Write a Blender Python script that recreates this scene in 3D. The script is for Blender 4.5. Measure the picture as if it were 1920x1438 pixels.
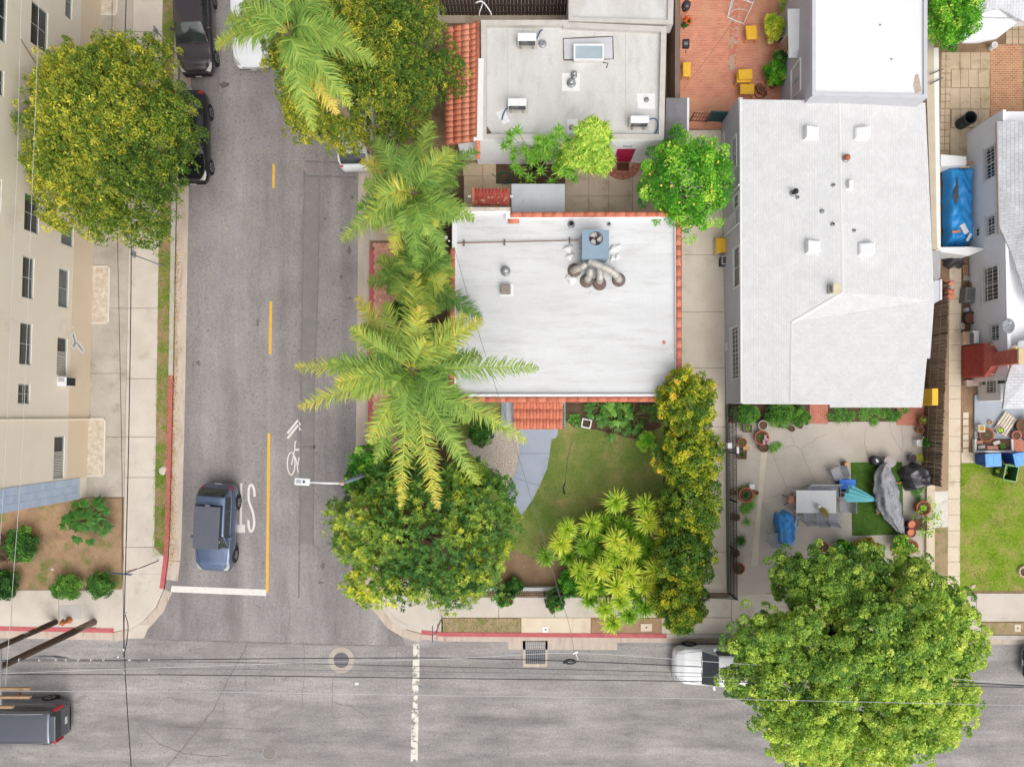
import bpy,math,random
import numpy as np
from mathutils import Vector,Matrix
# ------------------------------------------------------------------ camera, sky, sun, exposure
CAM_H = 36.0            # camera height in metres
FPX = 1332.0            # focal length in photo pixels (1920 wide)
NX,NY = 985.0,780.0   # photo pixel straight below the camera
for o in list(bpy.data.objects):
 bpy.data.objects.remove(o)
scn = bpy.context.scene
cam_d = bpy.data.cameras.new('camera')
cam = bpy.data.objects.new('camera',cam_d)
scn.collection.objects.link(cam)
cam.location = (0,0,CAM_H)
cam.rotation_euler = (0,0,0)
cam_d.sensor_width = 36.0
cam_d.lens = 36.0 * FPX / 1920.0
cam_d.shift_x = (960 - NX) / 1920.0
cam_d.shift_y = (NY - 719) / 1920.0
cam_d.clip_end = 600
scn.camera = cam
world = bpy.data.worlds.new('World')
scn.world = world
world.use_nodes = True
wn = world.node_tree
SUN_EL,SUN_AZ = math.radians(55),math.radians(155)
sky = wn.nodes.new('ShaderNodeTexSky')
sky.sky_type = 'NISHITA'
sky.sun_disc = False
sky.sun_elevation = SUN_EL
sky.sun_rotation = SUN_AZ
sky.dust_density = 6.0
sky.air_density = 1.0
sky.ozone_density = 0.6
hs = wn.nodes.new('ShaderNodeHueSaturation')      # a bright overcast: the same sky, greyer
hs.inputs['Saturation'].default_value = 0.28
wn.links.new(sky.outputs[0],hs.inputs['Color'])
bg = wn.nodes['Background']
bg.inputs['Strength'].default_value = 0.15
wn.links.new(hs.outputs[0],bg.inputs['Color'])
sun_d = bpy.data.lights.new('sun','SUN')
sun_d.energy = 1.2
sun_d.angle = math.radians(80)
sun_d.color = (1.0,0.985,0.965)
sun = bpy.data.objects.new('sun',sun_d)
scn.collection.objects.link(sun)
# direction towards the sun: azimuth clockwise from +Y
sv = Vector((math.sin(SUN_AZ) * math.cos(SUN_EL),math.cos(SUN_AZ) * math.cos(SUN_EL),math.sin(SUN_EL)))
sun.rotation_euler = sv.to_track_quat('Z','Y').to_euler()
scn.view_settings.view_transform = 'Standard'
scn.view_settings.look = 'None'
scn.view_settings.gamma = 1.0
scn.view_settings.use_curve_mapping = False
scn.view_settings.exposure = 0.13
# ------------------------------------------------------------------ helpers
rnd = random.Random(7)
COL = scn.collection
OFF = {}
def P(px,py,z=0.0):
 k = (CAM_H - z) / FPX
 return Vector(((px - NX) * k,-(py - NY) * k,z))
def S(z=0.0):
 return (CAM_H - z) / FPX          # metres per photo pixel at height z
def tag(o,label=None,cat=None,group=None,kind=None):
 if label: o['label'] = label
 if cat: o['category'] = cat
 if group: o['group'] = group
 if kind: o['kind'] = kind
 return o
def thing(name,label,cat,loc,group=None,rz=None,kind=None):
 """Empty at a thing's base; rz given -> parts are built in local coordinates"""
 o = bpy.data.objects.new(name,None)
 o.empty_display_size = 0.2
 COL.objects.link(o)
 o.location = loc
 if rz is not None:
  o.rotation_euler = (0,0,rz)
  OFF[o.name] = Vector((0,0,0))
 else:
  OFF[o.name] = Vector(loc)
 if kind == 'structure':
  o['kind'] = kind
 else:
  tag(o,label,cat,group,kind)
 return o
def copy_tree(o,parent=None):
 c = o.copy(); COL.objects.link(c); c.parent = parent
 OFF[c.name] = OFF.get(o.name,Vector((0,0,0)))
 for ch in list(o.children):
  copy_tree(ch,c)
 return c
class MB:
 def __init__(self):
  self.v = []; self.f = []
 def add(self,vs,fs):
  n = len(self.v)
  self.v += [tuple(v) for v in vs]
  self.f += [tuple(i + n for i in f) for f in fs]
  return self
 def box(self,c,s,rz=0.0,rot=None):
  c = Vector(c); m = rot if rot is not None else Matrix.Rotation(rz,3,'Z')
  vs = [c + m @ Vector((sx * s[0] / 2,sy * s[1] / 2,sz * s[2] / 2)) for sz in (-1,1) for sy in (-1,1) for sx in (-1,1)]
  return self.add(vs,[(0,2,3,1),(4,5,7,6),(0,1,5,4),(2,6,7,3),(0,4,6,2),(1,3,7,5)])
 def bx(self,x0,x1,y0,y1,z0,z1):
  return self.box(((x0 + x1) / 2,(y0 + y1) / 2,(z0 + z1) / 2),(abs(x1 - x0),abs(y1 - y0),abs(z1 - z0)))
 def prism(self,poly,z0,z1,cham=0.0):
  """poly: list of xy (any order); z0/z1 floats"""
  pts = [Vector((p[0],p[1])) for p in poly]
  a = sum(pts[i].x * pts[(i + 1) % len(pts)].y - pts[(i + 1) % len(pts)].x * pts[i].y for i in range(len(pts)))
  if a < 0: pts.reverse()
  n = len(pts)
  vs = [(p.x,p.y,z0) for p in pts]
  fs = [tuple(range(n - 1,-1,-1))]
  if cham > 0:
   vs += [(p.x,p.y,z1 - cham) for p in pts]
   ins = []
   for i in range(n):
    e1 = (pts[i] - pts[i - 1]).normalized(); e2 = (pts[(i + 1) % n] - pts[i]).normalized()
    n1 = Vector((-e1.y,e1.x)); n2 = Vector((-e2.y,e2.x))
    b = n1 + n2; d = b.dot(n1)
    b = b / d if abs(d) > 0.2 else n1
    ins.append(pts[i] + b * cham)
   vs += [(p.x,p.y,z1) for p in ins]
   for i in range(n):
    j = (i + 1) % n
    fs.append((i,j,n + j,n + i)); fs.append((n + i,n + j,2 * n + j,2 * n + i))
   fs.append(tuple(range(2 * n,3 * n)))
  else:
   vs += [(p.x,p.y,z1) for p in pts]
   for i in range(n):
    j = (i + 1) % n
    fs.append((i,j,n + j,n + i))
   fs.append(tuple(range(n,2 * n)))
  return self.add(vs,fs)
 def sheet(self,poly,z):
  pts = [Vector((p[0],p[1])) for p in poly]
  a = sum(pts[i].x * pts[(i + 1) % len(pts)].y - pts[(i + 1) % len(pts)].x * pts[i].y for i in range(len(pts)))
  if a < 0: pts.reverse()
  return self.add([(p.x,p.y,z) for p in pts],[tuple(range(len(pts)))])
 def tube(self,path,r,n=6,cap=True):
  path = [Vector(p) for p in path]
  m = len(path)
  rs = r if isinstance(r,(list,tuple)) else [r] * m
  up = Vector((0.13,0.21,0.97)).normalized()
  vs = []
  for i,p in enumerate(path):
   t = (path[min(i + 1,m - 1)] - path[max(i - 1,0)]).normalized()
   u = t.cross(up)
   if u.length < 1e-3: u = t.cross(Vector((1,0,0)))
   u.normalize(); w = t.cross(u)
   for k in range(n):
    a = 2 * math.pi * k / n
    vs.append(p + (u * math.cos(a) + w * math.sin(a)) * rs[i])
  fs = []
  for i in range(m - 1):
   for k in range(n):
    k2 = (k + 1) % n
    fs.append((i * n + k,(i + 1) * n + k,(i + 1) * n + k2,i * n + k2))
  if cap:
   fs.append(tuple(range(n))); fs.append(tuple(range((m - 1) * n + n - 1,(m - 1) * n - 1,-1)))
  return self.add(vs,fs)
 def lathe(self,c,prof,n=20,sq=None,rz=0,caps=True):
  """prof: (r,z) from outside bottom on; sq: xy scale"""
  c = Vector(c); vs = []; m = len(prof)
  for r,z in prof:
   for k in range(n):
    a = 2 * math.pi * k / n + rz
    vs.append((c.x + r * math.cos(a) * (sq[0] if sq else 1),c.y + r * math.sin(a) * (sq[1] if sq else 1),c.z + z))
  fs = []
  for i in range(m - 1):
   for k in range(n):
    k2 = (k + 1) % n
    fs.append((i * n + k,i * n + k2,(i + 1) * n + k2,(i + 1) * n + k))
  if caps:
   fs.append(tuple(range(n - 1,-1,-1)))
   fs.append(tuple(range((m - 1) * n,m * n)))
  return self.add(vs,fs)
 def grid(self,fn,nu,nv):
  vs = [fn(i / nu,j / nv) for j in range(nv + 1) for i in range(nu + 1)]
  fs = [(j * (nu + 1) + i,j * (nu + 1) + i + 1,(j + 1) * (nu + 1) + i + 1,(j + 1) * (nu + 1) + i) for j in range(nv) for i in range(nu)]
  return self.add(vs,fs)
 def ribbon(self,path,w,z=None):
  path = [Vector((p[0],p[1])) for p in path]; m = len(path)
  vs = []
  for i,p in enumerate(path):
   t = (path[min(i + 1,m - 1)] - path[max(i - 1,0)]).normalized()
   nn = Vector((-t.y,t.x)); ww = w[i] if isinstance(w,(list,tuple)) else w
   vs.append((p.x - nn.x * ww / 2,p.y - nn.y * ww / 2,z)); vs.append((p.x + nn.x * ww / 2,p.y + nn.y * ww / 2,z))
  return self.add(vs,[(2 * i,2 * i + 2,2 * i + 3,2 * i + 1) for i in range(m - 1)])
 def build(self,name,mat,parent=None,smooth=False,bevel=0.0,solid=0.0,sub=0):
  off = OFF.get(parent.name,Vector((0,0,0))) if parent else Vector((0,0,0))
  me = bpy.data.meshes.new(name)
  me.from_pydata([(v[0] - off.x,v[1] - off.y,v[2] - off.z) for v in self.v],[],self.f)
  me.materials.append(mat)
  if smooth:
   me.polygons.foreach_set('use_smooth',[True] * len(me.polygons))
  me.update()
  return link(name,me,parent,bevel,solid,sub)
def link(name,me,parent=None,bevel=0.0,solid=0.0,sub=0):
 o = bpy.data.objects.new(name,me)
 COL.objects.link(o)
 if parent:
  o.parent = parent
  OFF[o.name] = OFF.get(parent.name,Vector((0,0,0)))
 if solid:
  md = o.modifiers.new('s','SOLIDIFY'); md.thickness = solid; md.offset = -1
 if sub:
  md = o.modifiers.new('u','SUBSURF'); md.levels = sub; md.render_levels = sub
 if bevel:
  md = o.modifiers.new('b','BEVEL'); md.width = bevel; md.segments = 2; md.limit_method = 'ANGLE'
 return o
def fast_mesh(name,V,F,mat,parent=None,tone=None,smooth=False,world=True):
 """V (n,3) array, F (m,k) int array, tone (m,) per-face float"""
 off = OFF.get(parent.name,Vector((0,0,0))) if (parent and world) else Vector((0,0,0))
 V = np.asarray(V,dtype=np.float32) - np.array(off,dtype=np.float32)
 F = np.asarray(F,dtype=np.int32); m,k = F.shape
 me = bpy.data.meshes.new(name)
 me.vertices.add(len(V)); me.vertices.foreach_set('co',V.ravel())
 me.loops.add(m * k); me.loops.foreach_set('vertex_index',F.ravel())
 me.polygons.add(m); me.polygons.foreach_set('loop_start',np.arange(0,m * k,k,dtype=np.int32))
 me.polygons.foreach_set('loop_total',np.full(m,k,dtype=np.int32))
 if smooth: me.polygons.foreach_set('use_smooth',np.ones(m,dtype=bool))
 me.materials.append(mat)
 if tone is not None:
  at = me.attributes.new('tone','FLOAT','FACE'); at.data.foreach_set('value',np.asarray(tone,dtype=np.float32))
 me.update()
 return link(name,me,parent)
# ------------------------------------------------------------------ materials
def lin(c):
 c = c / 255.0
 return c / 12.92 if c <= 0.04045 else ((c + 0.055) / 1.055) ** 2.4
ALB = 0.80
def rgb(c,k=1.0):
 return tuple(min(0.9,lin(x) * ALB * k) for x in c) + (1.0,)
MATS = {}
def mat(name,c,c2=None,rough=0.85,var=0.12,scale=2.0,detail=5.0,fine=0.10,fscale=60.0,bump=0.0,bscale=None,
  metal=0.0,spec=0.3,coat=0.0,stretch=(1,1,1),coord='pos',stain=None,stain_scale=1.0,stain_lo=0.55,stain_hi=0.75,alpha=1.0,trans=0.0):
 if name in MATS: return MATS[name]
 m = bpy.data.materials.new(name); m.use_nodes = True
 nt = m.node_tree; N = nt.nodes; L = nt.links
 b = N['Principled BSDF']
 b.inputs['Roughness'].default_value = rough
 b.inputs['Metallic'].default_value = metal
 b.inputs['Specular IOR Level'].default_value = spec
 b.inputs['Coat Weight'].default_value = coat
 if coat: b.inputs['Coat Roughness'].default_value = 0.08
 if trans: b.inputs['Transmission Weight'].default_value = trans
 if coord == 'pos':
  g = N.new('ShaderNodeNewGeometry'); vec = g.outputs['Position']
 else:
  g = N.new('ShaderNodeTexCoord'); vec = g.outputs['Object']
 mp = N.new('ShaderNodeMapping'); mp.inputs['Scale'].default_value = stretch
 L.new(vec,mp.inputs['Vector'])
 n1 = N.new('ShaderNodeTexNoise'); n1.inputs['Scale'].default_value = scale; n1.inputs['Detail'].default_value = detail
 n1.inputs['Roughness'].default_value = 0.6
 L.new(mp.outputs[0],n1.inputs['Vector'])
 r = N.new('ShaderNodeValToRGB')
 if c2 is None:
  a = tuple(x * (1 - var) for x in rgb(c)[:3]) + (1,); d = tuple(min(.95,x * (1 + var)) for x in rgb(c)[:3]) + (1,)
 else:
  a,d = rgb(c),rgb(c2)
 r.color_ramp.elements[0].position = 0.3; r.color_ramp.elements[0].color = a
 r.color_ramp.elements[1].position = 0.7; r.color_ramp.elements[1].color = d
 L.new(n1.outputs['Fac'],r.inputs['Fac'])
 out = r.outputs['Color']
 if fine:
  n2 = N.new('ShaderNodeTexNoise'); n2.inputs['Scale'].default_value = fscale; n2.inputs['Detail'].default_value = 3
  L.new(vec,n2.inputs['Vector'])
  mr = N.new('ShaderNodeMapRange'); mr.inputs['From Min'].default_value = 0.3; mr.inputs['From Max'].default_value = 0.7
  mr.inputs['To Min'].default_value = 1 - fine; mr.inputs['To Max'].default_value = 1 + fine
  L.new(n2.outputs['Fac'],mr.inputs['Value'])
  mx = N.new('ShaderNodeMix'); mx.data_type = 'RGBA'; mx.blend_type = 'MULTIPLY'; mx.inputs['Factor'].default_value = 1
  L.new(out,mx.inputs['A']); L.new(mr.outputs[0],mx.inputs['B']); out = mx.outputs['Result']
 if stain is not None:
  n3 = N.new('ShaderNodeTexNoise'); n3.inputs['Scale'].default_value = stain_scale; n3.inputs['Detail'].default_value = 8; n3.inputs['Roughness'].default_value = .65
  mp3 = N.new('ShaderNodeMapping'); mp3.inputs['Scale'].default_value = stretch; mp3.inputs['Location'].default_value = (13.1,7.7,3.3)
  L.new(vec,mp3.inputs['Vector']); L.new(mp3.outputs[0],n3.inputs['Vector'])
  mr3 = N.new('ShaderNodeMapRange'); mr3.inputs['From Min'].default_value = stain_lo; mr3.inputs['From Max'].default_value = stain_hi
  L.new(n3.outputs['Fac'],mr3.inputs['Value'])
  mx3 = N.new('ShaderNodeMix'); mx3.data_type = 'RGBA'
  L.new(mr3.outputs[0],mx3.inputs['Factor']); L.new(out,mx3.inputs['A']); mx3.inputs['B'].default_value = rgb(stain); out = mx3.outputs['Result']
 L.new(out,b.inputs['Base Color'])
 if bump:
  n4 = N.new('ShaderNodeTexNoise'); n4.inputs['Scale'].default_value = bscale or fscale; n4.inputs['Detail'].default_value = 4
  L.new(vec,n4.inputs['Vector'])
  bp = N.new('ShaderNodeBump'); bp.inputs['Strength'].default_value = bump; bp.inputs['Distance'].default_value = 0.02
  L.new(n4.outputs['Fac'],bp.inputs['Height']); L.new(bp.outputs[0],b.inputs['Normal'])
 MATS[name] = m
 return m
def brickmat(name,c1,c2,mortar,w,h,gap=0.012,rough=0.85,offset=0.5,rot=0.0,bump=0.5,stain=None,axes='xy',blotch=.13):
 if name in MATS: return MATS[name]
 m = bpy.data.materials.new(name); m.use_nodes = True
 N = m.node_tree.nodes; L = m.node_tree.links; b = N['Principled BSDF']
 b.inputs['Roughness'].default_value = rough; b.inputs['Specular IOR Level'].default_value = 0.25
 g = N.new('ShaderNodeNewGeometry'); mp = N.new('ShaderNodeMapping')
 if axes == 'yz':
  sp = N.new('ShaderNodeSeparateXYZ'); cb = N.new('ShaderNodeCombineXYZ')
  L.new(g.outputs['Position'],sp.inputs[0]); L.new(sp.outputs['Y'],cb.inputs['X']); L.new(sp.outputs['Z'],cb.inputs['Y']); L.new(cb.outputs[0],mp.inputs['Vector'])
 else:
  L.new(g.outputs['Position'],mp.inputs['Vector'])
 mp.inputs['Rotation'].default_value = (0,0,rot)
 br = N.new('ShaderNodeTexBrick'); br.offset = offset
 br.inputs['Color1'].default_value = rgb(c1); br.inputs['Color2'].default_value = rgb(c2); br.inputs['Mortar'].default_value = rgb(mortar)
 br.inputs['Scale'].default_value = 1.0; br.inputs['Brick Width'].default_value = w; br.inputs['Row Height'].default_value = h
 br.inputs['Mortar Size'].default_value = gap; br.inputs['Mortar Smooth'].default_value = 0.3
 L.new(mp.outputs[0],br.inputs['Vector'])
 n2 = N.new('ShaderNodeTexNoise'); n2.inputs['Scale'].default_value = 1.6; n2.inputs['Detail'].default_value = 8
 L.new(g.outputs['Position'],n2.inputs['Vector'])
 mr = N.new('ShaderNodeMapRange'); mr.inputs['From Min'].default_value = .3; mr.inputs['From Max'].default_value = .7; mr.inputs['To Min'].default_value = 1 - blotch; mr.inputs['To Max'].default_value = 1 + blotch * .8
 L.new(n2.outputs['Fac'],mr.inputs['Value'])
 mx = N.new('ShaderNodeMix'); mx.data_type = 'RGBA'; mx.blend_type = 'MULTIPLY'; mx.inputs['Factor'].default_value = 1
 L.new(br.outputs['Color'],mx.inputs['A']); L.new(mr.outputs[0],mx.inputs['B']); out = mx.outputs['Result']
 if stain:
  n3 = N.new('ShaderNodeTexNoise'); n3.inputs['Scale'].default_value = .8; n3.inputs['Detail'].default_value = 8
  L.new(g.outputs['Position'],n3.inputs['Vector'])
  m3 = N.new('ShaderNodeMapRange'); m3.inputs['From Min'].default_value = .5; m3.inputs['From Max'].default_value = .75; m3.inputs['To Max'].default_value = .7
  L.new(n3.outputs['Fac'],m3.inputs['Value'])
  x3 = N.new('ShaderNodeMix'); x3.data_type = 'RGBA'; L.new(m3.outputs[0],x3.inputs['Factor']); L.new(out,x3.inputs['A']); x3.inputs['B'].default_value = rgb(stain); out = x3.outputs['Result']
 L.new(out,b.inputs['Base Color'])
 bp = N.new('ShaderNodeBump'); bp.inputs['Strength'].default_value = bump; bp.inputs['Distance'].default_value = .01; bp.invert = True
 L.new(br.outputs['Fac'],bp.inputs['Height']); L.new(bp.outputs[0],b.inputs['Normal'])
 MATS[name] = m
 return m
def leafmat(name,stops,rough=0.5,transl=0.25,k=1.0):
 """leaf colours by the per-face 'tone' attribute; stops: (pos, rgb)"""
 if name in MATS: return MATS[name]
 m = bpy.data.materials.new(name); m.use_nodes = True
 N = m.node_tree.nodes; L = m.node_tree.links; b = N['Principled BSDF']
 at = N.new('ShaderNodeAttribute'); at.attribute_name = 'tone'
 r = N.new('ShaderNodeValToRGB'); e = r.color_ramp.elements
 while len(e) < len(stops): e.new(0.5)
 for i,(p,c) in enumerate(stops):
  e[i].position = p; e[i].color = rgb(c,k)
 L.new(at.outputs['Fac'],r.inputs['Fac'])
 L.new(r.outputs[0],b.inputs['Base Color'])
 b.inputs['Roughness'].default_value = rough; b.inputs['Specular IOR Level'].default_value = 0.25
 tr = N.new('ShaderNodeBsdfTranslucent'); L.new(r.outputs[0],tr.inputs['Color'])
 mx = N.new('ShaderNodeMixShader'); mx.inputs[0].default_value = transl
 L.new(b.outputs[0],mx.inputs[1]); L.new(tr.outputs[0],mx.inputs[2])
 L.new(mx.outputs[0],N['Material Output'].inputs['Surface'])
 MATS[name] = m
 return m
def glassmat(name,c,rough=0.06):
 return mat(name,c,rough=rough,var=.35,scale=1.3,fine=0,spec=0.6,coord='pos')
# ------------------------------------------------------------------ palette
CONC = mat('concrete',(205,194,181),(220,211,199),scale=.9,fine=.06,fscale=30,bump=.15,rough=.9,stain=(168,156,142),stain_scale=1.1,stain_lo=.56,stain_hi=.85)
CONC_D = mat('concrete_grey',(178,168,156),(203,194,182),scale=.7,fine=.08,fscale=25,bump=.15,rough=.9,stain=(150,140,128),stain_scale=.9,stain_lo=.52,stain_hi=.8)
CONC_W = mat('concrete_cream',(226,208,180),(234,219,196),scale=1.2,fine=.06,fscale=25,rough=.9,stain=(200,180,152),stain_scale=1.4)
CONC_Y = mat('concrete_patio',(194,183,170),(210,200,188),scale=.55,fine=.06,fscale=25,rough=.9,stain=(176,174,156),stain_scale=.8,stain_lo=.5,stain_hi=.85)
CONC_T = mat('concrete_tan',(196,174,144),(216,196,168),scale=1.0,fine=.08,fscale=20,rough=.9,stain=(166,148,112),stain_scale=1.2)
CONC_B = mat('concrete_brown',(198,180,158),(216,200,180),scale=1.0,fine=.09,fscale=20,rough=.9,stain=(172,152,128),stain_scale=1.3,stain_lo=.5)
GUTTER = mat('gutter_concrete',(196,178,162),(212,198,184),scale=1.3,fine=.07,fscale=30,rough=.9,stain=(160,140,124),stain_scale=1.0,stretch=(3,.6,1))
SOIL = mat('soil',(132,106,82),(164,136,108),scale=1.6,fine=.18,fscale=25,bump=.5,rough=.95)
SOIL_D = mat('soil_dark',(84,64,50),(112,88,70),scale=2.0,fine=.2,fscale=30,bump=.5,rough=.95)
SOIL_R = mat('soil_reddish',(156,126,100),(184,152,122),scale=1.2,fine=.14,fscale=28,bump=.5,rough=.95,stain=(126,128,70),stain_scale=1.1,stain_lo=.52,stain_hi=.66)
RED = mat('red_kerb_paint',(188,92,98),(204,112,114),scale=2.5,fine=.08,rough=.75,stain=(190,150,140),stain_scale=5,stain_lo=.66,stain_hi=.74)
KERB = mat('kerb_concrete',(190,182,174),(206,198,190),scale=2,fine=.08,rough=.9)
WHITE_LINE = mat('road_paint_white',(238,236,230),(228,224,216),scale=4,fine=.05,rough=.7,stain=(176,170,166),stain_scale=9,stain_lo=.68,stain_hi=.72)
WORN_LINE = mat('road_paint_worn',(240,236,226),(226,220,208),scale=4,fine=.05,rough=.75,stain=(150,144,140),stain_scale=3.2,stain_lo=.50,stain_hi=.58)
YELLOW_LINE = mat('road_paint_yellow',(238,190,84),(228,178,76),scale=4,fine=.06,rough=.7,stain=(170,150,110),stain_scale=8,stain_lo=.7,stain_hi=.74)
SEAL = mat('crack_sealant',(120,115,114),(134,128,126),rough=.8,scale=6,fine=.1)
CRACK = mat('crack_dark',(128,120,112),(140,132,124),rough=.95,scale=6)
GCRACK = mat('crack_mossy',(146,146,124),(164,158,140),rough=.95,scale=6)
def asphalt(name,c1,c2,stretch,band_axis,band):
 """worn asphalt: long tyre-worn bands across one axis, patches, aggregate speckle and oil drips"""
 m = bpy.data.materials.new(name); m.use_nodes = True
 N = m.node_tree.nodes; L = m.node_tree.links; b = N['Principled BSDF']
 b.inputs['Roughness'].default_value = .88; b.inputs['Specular IOR Level'].default_value = .25
 g = N.new('ShaderNodeNewGeometry'); pos = g.outputs['Position']
 def noise(sc,st,det=6,off=(0,0,0),ro=.6):
  mp = N.new('ShaderNodeMapping'); mp.inputs['Scale'].default_value = st; mp.inputs['Location'].default_value = off
  n = N.new('ShaderNodeTexNoise'); n.inputs['Scale'].default_value = sc; n.inputs['Detail'].default_value = det; n.inputs['Roughness'].default_value = ro
  L.new(pos,mp.inputs['Vector']); L.new(mp.outputs[0],n.inputs['Vector']); return n.outputs['Fac']
 def rng(v,a,bb,c,d):
  mr = N.new('ShaderNodeMapRange'); mr.inputs['From Min'].default_value = a; mr.inputs['From Max'].default_value = bb
  mr.inputs['To Min'].default_value = c; mr.inputs['To Max'].default_value = d; L.new(v,mr.inputs['Value']); return mr.outputs[0]
 def mul(a,v):
  x = N.new('ShaderNodeMix'); x.data_type = 'RGBA'; x.blend_type = 'MULTIPLY'; x.inputs['Factor'].default_value = 1
  L.new(a,x.inputs['A']); L.new(v,x.inputs['B']); return x.outputs['Result']
 r = N.new('ShaderNodeValToRGB'); r.color_ramp.elements[0].color = rgb(c1); r.color_ramp.elements[1].color = rgb(c2)
 r.color_ramp.elements[0].position = .32; r.color_ramp.elements[1].position = .68
 L.new(noise(.55,stretch,8),r.inputs['Fac']); out = r.outputs[0]
 out = mul(out,rng(noise(.5,(1,1,1),7,(4,9,0)),.3,.7,.86,1.12))
 out = mul(out,rng(noise(2.6,stretch,12,(1,3,0),.85),.3,.7,.86,1.12))
 out = mul(out,rng(noise(22,(1,1,1),6,ro=.9),.3,.7,.72,1.26))
 out = mul(out,rng(noise(13,(1,1,1),2,(3,3,0),.5),.3,.7,.84,1.14))
 out = mul(out,rng(noise(3.0,stretch,8,(2,5,1),.7),.55,.75,1.0,.86))
 out = mul(out,rng(noise(1.0,(.95,.03,1) if band_axis else (.035,.9,1),3,(5,2,0),.5),.32,.68,.84,1.12))
 # drips and spots
 vo = N.new('ShaderNodeTexVoronoi'); vo.inputs['Scale'].default_value = 3.4; L.new(pos,vo.inputs['Vector'])
 sp = rng(vo.outputs['Distance'],.06,.19,.55,1.0)
 msk = rng(noise(.35,band,3,(7,1,0)),.46,.56,0,1)
 x = N.new('ShaderNodeMix'); x.data_type = 'FLOAT'; x.inputs['A'].default_value = 1.0
 L.new(msk,x.inputs['Factor']); L.new(sp,x.inputs['B'])
 out = mul(out,x.outputs['Result'])
 L.new(out,b.inputs['Base Color'])
 bp = N.new('ShaderNodeBump'); bp.inputs['Strength'].default_value = .25; bp.inputs['Distance'].default_value = .01
 L.new(noise(70,(1,1,1),3),bp.inputs['Height']); L.new(bp.outputs[0],b.inputs['Normal'])
 return m
ASPH_MAIN = asphalt('asphalt_main',(142,138,136),(178,173,170),(.45,2.4,1),0,(.3,1,1))
ASPH_SIDE = asphalt('asphalt_side',(138,132,131),(172,166,164),(.55,.07,1),1,(1,.25,1))
PATCH = mat('asphalt_patch',(146,139,136),(158,151,147),rough=.88,scale=1.5,fine=.14,fscale=40,stretch=(1,1,1))
def grassmat(name,a,b_,c_,scale=.7,lo=.35,hi=.65):
 if name in MATS: return MATS[name]
 m = bpy.data.materials.new(name); m.use_nodes = True
 N = m.node_tree.nodes; L = m.node_tree.links; b = N['Principled BSDF']; b.inputs['Roughness'].default_value = .9; b.inputs['Specular IOR Level'].default_value = .1
 g = N.new('ShaderNodeNewGeometry')
 n = N.new('ShaderNodeTexNoise'); n.inputs['Scale'].default_value = scale; n.inputs['Detail'].default_value = 9; n.inputs['Roughness'].default_value = .68
 L.new(g.outputs['Position'],n.inputs['Vector'])
 r = N.new('ShaderNodeValToRGB'); e = r.color_ramp.elements; e.new(.5)
 for i,(p,c) in enumerate(((lo,a),((lo + hi) / 2,b_),(hi,c_))): e[i].position = p; e[i].color = rgb(c)
 L.new(n.outputs['Fac'],r.inputs['Fac'])
 n2 = N.new('ShaderNodeTexNoise'); n2.inputs['Scale'].default_value = 26; n2.inputs['Detail'].default_value = 5
 L.new(g.outputs['Position'],n2.inputs['Vector'])
 mr = N.new('ShaderNodeMapRange'); mr.inputs['From Min'].default_value = .3; mr.inputs['From Max'].default_value = .7; mr.inputs['To Min'].default_value = .72; mr.inputs['To Max'].default_value = 1.25
 L.new(n2.outputs['Fac'],mr.inputs['Value'])
 x = N.new('ShaderNodeMix'); x.data_type = 'RGBA'; x.blend_type = 'MULTIPLY'; x.inputs['Factor'].default_value = 1
 L.new(r.outputs[0],x.inputs['A']); L.new(mr.outputs[0],x.inputs['B']); L.new(x.outputs['Result'],b.inputs['Base Color'])
 bp = N.new('ShaderNodeBump'); bp.inputs['Strength'].default_value = .6; bp.inputs['Distance'].default_value = .03
 L.new(n2.outputs['Fac'],bp.inputs['Height']); L.new(bp.outputs[0],b.inputs['Normal'])
 MATS[name] = m
 return m
GRASS_Y = grassmat('lawn_tired',(108,132,60),(134,144,80),(176,156,108),.6,.38,.7)
GRASS_G = grassmat('lawn_green',(124,158,34),(146,164,66),(184,162,108),.7,.36,.66)
GRASS_P = grassmat('verge_grass',(100,128,56),(124,134,68),(164,140,110),1.1,.36,.56)
GRASS_V = grassmat('verge_patchy',(130,142,62),(166,148,112),(178,156,124),2.0,.36,.56)
GRAVEL = mat('gravel',(170,154,142),(222,210,198),scale=14,detail=3,fine=.25,fscale=45,bump=.9,bscale=30,rough=.95)
# ------------------------------------------------------------------ ground and streets
def pp(poly,z=0.0):
 return [P(x,y,z).xy for x,y in poly]
def struct(name,mb,m,parent=None,**kw):
 o = mb.build(name,m,parent,**kw)
 if parent is None: o['kind'] = 'structure'
 return o
RZ = -0.13
struct('ground',MB().sheet([(-250,-250),(250,-250),(250,250),(-250,250)],-0.32),SOIL)
main_st = struct('main_street',MB().sheet(pp([(-2600,1150),(4200,1150),(4200,1640),(-2600,1640)],RZ),RZ - .004),ASPH_MAIN)
side_st = struct('side_street',MB().sheet(pp([(300,-1900),(720,-1900),(720,1100),(760,1211),(640,1209),(300,1199),(262,1196),(300,1130)],RZ),RZ),ASPH_SIDE)
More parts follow.
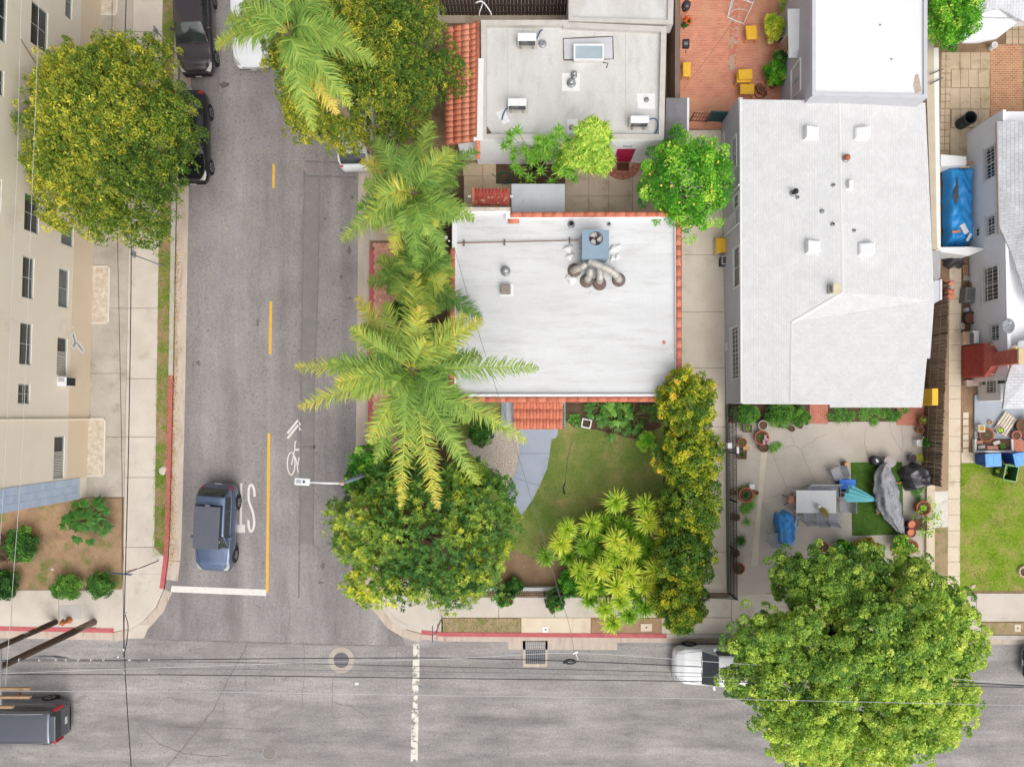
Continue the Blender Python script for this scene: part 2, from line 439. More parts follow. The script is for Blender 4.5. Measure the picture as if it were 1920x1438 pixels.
# block surfaces behind the kerbs
LEFT_EDGE = [(372,-1900),(337,0),(328,468),(324,704),(321,838),(317,1000),(314,1050),(307,1104),(292,1138),(268,1165),(240,1180),(213,1186),(0,1182),(-1500,1170)]
RIGHT_EDGE = [(697,-1900),(694,0),(694,300),(692,600),(689,850),(688,1000),(690,1060),(697,1100),(712,1135),(735,1165),(760,1180),(790,1189),(830,1193),(1250,1196),(1400,1197),(1920,1199),(3800,1210)]
struct('left_block_soil',MB().prism(pp(LEFT_EDGE + [(-1500,-1900)]),-.3,-.03),SOIL)
struct('right_block_soil',MB().prism(pp(RIGHT_EDGE + [(3800,-1900)]),-.3,-.03),SOIL)
def strip(path,w_in,w_out,z0,z1,zpx=0.0,cham=0.0):
 """prism along a pixel path, from w_in px left of it to w_out px right (as seen walking the path)"""
 pts = [P(x,y,zpx) for x,y in path]; m = len(pts)
 A = []; B = []
 for i,p in enumerate(pts):
  t = (pts[min(i + 1,m - 1)] - pts[max(i - 1,0)]).normalized(); n = Vector((-t.y,t.x,0))
  A.append(p + n * w_in * S(0)); B.append(p - n * w_out * S(0))
 mb = MB(); vs = [];
 for a,b in zip(A,B):
  vs += [(a.x,a.y,z0),(b.x,b.y,z0),(b.x,b.y,z1),(a.x,a.y,z1)]
 fs = []
 for i in range(m - 1):
  k = 4 * i
  for j in range(4):
   j2 = (j + 1) % 4
   fs.append((k + j,k + 4 + j,k + 4 + j2,k + j2))
 fs += [(3,2,1,0),(4 * m - 4,4 * m - 3,4 * m - 2,4 * m - 1)]
 return mb.add(vs,fs)
def sub_path(path,y0=None,y1=None,x0=None,x1=None):
 """piece of a pixel path between two y (or x) values, densified"""
 out = []
 for (ax,ay),(bx_,by) in zip(path,path[1:]):
  n = max(1,int(math.hypot(bx_ - ax,by - ay) / 18))
  for i in range(n): out.append((ax + (bx_ - ax) * i / n,ay + (by - ay) * i / n))
 out.append(path[-1])
 if y0 is not None: out = [p for p in out if y0 <= p[1] <= y1]
 if x0 is not None: out = [p for p in out if x0 <= p[0] <= x1]
 return out
# the outer edges are walked so that the block lies to the left of the left path (x smaller) ...
def kerb(name,path,side,m,z1=.012):
 w = (0,8) if side == 'L' else (8,0)
 return struct(name,strip(path,w[0],w[1],-.28,z1),m)
le = sub_path(LEFT_EDGE)
kerb('grey_kerb_left',[p for p in le if p[1] <= 704 and p[0] > 300 and p[1] > -1200],'L',KERB)
kerb('red_kerb_left',[p for p in le if 702 <= p[1] <= 1104 and p[0] > 300],'L',RED)
kerb('corner_kerb_left',[p for p in le if p[0] > 213 and p[1] >= 1103],'L',CONC,.006)
kerb('red_kerb_front_left',[p for p in le if p[0] <= 214 and p[1] > 1150],'L',RED)
re_ = sub_path(RIGHT_EDGE)
kerb('grey_kerb_right',[p for p in re_ if p[1] <= 456 and p[1] > -1200],'R',KERB)
kerb('red_kerb_right',[p for p in re_ if 452 <= p[1] <= 1050],'R',RED)
kerb('corner_kerb_right',[p for p in re_ if p[1] >= 1048 and p[0] <= 784],'R',CONC,.006)
kerb('red_kerb_front',[p for p in re_ if 782 <= p[0] <= 1252],'R',RED)
kerb('grey_kerb_front',[p for p in re_ if p[0] >= 1248],'R',KERB)
# gutters, one concrete tray after another
gut = thing('gutter',None,None,P(330,500,RZ),kind='structure')
def gutter(path,side,w,joints_every=6):
 n = len(path); i = 0
 while i < n - 1:
  seg = path[i:i + joints_every + 1]
  if len(seg) > 1:
   a,b = (0,w) if side == 'R' else (w,0)
   strip(seg,a,b,RZ - .02,RZ + .007 + .002 * ((i // joints_every) % 2),zpx=RZ).build('gutter_tray',GUTTER,gut)
  i += joints_every
gutter([p for p in le if -600 < p[1] <= 1100 and p[0] > 300],'L',24)
gutter([p for p in le if p[1] >= 1098 and p[0] > 205],'L',17,40)
gutter([p for p in le if p[0] <= 235 and p[0] > -400 and p[1] > 1150],'L',14)
gutter([p for p in re_ if -600 < p[1] <= 1050],'R',22)
gutter([p for p in re_ if p[1] >= 1048 and p[0] <= 790],'R',15,40)
gutter([p for p in re_ if 786 <= p[0] < 2300],'R',9)
for poly in ([(953,1200),(1157,1203),(1157,1218),(953,1217)],):
 MB().prism(pp(poly,RZ),RZ - .02,RZ + .012).build('drain_apron',GUTTER,gut)
MB().prism(pp([(262,1170),(280,1172),(270,1196),(240,1197),(238,1186)],RZ),RZ - .02,RZ + .013).build('ramp_tray',CONC,gut)
# slabs laid one by one
def slab(parent,poly,m,z=0.0,gap=.35,cham=.006,name='slab'):
 """poly in px; shrunk by gap px on every side"""
 c = Vector((sum(p[0] for p in poly) / len(poly),sum(p[1] for p in poly) / len(poly)))
 q = []
 for p in poly:
  d = Vector(p) - c
  f = max(0.0,1 - gap * 1.4 / max(d.length,1))
  q.append(tuple(c + d * f))
 dz = rnd.uniform(-.003,.003)
 return MB().prism(pp(q),-.06,z + dz,cham).build(name,m,parent)
def lerp(a,b,t): return a + (b - a) * t
def slab_run(parent,xl,xr,ys,m,z=0.0,ny0=None,ny1=None,gap=.35):
 """slabs between left edge xl(y) and right edge xr(y), joints at ys"""
 for a,b in zip(ys,ys[1:]):
  slab(parent,[(xl(a),a),(xr(a),a),(xr(b),b),(xl(b),b)],m,z,gap)
def row_run(parent,yt,yb,xs,m,z=0.0,gap=.35):
 for a,b in zip(xs,xs[1:]):
  slab(parent,[(a,yt(a)),(b,yt(b)),(b,yb(b)),(a,yb(a))],m,z,gap)
side_l = thing('left_pavement',None,None,P(265,600),kind='structure')
xl = lambda y: 241 - .018 * (y - 480); xr = lambda y: 297.5 - .0155 * (y - 490)
slab_run(side_l,xl,xr,[-420,-300,-180,-60,60,190,320,450,578,710,819,895,1026],CONC)
ax = lambda y: 174.5 - .0326 * (y - 470); bx2 = lambda y: 241 - .018 * (y - 480)
slab_run(side_l,ax,bx2,[-420,-180,60,320,578,700,819,932],CONC_D,-.004)
slab(side_l,[(xl(1026),1026),(xr(1026),1026),(313,1048),(306,1075),(232,1075)],CONC)
slab(side_l,[(232,1075),(306,1075),(299,1104),(270,1150),(245,1172),(229,1106)],CONC)
slab(side_l,[(187,1106),(229,1106),(245,1172),(232,1176),(187,1178)],CONC)
for a,b in ((-400,-250),(-250,-130),(-130,22),(22,110),(110,187)):
 slab(side_l,[(a,1106),(b,1106),(b,1176),(a,1176)],CONC)
side_r = thing('front_pavement',None,None,P(1000,1140),kind='structure')
row_run(side_r,lambda x: 1119.5,lambda x: 1157.5,[828,935,1040,1145,1250,1312,1372],CONC)
slab(side_r,[(697,1085),(760,1085),(828,1119),(828,1185),(790,1181),(762,1172),(740,1158),(719,1130),(705,1100)],CONC)
slab(side_r,[(977,1158),(1108,1158),(1108,1187),(977,1187)],CONC_W)
slab(side_r,[(1240,1158),(1300,1158),(1300,1188),(1240,1188)],CONC)
slab(side_r,[(1300,1158),(1372,1158),(1372,1188),(1300,1188)],CONC)
row_run(side_r,lambda x: 1112,lambda x: 1165,[1372,1480,1590,1700,1831,1940,2060,2200],CONC)
slab(side_r,[(1372,1166),(1840,1166),(1840,1188),(1372,1188)],CONC)
struct('verge_front',MB().prism(pp([(821,1159),(976,1159),(976,1186),(821,1186)]),-.2,-.008),GRASS_V)
struct('verge_bare',MB().prism(pp([(1109,1159),(1239,1159),(1239,1188),(1109,1188)]),-.2,-.01),SOIL_R)
struct('verge_right',MB().prism(pp([(1840,1167),(2200,1168),(2200,1190),(1840,1189)]),-.2,-.008),GRASS_V)
vl = [p for p in le if p[0] > 300 and -500 < p[1] < 1044]
struct('verge_left',strip(vl,-8,36,-.2,-.009),GRASS_P)
struct('left_yard_soil',MB().prism(pp([(-400,934),(228,934),(227,1105),(-400,1105)]),-.2,-.006),SOIL_R)
# planters flush with the apron
for i,(x0,y0,x1,y1) in enumerate(((173,502,204,604),(164,787,196,890),(188,-60,220,27))):
 t = thing('planter_bed',('white edged gravel bed beside the apartment wall below the two upper windows','white edged gravel bed nearest the blue tiled corner','white edged gravel bed at the top edge of the picture')[i],'planter',P(x0,y1),'gravel beds along the apartment wall')
 q = pp([(x0,y0),(x1,y0),(x1 - 2,y1),(x0 - 2,y1)]);
 MB().prism(q,-.05,.03).build('gravel_fill',mat('bed_gravel',(196,176,152),(232,222,206),scale=4,fine=.2,fscale=40,bump=.6,rough=.95),t)
 rim = MB()
 for a,b in zip(q,q[1:] + q[:1]):
  d = (b - a).normalized(); n = Vector((-d.y,d.x)) * .09
  rim.prism([a - d * .0,b,b + n,a + n],-.05,.05)
 rim.build('rim',mat('bed_rim',(226,218,206),var=.06,rough=.9),t)
struct('corner_bed_left',MB().prism(pp([(232,1044),(306,1044),(313,1052),(306,1104),(291,1137),(267,1164),(239,1179),(213,1184),(180,1179),(180,1104),(229,1104)]),-.2,-.008),CONC)
struct('corner_bed_right',MB().prism(pp([(697,1060),(830,1060),(830,1190),(790,1187),(761,1179),(736,1164),(713,1134),(698,1099),(691,1060)]),-.2,-.008),CONC)
# right kerbside pavement of interlocking pavers
pav = thing('paver_walk',None,None,P(720,650),kind='structure')
struct('paver_bed',MB().prism(pp([(696,452),(748,452),(744,850),(694,850)]),-.1,-.012),mat('paver_sand',(140,112,96),rough=.95))
PV = [mat('paver_%s' % n,c,var=.08,scale=3,fine=.1,rough=.9) for n,c in (('pink',(222,164,146)),('rose',(214,150,132)),('peach',(228,172,150)))]
hexm = []
a_ = 4.6 * S(0)
for pm in PV:
 mb = MB().prism([(a_ * math.cos(math.radians(60 * k + 30)) * .97,a_ * .97 * math.sin(math.radians(60 * k + 30))) for k in range(6)],-.05,.0,.006)
 me = bpy.data.meshes.new('paver'); me.from_pydata(mb.v,[],mb.f); me.materials.append(pm); hexm.append(me)
dx = a_ * math.sqrt(3); dy = a_ * 1.5
o0 = P(701,846); j = 0
while True:
 y = o0.y + j * dy
 if y > P(0,456).y: break
 sh = (846 - 456) and (j * dy / S(0)) * (3.5 / 390.0)
 for i in range(6):
  x = o0.x + (sh - 2) * S(0) + i * dx + (dx / 2 if j % 2 else 0)
  o = bpy.data.objects.new('paver',hexm[rnd.choice((0,0,1,2))]); COL.objects.link(o); o.parent = pav
  o.location = Vector((x,y,rnd.uniform(-.002,.003))) - OFF[pav.name]
 j += 1
struct('side_planting_soil',MB().prism(pp([(747,300),(870,300),(870,1095),(740,1095),(742,850),(745,452)]),-.2,-.004),SOIL_D)
struct('kerbside_concrete',MB().prism(pp([(694,-500),(748,-500),(745,451),(695,451)]),-.2,-.002),CONC_B)
# alley
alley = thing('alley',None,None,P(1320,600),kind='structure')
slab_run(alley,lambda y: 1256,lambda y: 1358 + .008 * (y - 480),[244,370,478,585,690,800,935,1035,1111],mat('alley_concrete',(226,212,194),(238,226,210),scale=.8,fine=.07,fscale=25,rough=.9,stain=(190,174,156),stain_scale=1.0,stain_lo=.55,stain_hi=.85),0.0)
# house courtyard
court = thing('courtyard',None,None,P(1120,350),kind='structure')
for a,b in ((1058,1104),(1104,1141),(1141,1186),(1186,1260)):
 for c,d in ((306,368),(368,402)):
  slab(court,[(a,c),(b,c),(b,d),(a,d)],CONC_B,-.002)
for a,b in ((868,905),(905,960)):
 for c,d in ((306,330),(330,400)):
  slab(court,[(a,c),(b,c),(b,d),(a,d)],CONC_T,-.002)
struct('courtyard_bed',MB().prism(pp([(930,300),(1060,300),(1060,345),(930,345)]),-.2,.001),SOIL_D)
# brick patio at the top
BRICK = brickmat('patio_brick',(226,152,122),(214,134,104),(228,182,158),.21,.085,.009,stain=(206,166,128),rot=0)
struct('brick_patio',MB().prism(pp([(1270,-400),(1600,-400),(1600,190),(1480,260),(1355,243),(1275,241)]),-.2,0),BRICK)
struct('brick_patio_repair',MB().prism(pp([(1366,-60),(1382,-60),(1384,60),(1382,100),(1378,134),(1364,132),(1368,60)]),-.2,.004),mat('mortar_smear',(206,178,156),(190,160,140),rough=.95,stain=(208,128,102),stain_scale=5,stain_lo=.45,stain_hi=.55))
# neighbour's patio
struct('patio',MB().prism(pp([(1366,792),(1736,790),(1740,1075),(1368,1120)]),-.2,0),CONC_Y)
struct('patio_joint_strip',MB().prism(pp([(1427,846),(1439,846),(1427,950),(1421,1060),(1408,1060),(1420,950)]),-.2,.004),mat('patio_strip',(222,208,188),var=.06,rough=.9))
struct('patio_bed',MB().prism(pp([(1366,756),(1700,756),(1700,791),(1366,792)]),-.2,-.002),SOIL_D)
BR2 = brickmat('yard_brick',(206,124,98),(190,104,82),(202,164,144),.19,.09,.012)
struct('brick_walk',MB().prism(pp([(1519,756),(1552,756),(1552,795),(1517,794)]),-.2,.004),BR2)
struct('brick_walk_east',MB().prism(pp([(1682,756),(1742,756),(1742,799),(1680,797)]),-.2,.004),BR2)
# right of the reed fence: soil, cream path, lawn
struct('passage_soil',MB().prism(pp([(1740,540),(1782,540),(1778,1110),(1738,1110)]),-.2,-.006),mat('passage_soil',(170,146,120),(188,162,134),scale=1.2,fine=.12,rough=.95,stain=(140,128,96),stain_scale=1.5))
path = thing('cream_path',None,None,P(1790,800),kind='structure')
ys = [500,530,560,589,618,647,676,700,724,748,785,818,846,874,904,935,965,995,1025,1053,1080,1107]
slab_run(path,lambda y: 1778.5 + .006 * (800 - y),lambda y: 1801.5 + .004 * (800 - y),ys,CONC_W,.004,gap=.25)
slab(path,[(1752,921),(1778,920),(1778,988),(1751,990)],mat('slab_white',(222,216,206),(236,232,224),scale=2,rough=.9,stain=(176,166,140),stain_scale=2.5),.002)
slab_run(path,lambda y: 1805,lambda y: 1817,[772,785,799,813,826,840,854],CONC_W,.004,gap=.8)
slab(path,[(1802,848),(1835,848),(1835,868),(1802,868)],CONC_W,.006)
struct('lawn_right',MB().prism(pp([(1802,868),(2300,872),(2300,1108),(1800,1107)]),-.2,-.002),GRASS_G)
struct('passage_grass',MB().prism(pp([(1751,990),(1777,990),(1776,1106),(1748,1106)]),-.2,-.003),GRASS_V)
# north-east yard
ney = thing('paved_yard',None,None,P(1810,180),kind='structure')
for r_,(a,b) in enumerate(((98,130),(130,165),(165,205),(205,240),(240,296))):
 xs = [1784,1801,1816,1834,1856] if r_ % 2 else [1782,1800,1820,1838,1857]
 for c,d in zip(xs,xs[1:]): slab(ney,[(c,a),(d,a),(d,b),(c,b)],CONC_T,0,.45)
for j in range(15):
 y = 98 + j * 13.2
 for c,d in ((1763,1772),(1772,1782)):
  slab(ney,[(c + .02 * (200 - y),y),(d + .02 * (200 - y),y),(d + .02 * (200 - y),y + 13.2),(c + .02 * (200 - y),y + 13.2)],CONC_T,0,.5)
for a,b in ((1886,1898),(1898,1910),(1910,1930),(1930,1960)):
 for c,d in ((45,56),(56,70),(70,83)): slab(ney,[(a,c),(b,c),(b,d),(a,d)],CONC_T,.002,.5)
struct('brick_yard',MB().prism(pp([(1857,84),(1917,84),(1917,232),(1857,232)]),-.2,0),brickmat('worn_brick',(206,152,118),(186,124,92),(214,186,150),.22,.11,.014,stain=(206,164,128)))
struct('yard_grass',MB().prism(pp([(1917,60),(2300,60),(2300,232),(1917,232)]),-.2,-.003),GRASS_V)
# front garden
struct('lawn',MB().prism(pp([(850,752),(1282,752),(1282,1098),(850,1098)]),-.2,0.0),GRASS_Y)
struct('garden_bed',MB().prism(pp([(1050,750),(1235,750),(1240,800),(1190,824),(1120,806),(1075,800),(1050,780)]),-.2,.006),SOIL_D)
struct('garden_bare_soil',MB().prism(pp([(940,1012),(960,1030),(1000,1045),(1045,1052),(1080,1066),(1150,1070),(1150,1099),(870,1099),(880,1040)]),-.2,.005),mat('bare_soil',(126,102,80),(150,124,96),scale=1.5,fine=.16,rough=.95))
struct('garden_side_soil',MB().prism(pp([(1246,800),(1282,800),(1282,1098),(1180,1098),(1200,1060),(1240,1040)]),-.2,.004),SOIL_D)
struct('gravel_bed',MB().prism(pp([(872,826),(895,814),(930,806),(974,806),(974,850),(968,880),(962,906),(950,912),(920,880),(880,850)]),-.2,.012),GRAVEL)
def arc_path():
 L_ = [(973,803),(974,850),(966,885),(952,920),(958,940),(975,967)]
 R_ = [(1046,803),(1046,812),(1042,820),(1034,824),(1030,858),(1020,890),(1005,922),(988,950),(977,967)]
 return L_ + R_[::-1]
pathg = thing('garden_path',None,None,P(1000,850),kind='structure')
PAINT_G = mat('painted_concrete',(164,172,188),(176,183,198),scale=.8,fine=.04,rough=.7)
slab(pathg,[(973,802),(1046,802),(1046,814),(1042,821),(1034,824),(1031,850),(974,850)],PAINT_G,.02,.2)
slab(pathg,[(974,850),(1031,850),(1026,878),(1012,910),(962,895),(968,880)],PAINT_G,.02,.2)
slab(pathg,[(962,895),(1012,910),(998,938),(978,966),(966,950),(955,935),(950,921)],PAINT_G,.02,.2)
def blades(name,poly,n,h,m,seed,label=None,base=.45,amp=.5):
 '''loose grass blades over a lawn: short bent triangles, tone patchy like the turf'''
 rng = np.random.default_rng(seed); q = np.array([tuple(v) for v in pp(poly)])
 lo,hi = q.min(0),q.max(0); pts = []
 xy = rng.uniform(lo,hi,(n * 3,2)); ins = np.zeros(len(xy),bool); j = len(q) - 1
 for i in range(len(q)):
  c = ((q[i,1] > xy[:,1]) != (q[j,1] > xy[:,1])) & (xy[:,0] < (q[j,0] - q[i,0]) * (xy[:,1] - q[i,1]) / (q[j,1] - q[i,1] + 1e-9) + q[i,0]); ins ^= c; j = i
 xy = xy[ins][:n]; n = len(xy); a = rng.uniform(0,6.28,n); l = h * rng.uniform(.5,1.5,n); b = rng.uniform(0,6.28,n)
 pn = sum(np.sin(xy @ rng.normal(0,w_,2) + rng.uniform(0,6)) for w_ in (.5,.9,1.6,2.6,4.0)) / 5
 keep = rng.uniform(-.6,.9,n) > pn - .1; xy,a,l,b,pn = xy[keep],a[keep],l[keep],b[keep],pn[keep]; n = len(xy)
 w = .012; V = np.zeros((n,3,3)); V[:,0,:2] = xy + np.stack([np.cos(a),np.sin(a)],1) * w; V[:,1,:2] = xy - np.stack([np.cos(a),np.sin(a)],1) * w
 V[:,2,:2] = xy + np.stack([np.cos(b),np.sin(b)],1) * (l * .75)[:,None]; V[:,2,2] = l * .6
 o = fast_mesh(name,V.reshape(-1,3),np.arange(3 * n).reshape(n,3),m,None,np.clip(base + amp * pn + rng.normal(0,.13,n),0,1))
 o['kind'] = 'stuff'
 if label: o['label'] = label; o['category'] = 'grass'
 return o
BLADE_Y = leafmat('blade_tired',[(0,(84,118,44)),(.45,(120,140,66)),(.75,(156,148,88)),(1,(186,164,112))],k=1.7)
BLADE_G = leafmat('blade_green',[(0,(106,150,24)),(.45,(140,172,46)),(.8,(168,170,80)),(1,(190,168,108))],k=1.3)
blades('lawn_grass',[(872,830),(975,975),(985,965),(1035,826),(1075,806),(1120,812),(1190,830),(1250,800),(1252,1040),(1160,1075),(1080,1070),(960,1035),(940,1015),(985,960),(930,920)],26000,.07,BLADE_Y,1,'patchy tired green grass of the front lawn')
blades('bright_grass',[(1800,868),(1960,872),(1960,1109),(1797,1109)],20000,.07,BLADE_G,2,'bright green lawn grass at the right edge')
blades('verge_blades',[(298,470),(330,470),(326,704),(317,1040),(286,1044),(290,800)],9000,.08,BLADE_G,3,'short verge grass along the left kerb',base=.38,amp=.7)
blades('verge_tufts',[(820,1158),(976,1158),(976,1187),(820,1187)],1500,.07,BLADE_Y,4,'sparse grass tufts in the front verge strip',base=.3)
blades('yard_weeds',[(0,936),(226,936),(226,1100),(0,1104)],2600,.08,BLADE_Y,5,'thin weeds scattered over the bare left yard',base=.3)
# ------------------------------------------------------------------ road markings, cracks, manholes
def marking(name,parent,mb,m): return mb.build(name,m,parent)
MZ = RZ + .004
for poly in ([(511,308),(516,308),(515,353),(510,353)],[(505,565),(510.5,565),(509,665),(503.5,665)]):
 marking('centre_dash',side_st,MB().sheet(pp(poly,MZ),MZ),YELLOW_LINE)
marking('centre_line',side_st,MB().sheet(pp([(501.5,812),(507,812),(503.5,1111),(498,1111)],MZ),MZ),YELLOW_LINE)
marking('stop_bar',side_st,MB().sheet(pp([(322,1098),(499,1105),(499,1117),(320,1109.5)],MZ),MZ + .002),WHITE_LINE)
for q_ in ([(775,1207),(787,1207),(786,1283),(773,1283)],[(772,1331),(785,1331),(783,1427),(770,1427)]): marking('crossing_bar',main_st,MB().sheet(pp(q_,RZ),RZ + .006),WORN_LINE)
for q_ in ([(773,1284),(785,1284),(784,1298),(774,1301)],[(774,1304),(783,1303),(783,1328),(774,1329)]): marking('worn_paint',main_st,MB().sheet(pp(q_,RZ),RZ + .006),WORN_LINE)
# the word STOP, read by drivers coming from the north: turned half round as seen from here
def letter(name,parts_):
 mb = MB()
 for w,path_ in parts_:
  mb.ribbon([P(x,y,MZ).xy for x,y in path_],w * S(0),MZ)
 marking(name,side_st,mb,WHITE_LINE)
def smooth(pts,n=6):
 out = []
 for i in range(len(pts) - 1):
  p0 = Vector(pts[max(i - 1,0)]); p1 = Vector(pts[i]); p2 = Vector(pts[i + 1]); p3 = Vector(pts[min(i + 2,len(pts) - 1)])
  for k in range(n):
   t = k / n
   out.append(tuple(.5 * ((2 * p1) + (p2 - p0) * t + (2 * p0 - 5 * p1 + 4 * p2 - p3) * t * t + (3 * p1 - p0 - 3 * p2 + p3) * t ** 3)))
 out.append(tuple(pts[-1]))
 return out
letter('letter_s',[(4.2,smooth([(477.5,931),(476,916),(471.5,908.5),(467.5,913),(466,925),(467,940),(473,957),(476.5,975),(475.5,989),(471,996.5),(467,990),(465.5,975)]))])
letter('letter_t',[(4.2,[(452.5,906),(451.5,984)]),(15,[(452,983.5),(452,998.5)])])
letter('letter_o',[(4,smooth([(431,910),(426,918),(425,950),(426,985),(431,995),(436,985),(437,950),(436,918),(431,910)]))])
letter('letter_p',[(4,[(414,908),(414,997)]),(4,smooth([(414,995),(405,993),(403,975),(405,958),(414,955)]))])
# worn cycle symbol with chevrons
mb = MB()
for dy_ in (0,9.5):
 mb.ribbon([P(x,y,MZ).xy for x,y in ((539,812 + dy_ + .5),(559,787.5 + dy_),(563,797 + dy_))],4.2 * S(0),MZ + .002)
marking('chevrons',side_st,mb,WHITE_LINE)
mb = MB()
ring = [(546 + 7.2 * math.cos(a) + 1.5 * 0,869 + 21 * math.sin(a)) for a in [2 * math.pi * k / 24 for k in range(25)]]
mb.ribbon([P(x,y,MZ).xy for x,y in ring],2.2 * S(0),MZ)
for pth,w in (([(546.5,871),(550,856),(552.5,842),(553.5,828),(556,826.5)],2.2),([(552.5,843),(561,843)],4),([(551,852),(556,864),(559,886)],2.2),([(561,857),(558.5,872)],2)):
 mb.ribbon([P(x,y,MZ).xy for x,y in pth],w * S(0),MZ + .002)
marking('cycle_symbol',side_st,mb,WHITE_LINE)
def crack(path_,w,m=SEAL,parent=None,z=MZ,name='crack_seal',jit=1.0):
 pts = []
 for (ax_,ay),(bx_,by) in zip(path_,path_[1:]):
  n = max(2,int(math.hypot(bx_ - ax_,by - ay) / 7))
  for i in range(n):
   pts.append((ax_ + (bx_ - ax_) * i / n + rnd.uniform(-jit,jit),ay + (by - ay) * i / n + rnd.uniform(-jit,jit)))
 pts.append(path_[-1])
 ws = [w * S(0) * rnd.uniform(.45,1.4) for _ in pts]
 return MB().ribbon([P(x,y,z).xy for x,y in pts],ws,z).build(name,m,parent or side_st)
MB().sheet(pp([(571,322),(599,334),(598,520),(591,700),(588,1020),(561,1020),(564,900),(566,700),(569,500)],RZ),RZ + .0012).build('trench_patch',mat('trench_asphalt',(132,127,126),(146,141,139),rough=.88,scale=2,fine=.18,fscale=22),side_st)
crack([(571,320),(568,500),(565,700),(563,900),(560,1120)],2.6,jit=.4)
crack([(598,335),(597,520),(590,700),(587,1020),(600,1030)],2.4,jit=.4)
crack([(572,330),(668,333)],4,jit=.5); crack([(572,303),(660,306)],3,jit=.5)
crack([(566,838),(592,838)],4)
crack([(540,1125),(545,1160),(536,1200)],1.2); crack([(430,1130),(432,1180),(440,1198)],1,CRACK)
crack([(300,1199),(450,1203),(600,1208),(745,1211)],2.2,jit=.6,z=MZ)
crack([(465,1206),(430,1270),(400,1330),(345,1400),(312,1438),(280,1480)],2.0,parent=main_st,z=RZ + .003,jit=.6)
crack([(262,1360),(300,1395),(345,1412),(400,1418),(430,1415)],1.2,CRACK,main_st,RZ + .003)
for p_ in ([(418,1300),(421,1350),(410,1380)],[(570,1203),(571,1265),(565,1325)],[(624,1272),(622,1335)],[(625,1316),(660,1325),(690,1345)],[(408,1380),(408,1430)],[(460,1203),(462,1290)],[(300,1362),(460,1366)],[(744,1212),(743,1310)],[(385,1340),(412,1342)]):
 crack(p_,.9,CRACK,main_st,RZ + .003)
for c,rr,n_ in (((398,1218),(14,20),1),((500,1385),(26,9),2),((470,1330),(16,3),3),((520,1318),(20,4),4),((535,1272),(11,4),5),((565,1424),(28,5),6),((530,1400),(12,14),7),((460,1205),(12,8),8),((520,1335),(30,5),9),((150,1310),(20,6),2),((200,1355),(26,7),3),((215,1390),(30,6),6),((1240,1290),(60,10),1),((1060,1360),(70,12),2),((950,1340),(60,9),4)):
 pts = []
 r2 = random.Random(n_ * 31 + int(c[0]))
 for k in range(26):
  a = 2 * math.pi * k / 26; f = r2.uniform(.45,1.15)
  x,y = rr[0] * f * math.cos(a),rr[1] * f * math.sin(a)
  t = -.45 if c[0] < 700 else -.04
  pts.append((c[0] + x * math.cos(t) - y * math.sin(t),c[1] + x * math.sin(t) + y * math.cos(t)))
 if c[0] < 800: MB().sheet(pp(pts,RZ),RZ + .0015).build('tar_patch',PATCH,main_st)
MB().sheet(pp([(398,1204),(428,1204),(424,1240),(398,1232)],RZ),RZ + .002).build('tar_patch',PATCH,main_st)
STAIN = mat('oil_stain',(104,98,96),(126,119,116),rough=.8,scale=5,fine=.15,fscale=30)
for k,(x,y,a_,b_) in enumerate(((420,160,9,7),(483,605,3,9),(655,560,6,2),(640,520,4,5),(628,600,5,2),(372,680,5,6),(362,685,2,4),(470,705,2,2),(610,410,3,5),(655,470,6,9),(660,370,4,4),(605,1060,5,8),(602,1092,6,4),(615,380,2,3),(640,432,3,3),(385,560,2,2),(390,620,3,2))):
 r2 = random.Random(k); pts = []
 for j in range(18): an = j * .349; f = r2.uniform(.4,1.2); pts.append((x + a_ * f * math.cos(an),y + b_ * f * math.sin(an)))
 MB().sheet(pp(pts,RZ),RZ + .0025).build('oil_stain',STAIN,side_st)
def manhole(px,py,r,ring,label,cover_c,ring_c=None):
 t = thing('manhole_cover',label,'manhole',P(px,py,RZ),'manhole covers in the main street')
 c = P(px,py,RZ + .002); k = S(0)
 if ring_c: MB().lathe(c,[(ring * k,0),(ring * k,.008)],32).build('collar',ring_c,t)
 mb = MB().lathe(c,[(r * k,0),(r * k,.016),(r * k - .03,.016),(r * k - .035,.011)],32)
 mb.build('cover',cover_c,t)
 mb = MB()
 for i in range(-3,4):
  w = math.sqrt(max(0,(r * k * .8) ** 2 - (i * r * k * .22) ** 2))
  mb.box((c.x + i * r * k * .22,c.y,c.z + .014),(.02,2 * w,.006))
 mb.build('tread',cover_c,t)
 mb = MB().lathe(c,[(r * k + .022,0),(r * k + .022,.013),(r * k,.013),(r * k,0)],32,caps=False); mb.build('frame',mat('manhole_rim',(186,178,172),rough=.6),t)
manhole(640,1237,14.5,24.5,'round dark manhole cover set in a pale concrete collar',mat('iron_dark',(104,100,108),(124,118,124),rough=.6,scale=6),mat('collar_conc',(182,172,158),(192,182,168),rough=.9))
manhole(316,1322,13.5,20,'pale grey manhole cover at the left of the crossing, no collar',mat('iron_pale',(156,150,147),(168,161,158),rough=.7,scale=8))
manhole(505,1411,12.5,18,'dark manhole cover nearest the bottom edge of the picture',mat('iron_mid',(134,128,124),(148,140,136),rough=.7,scale=8))
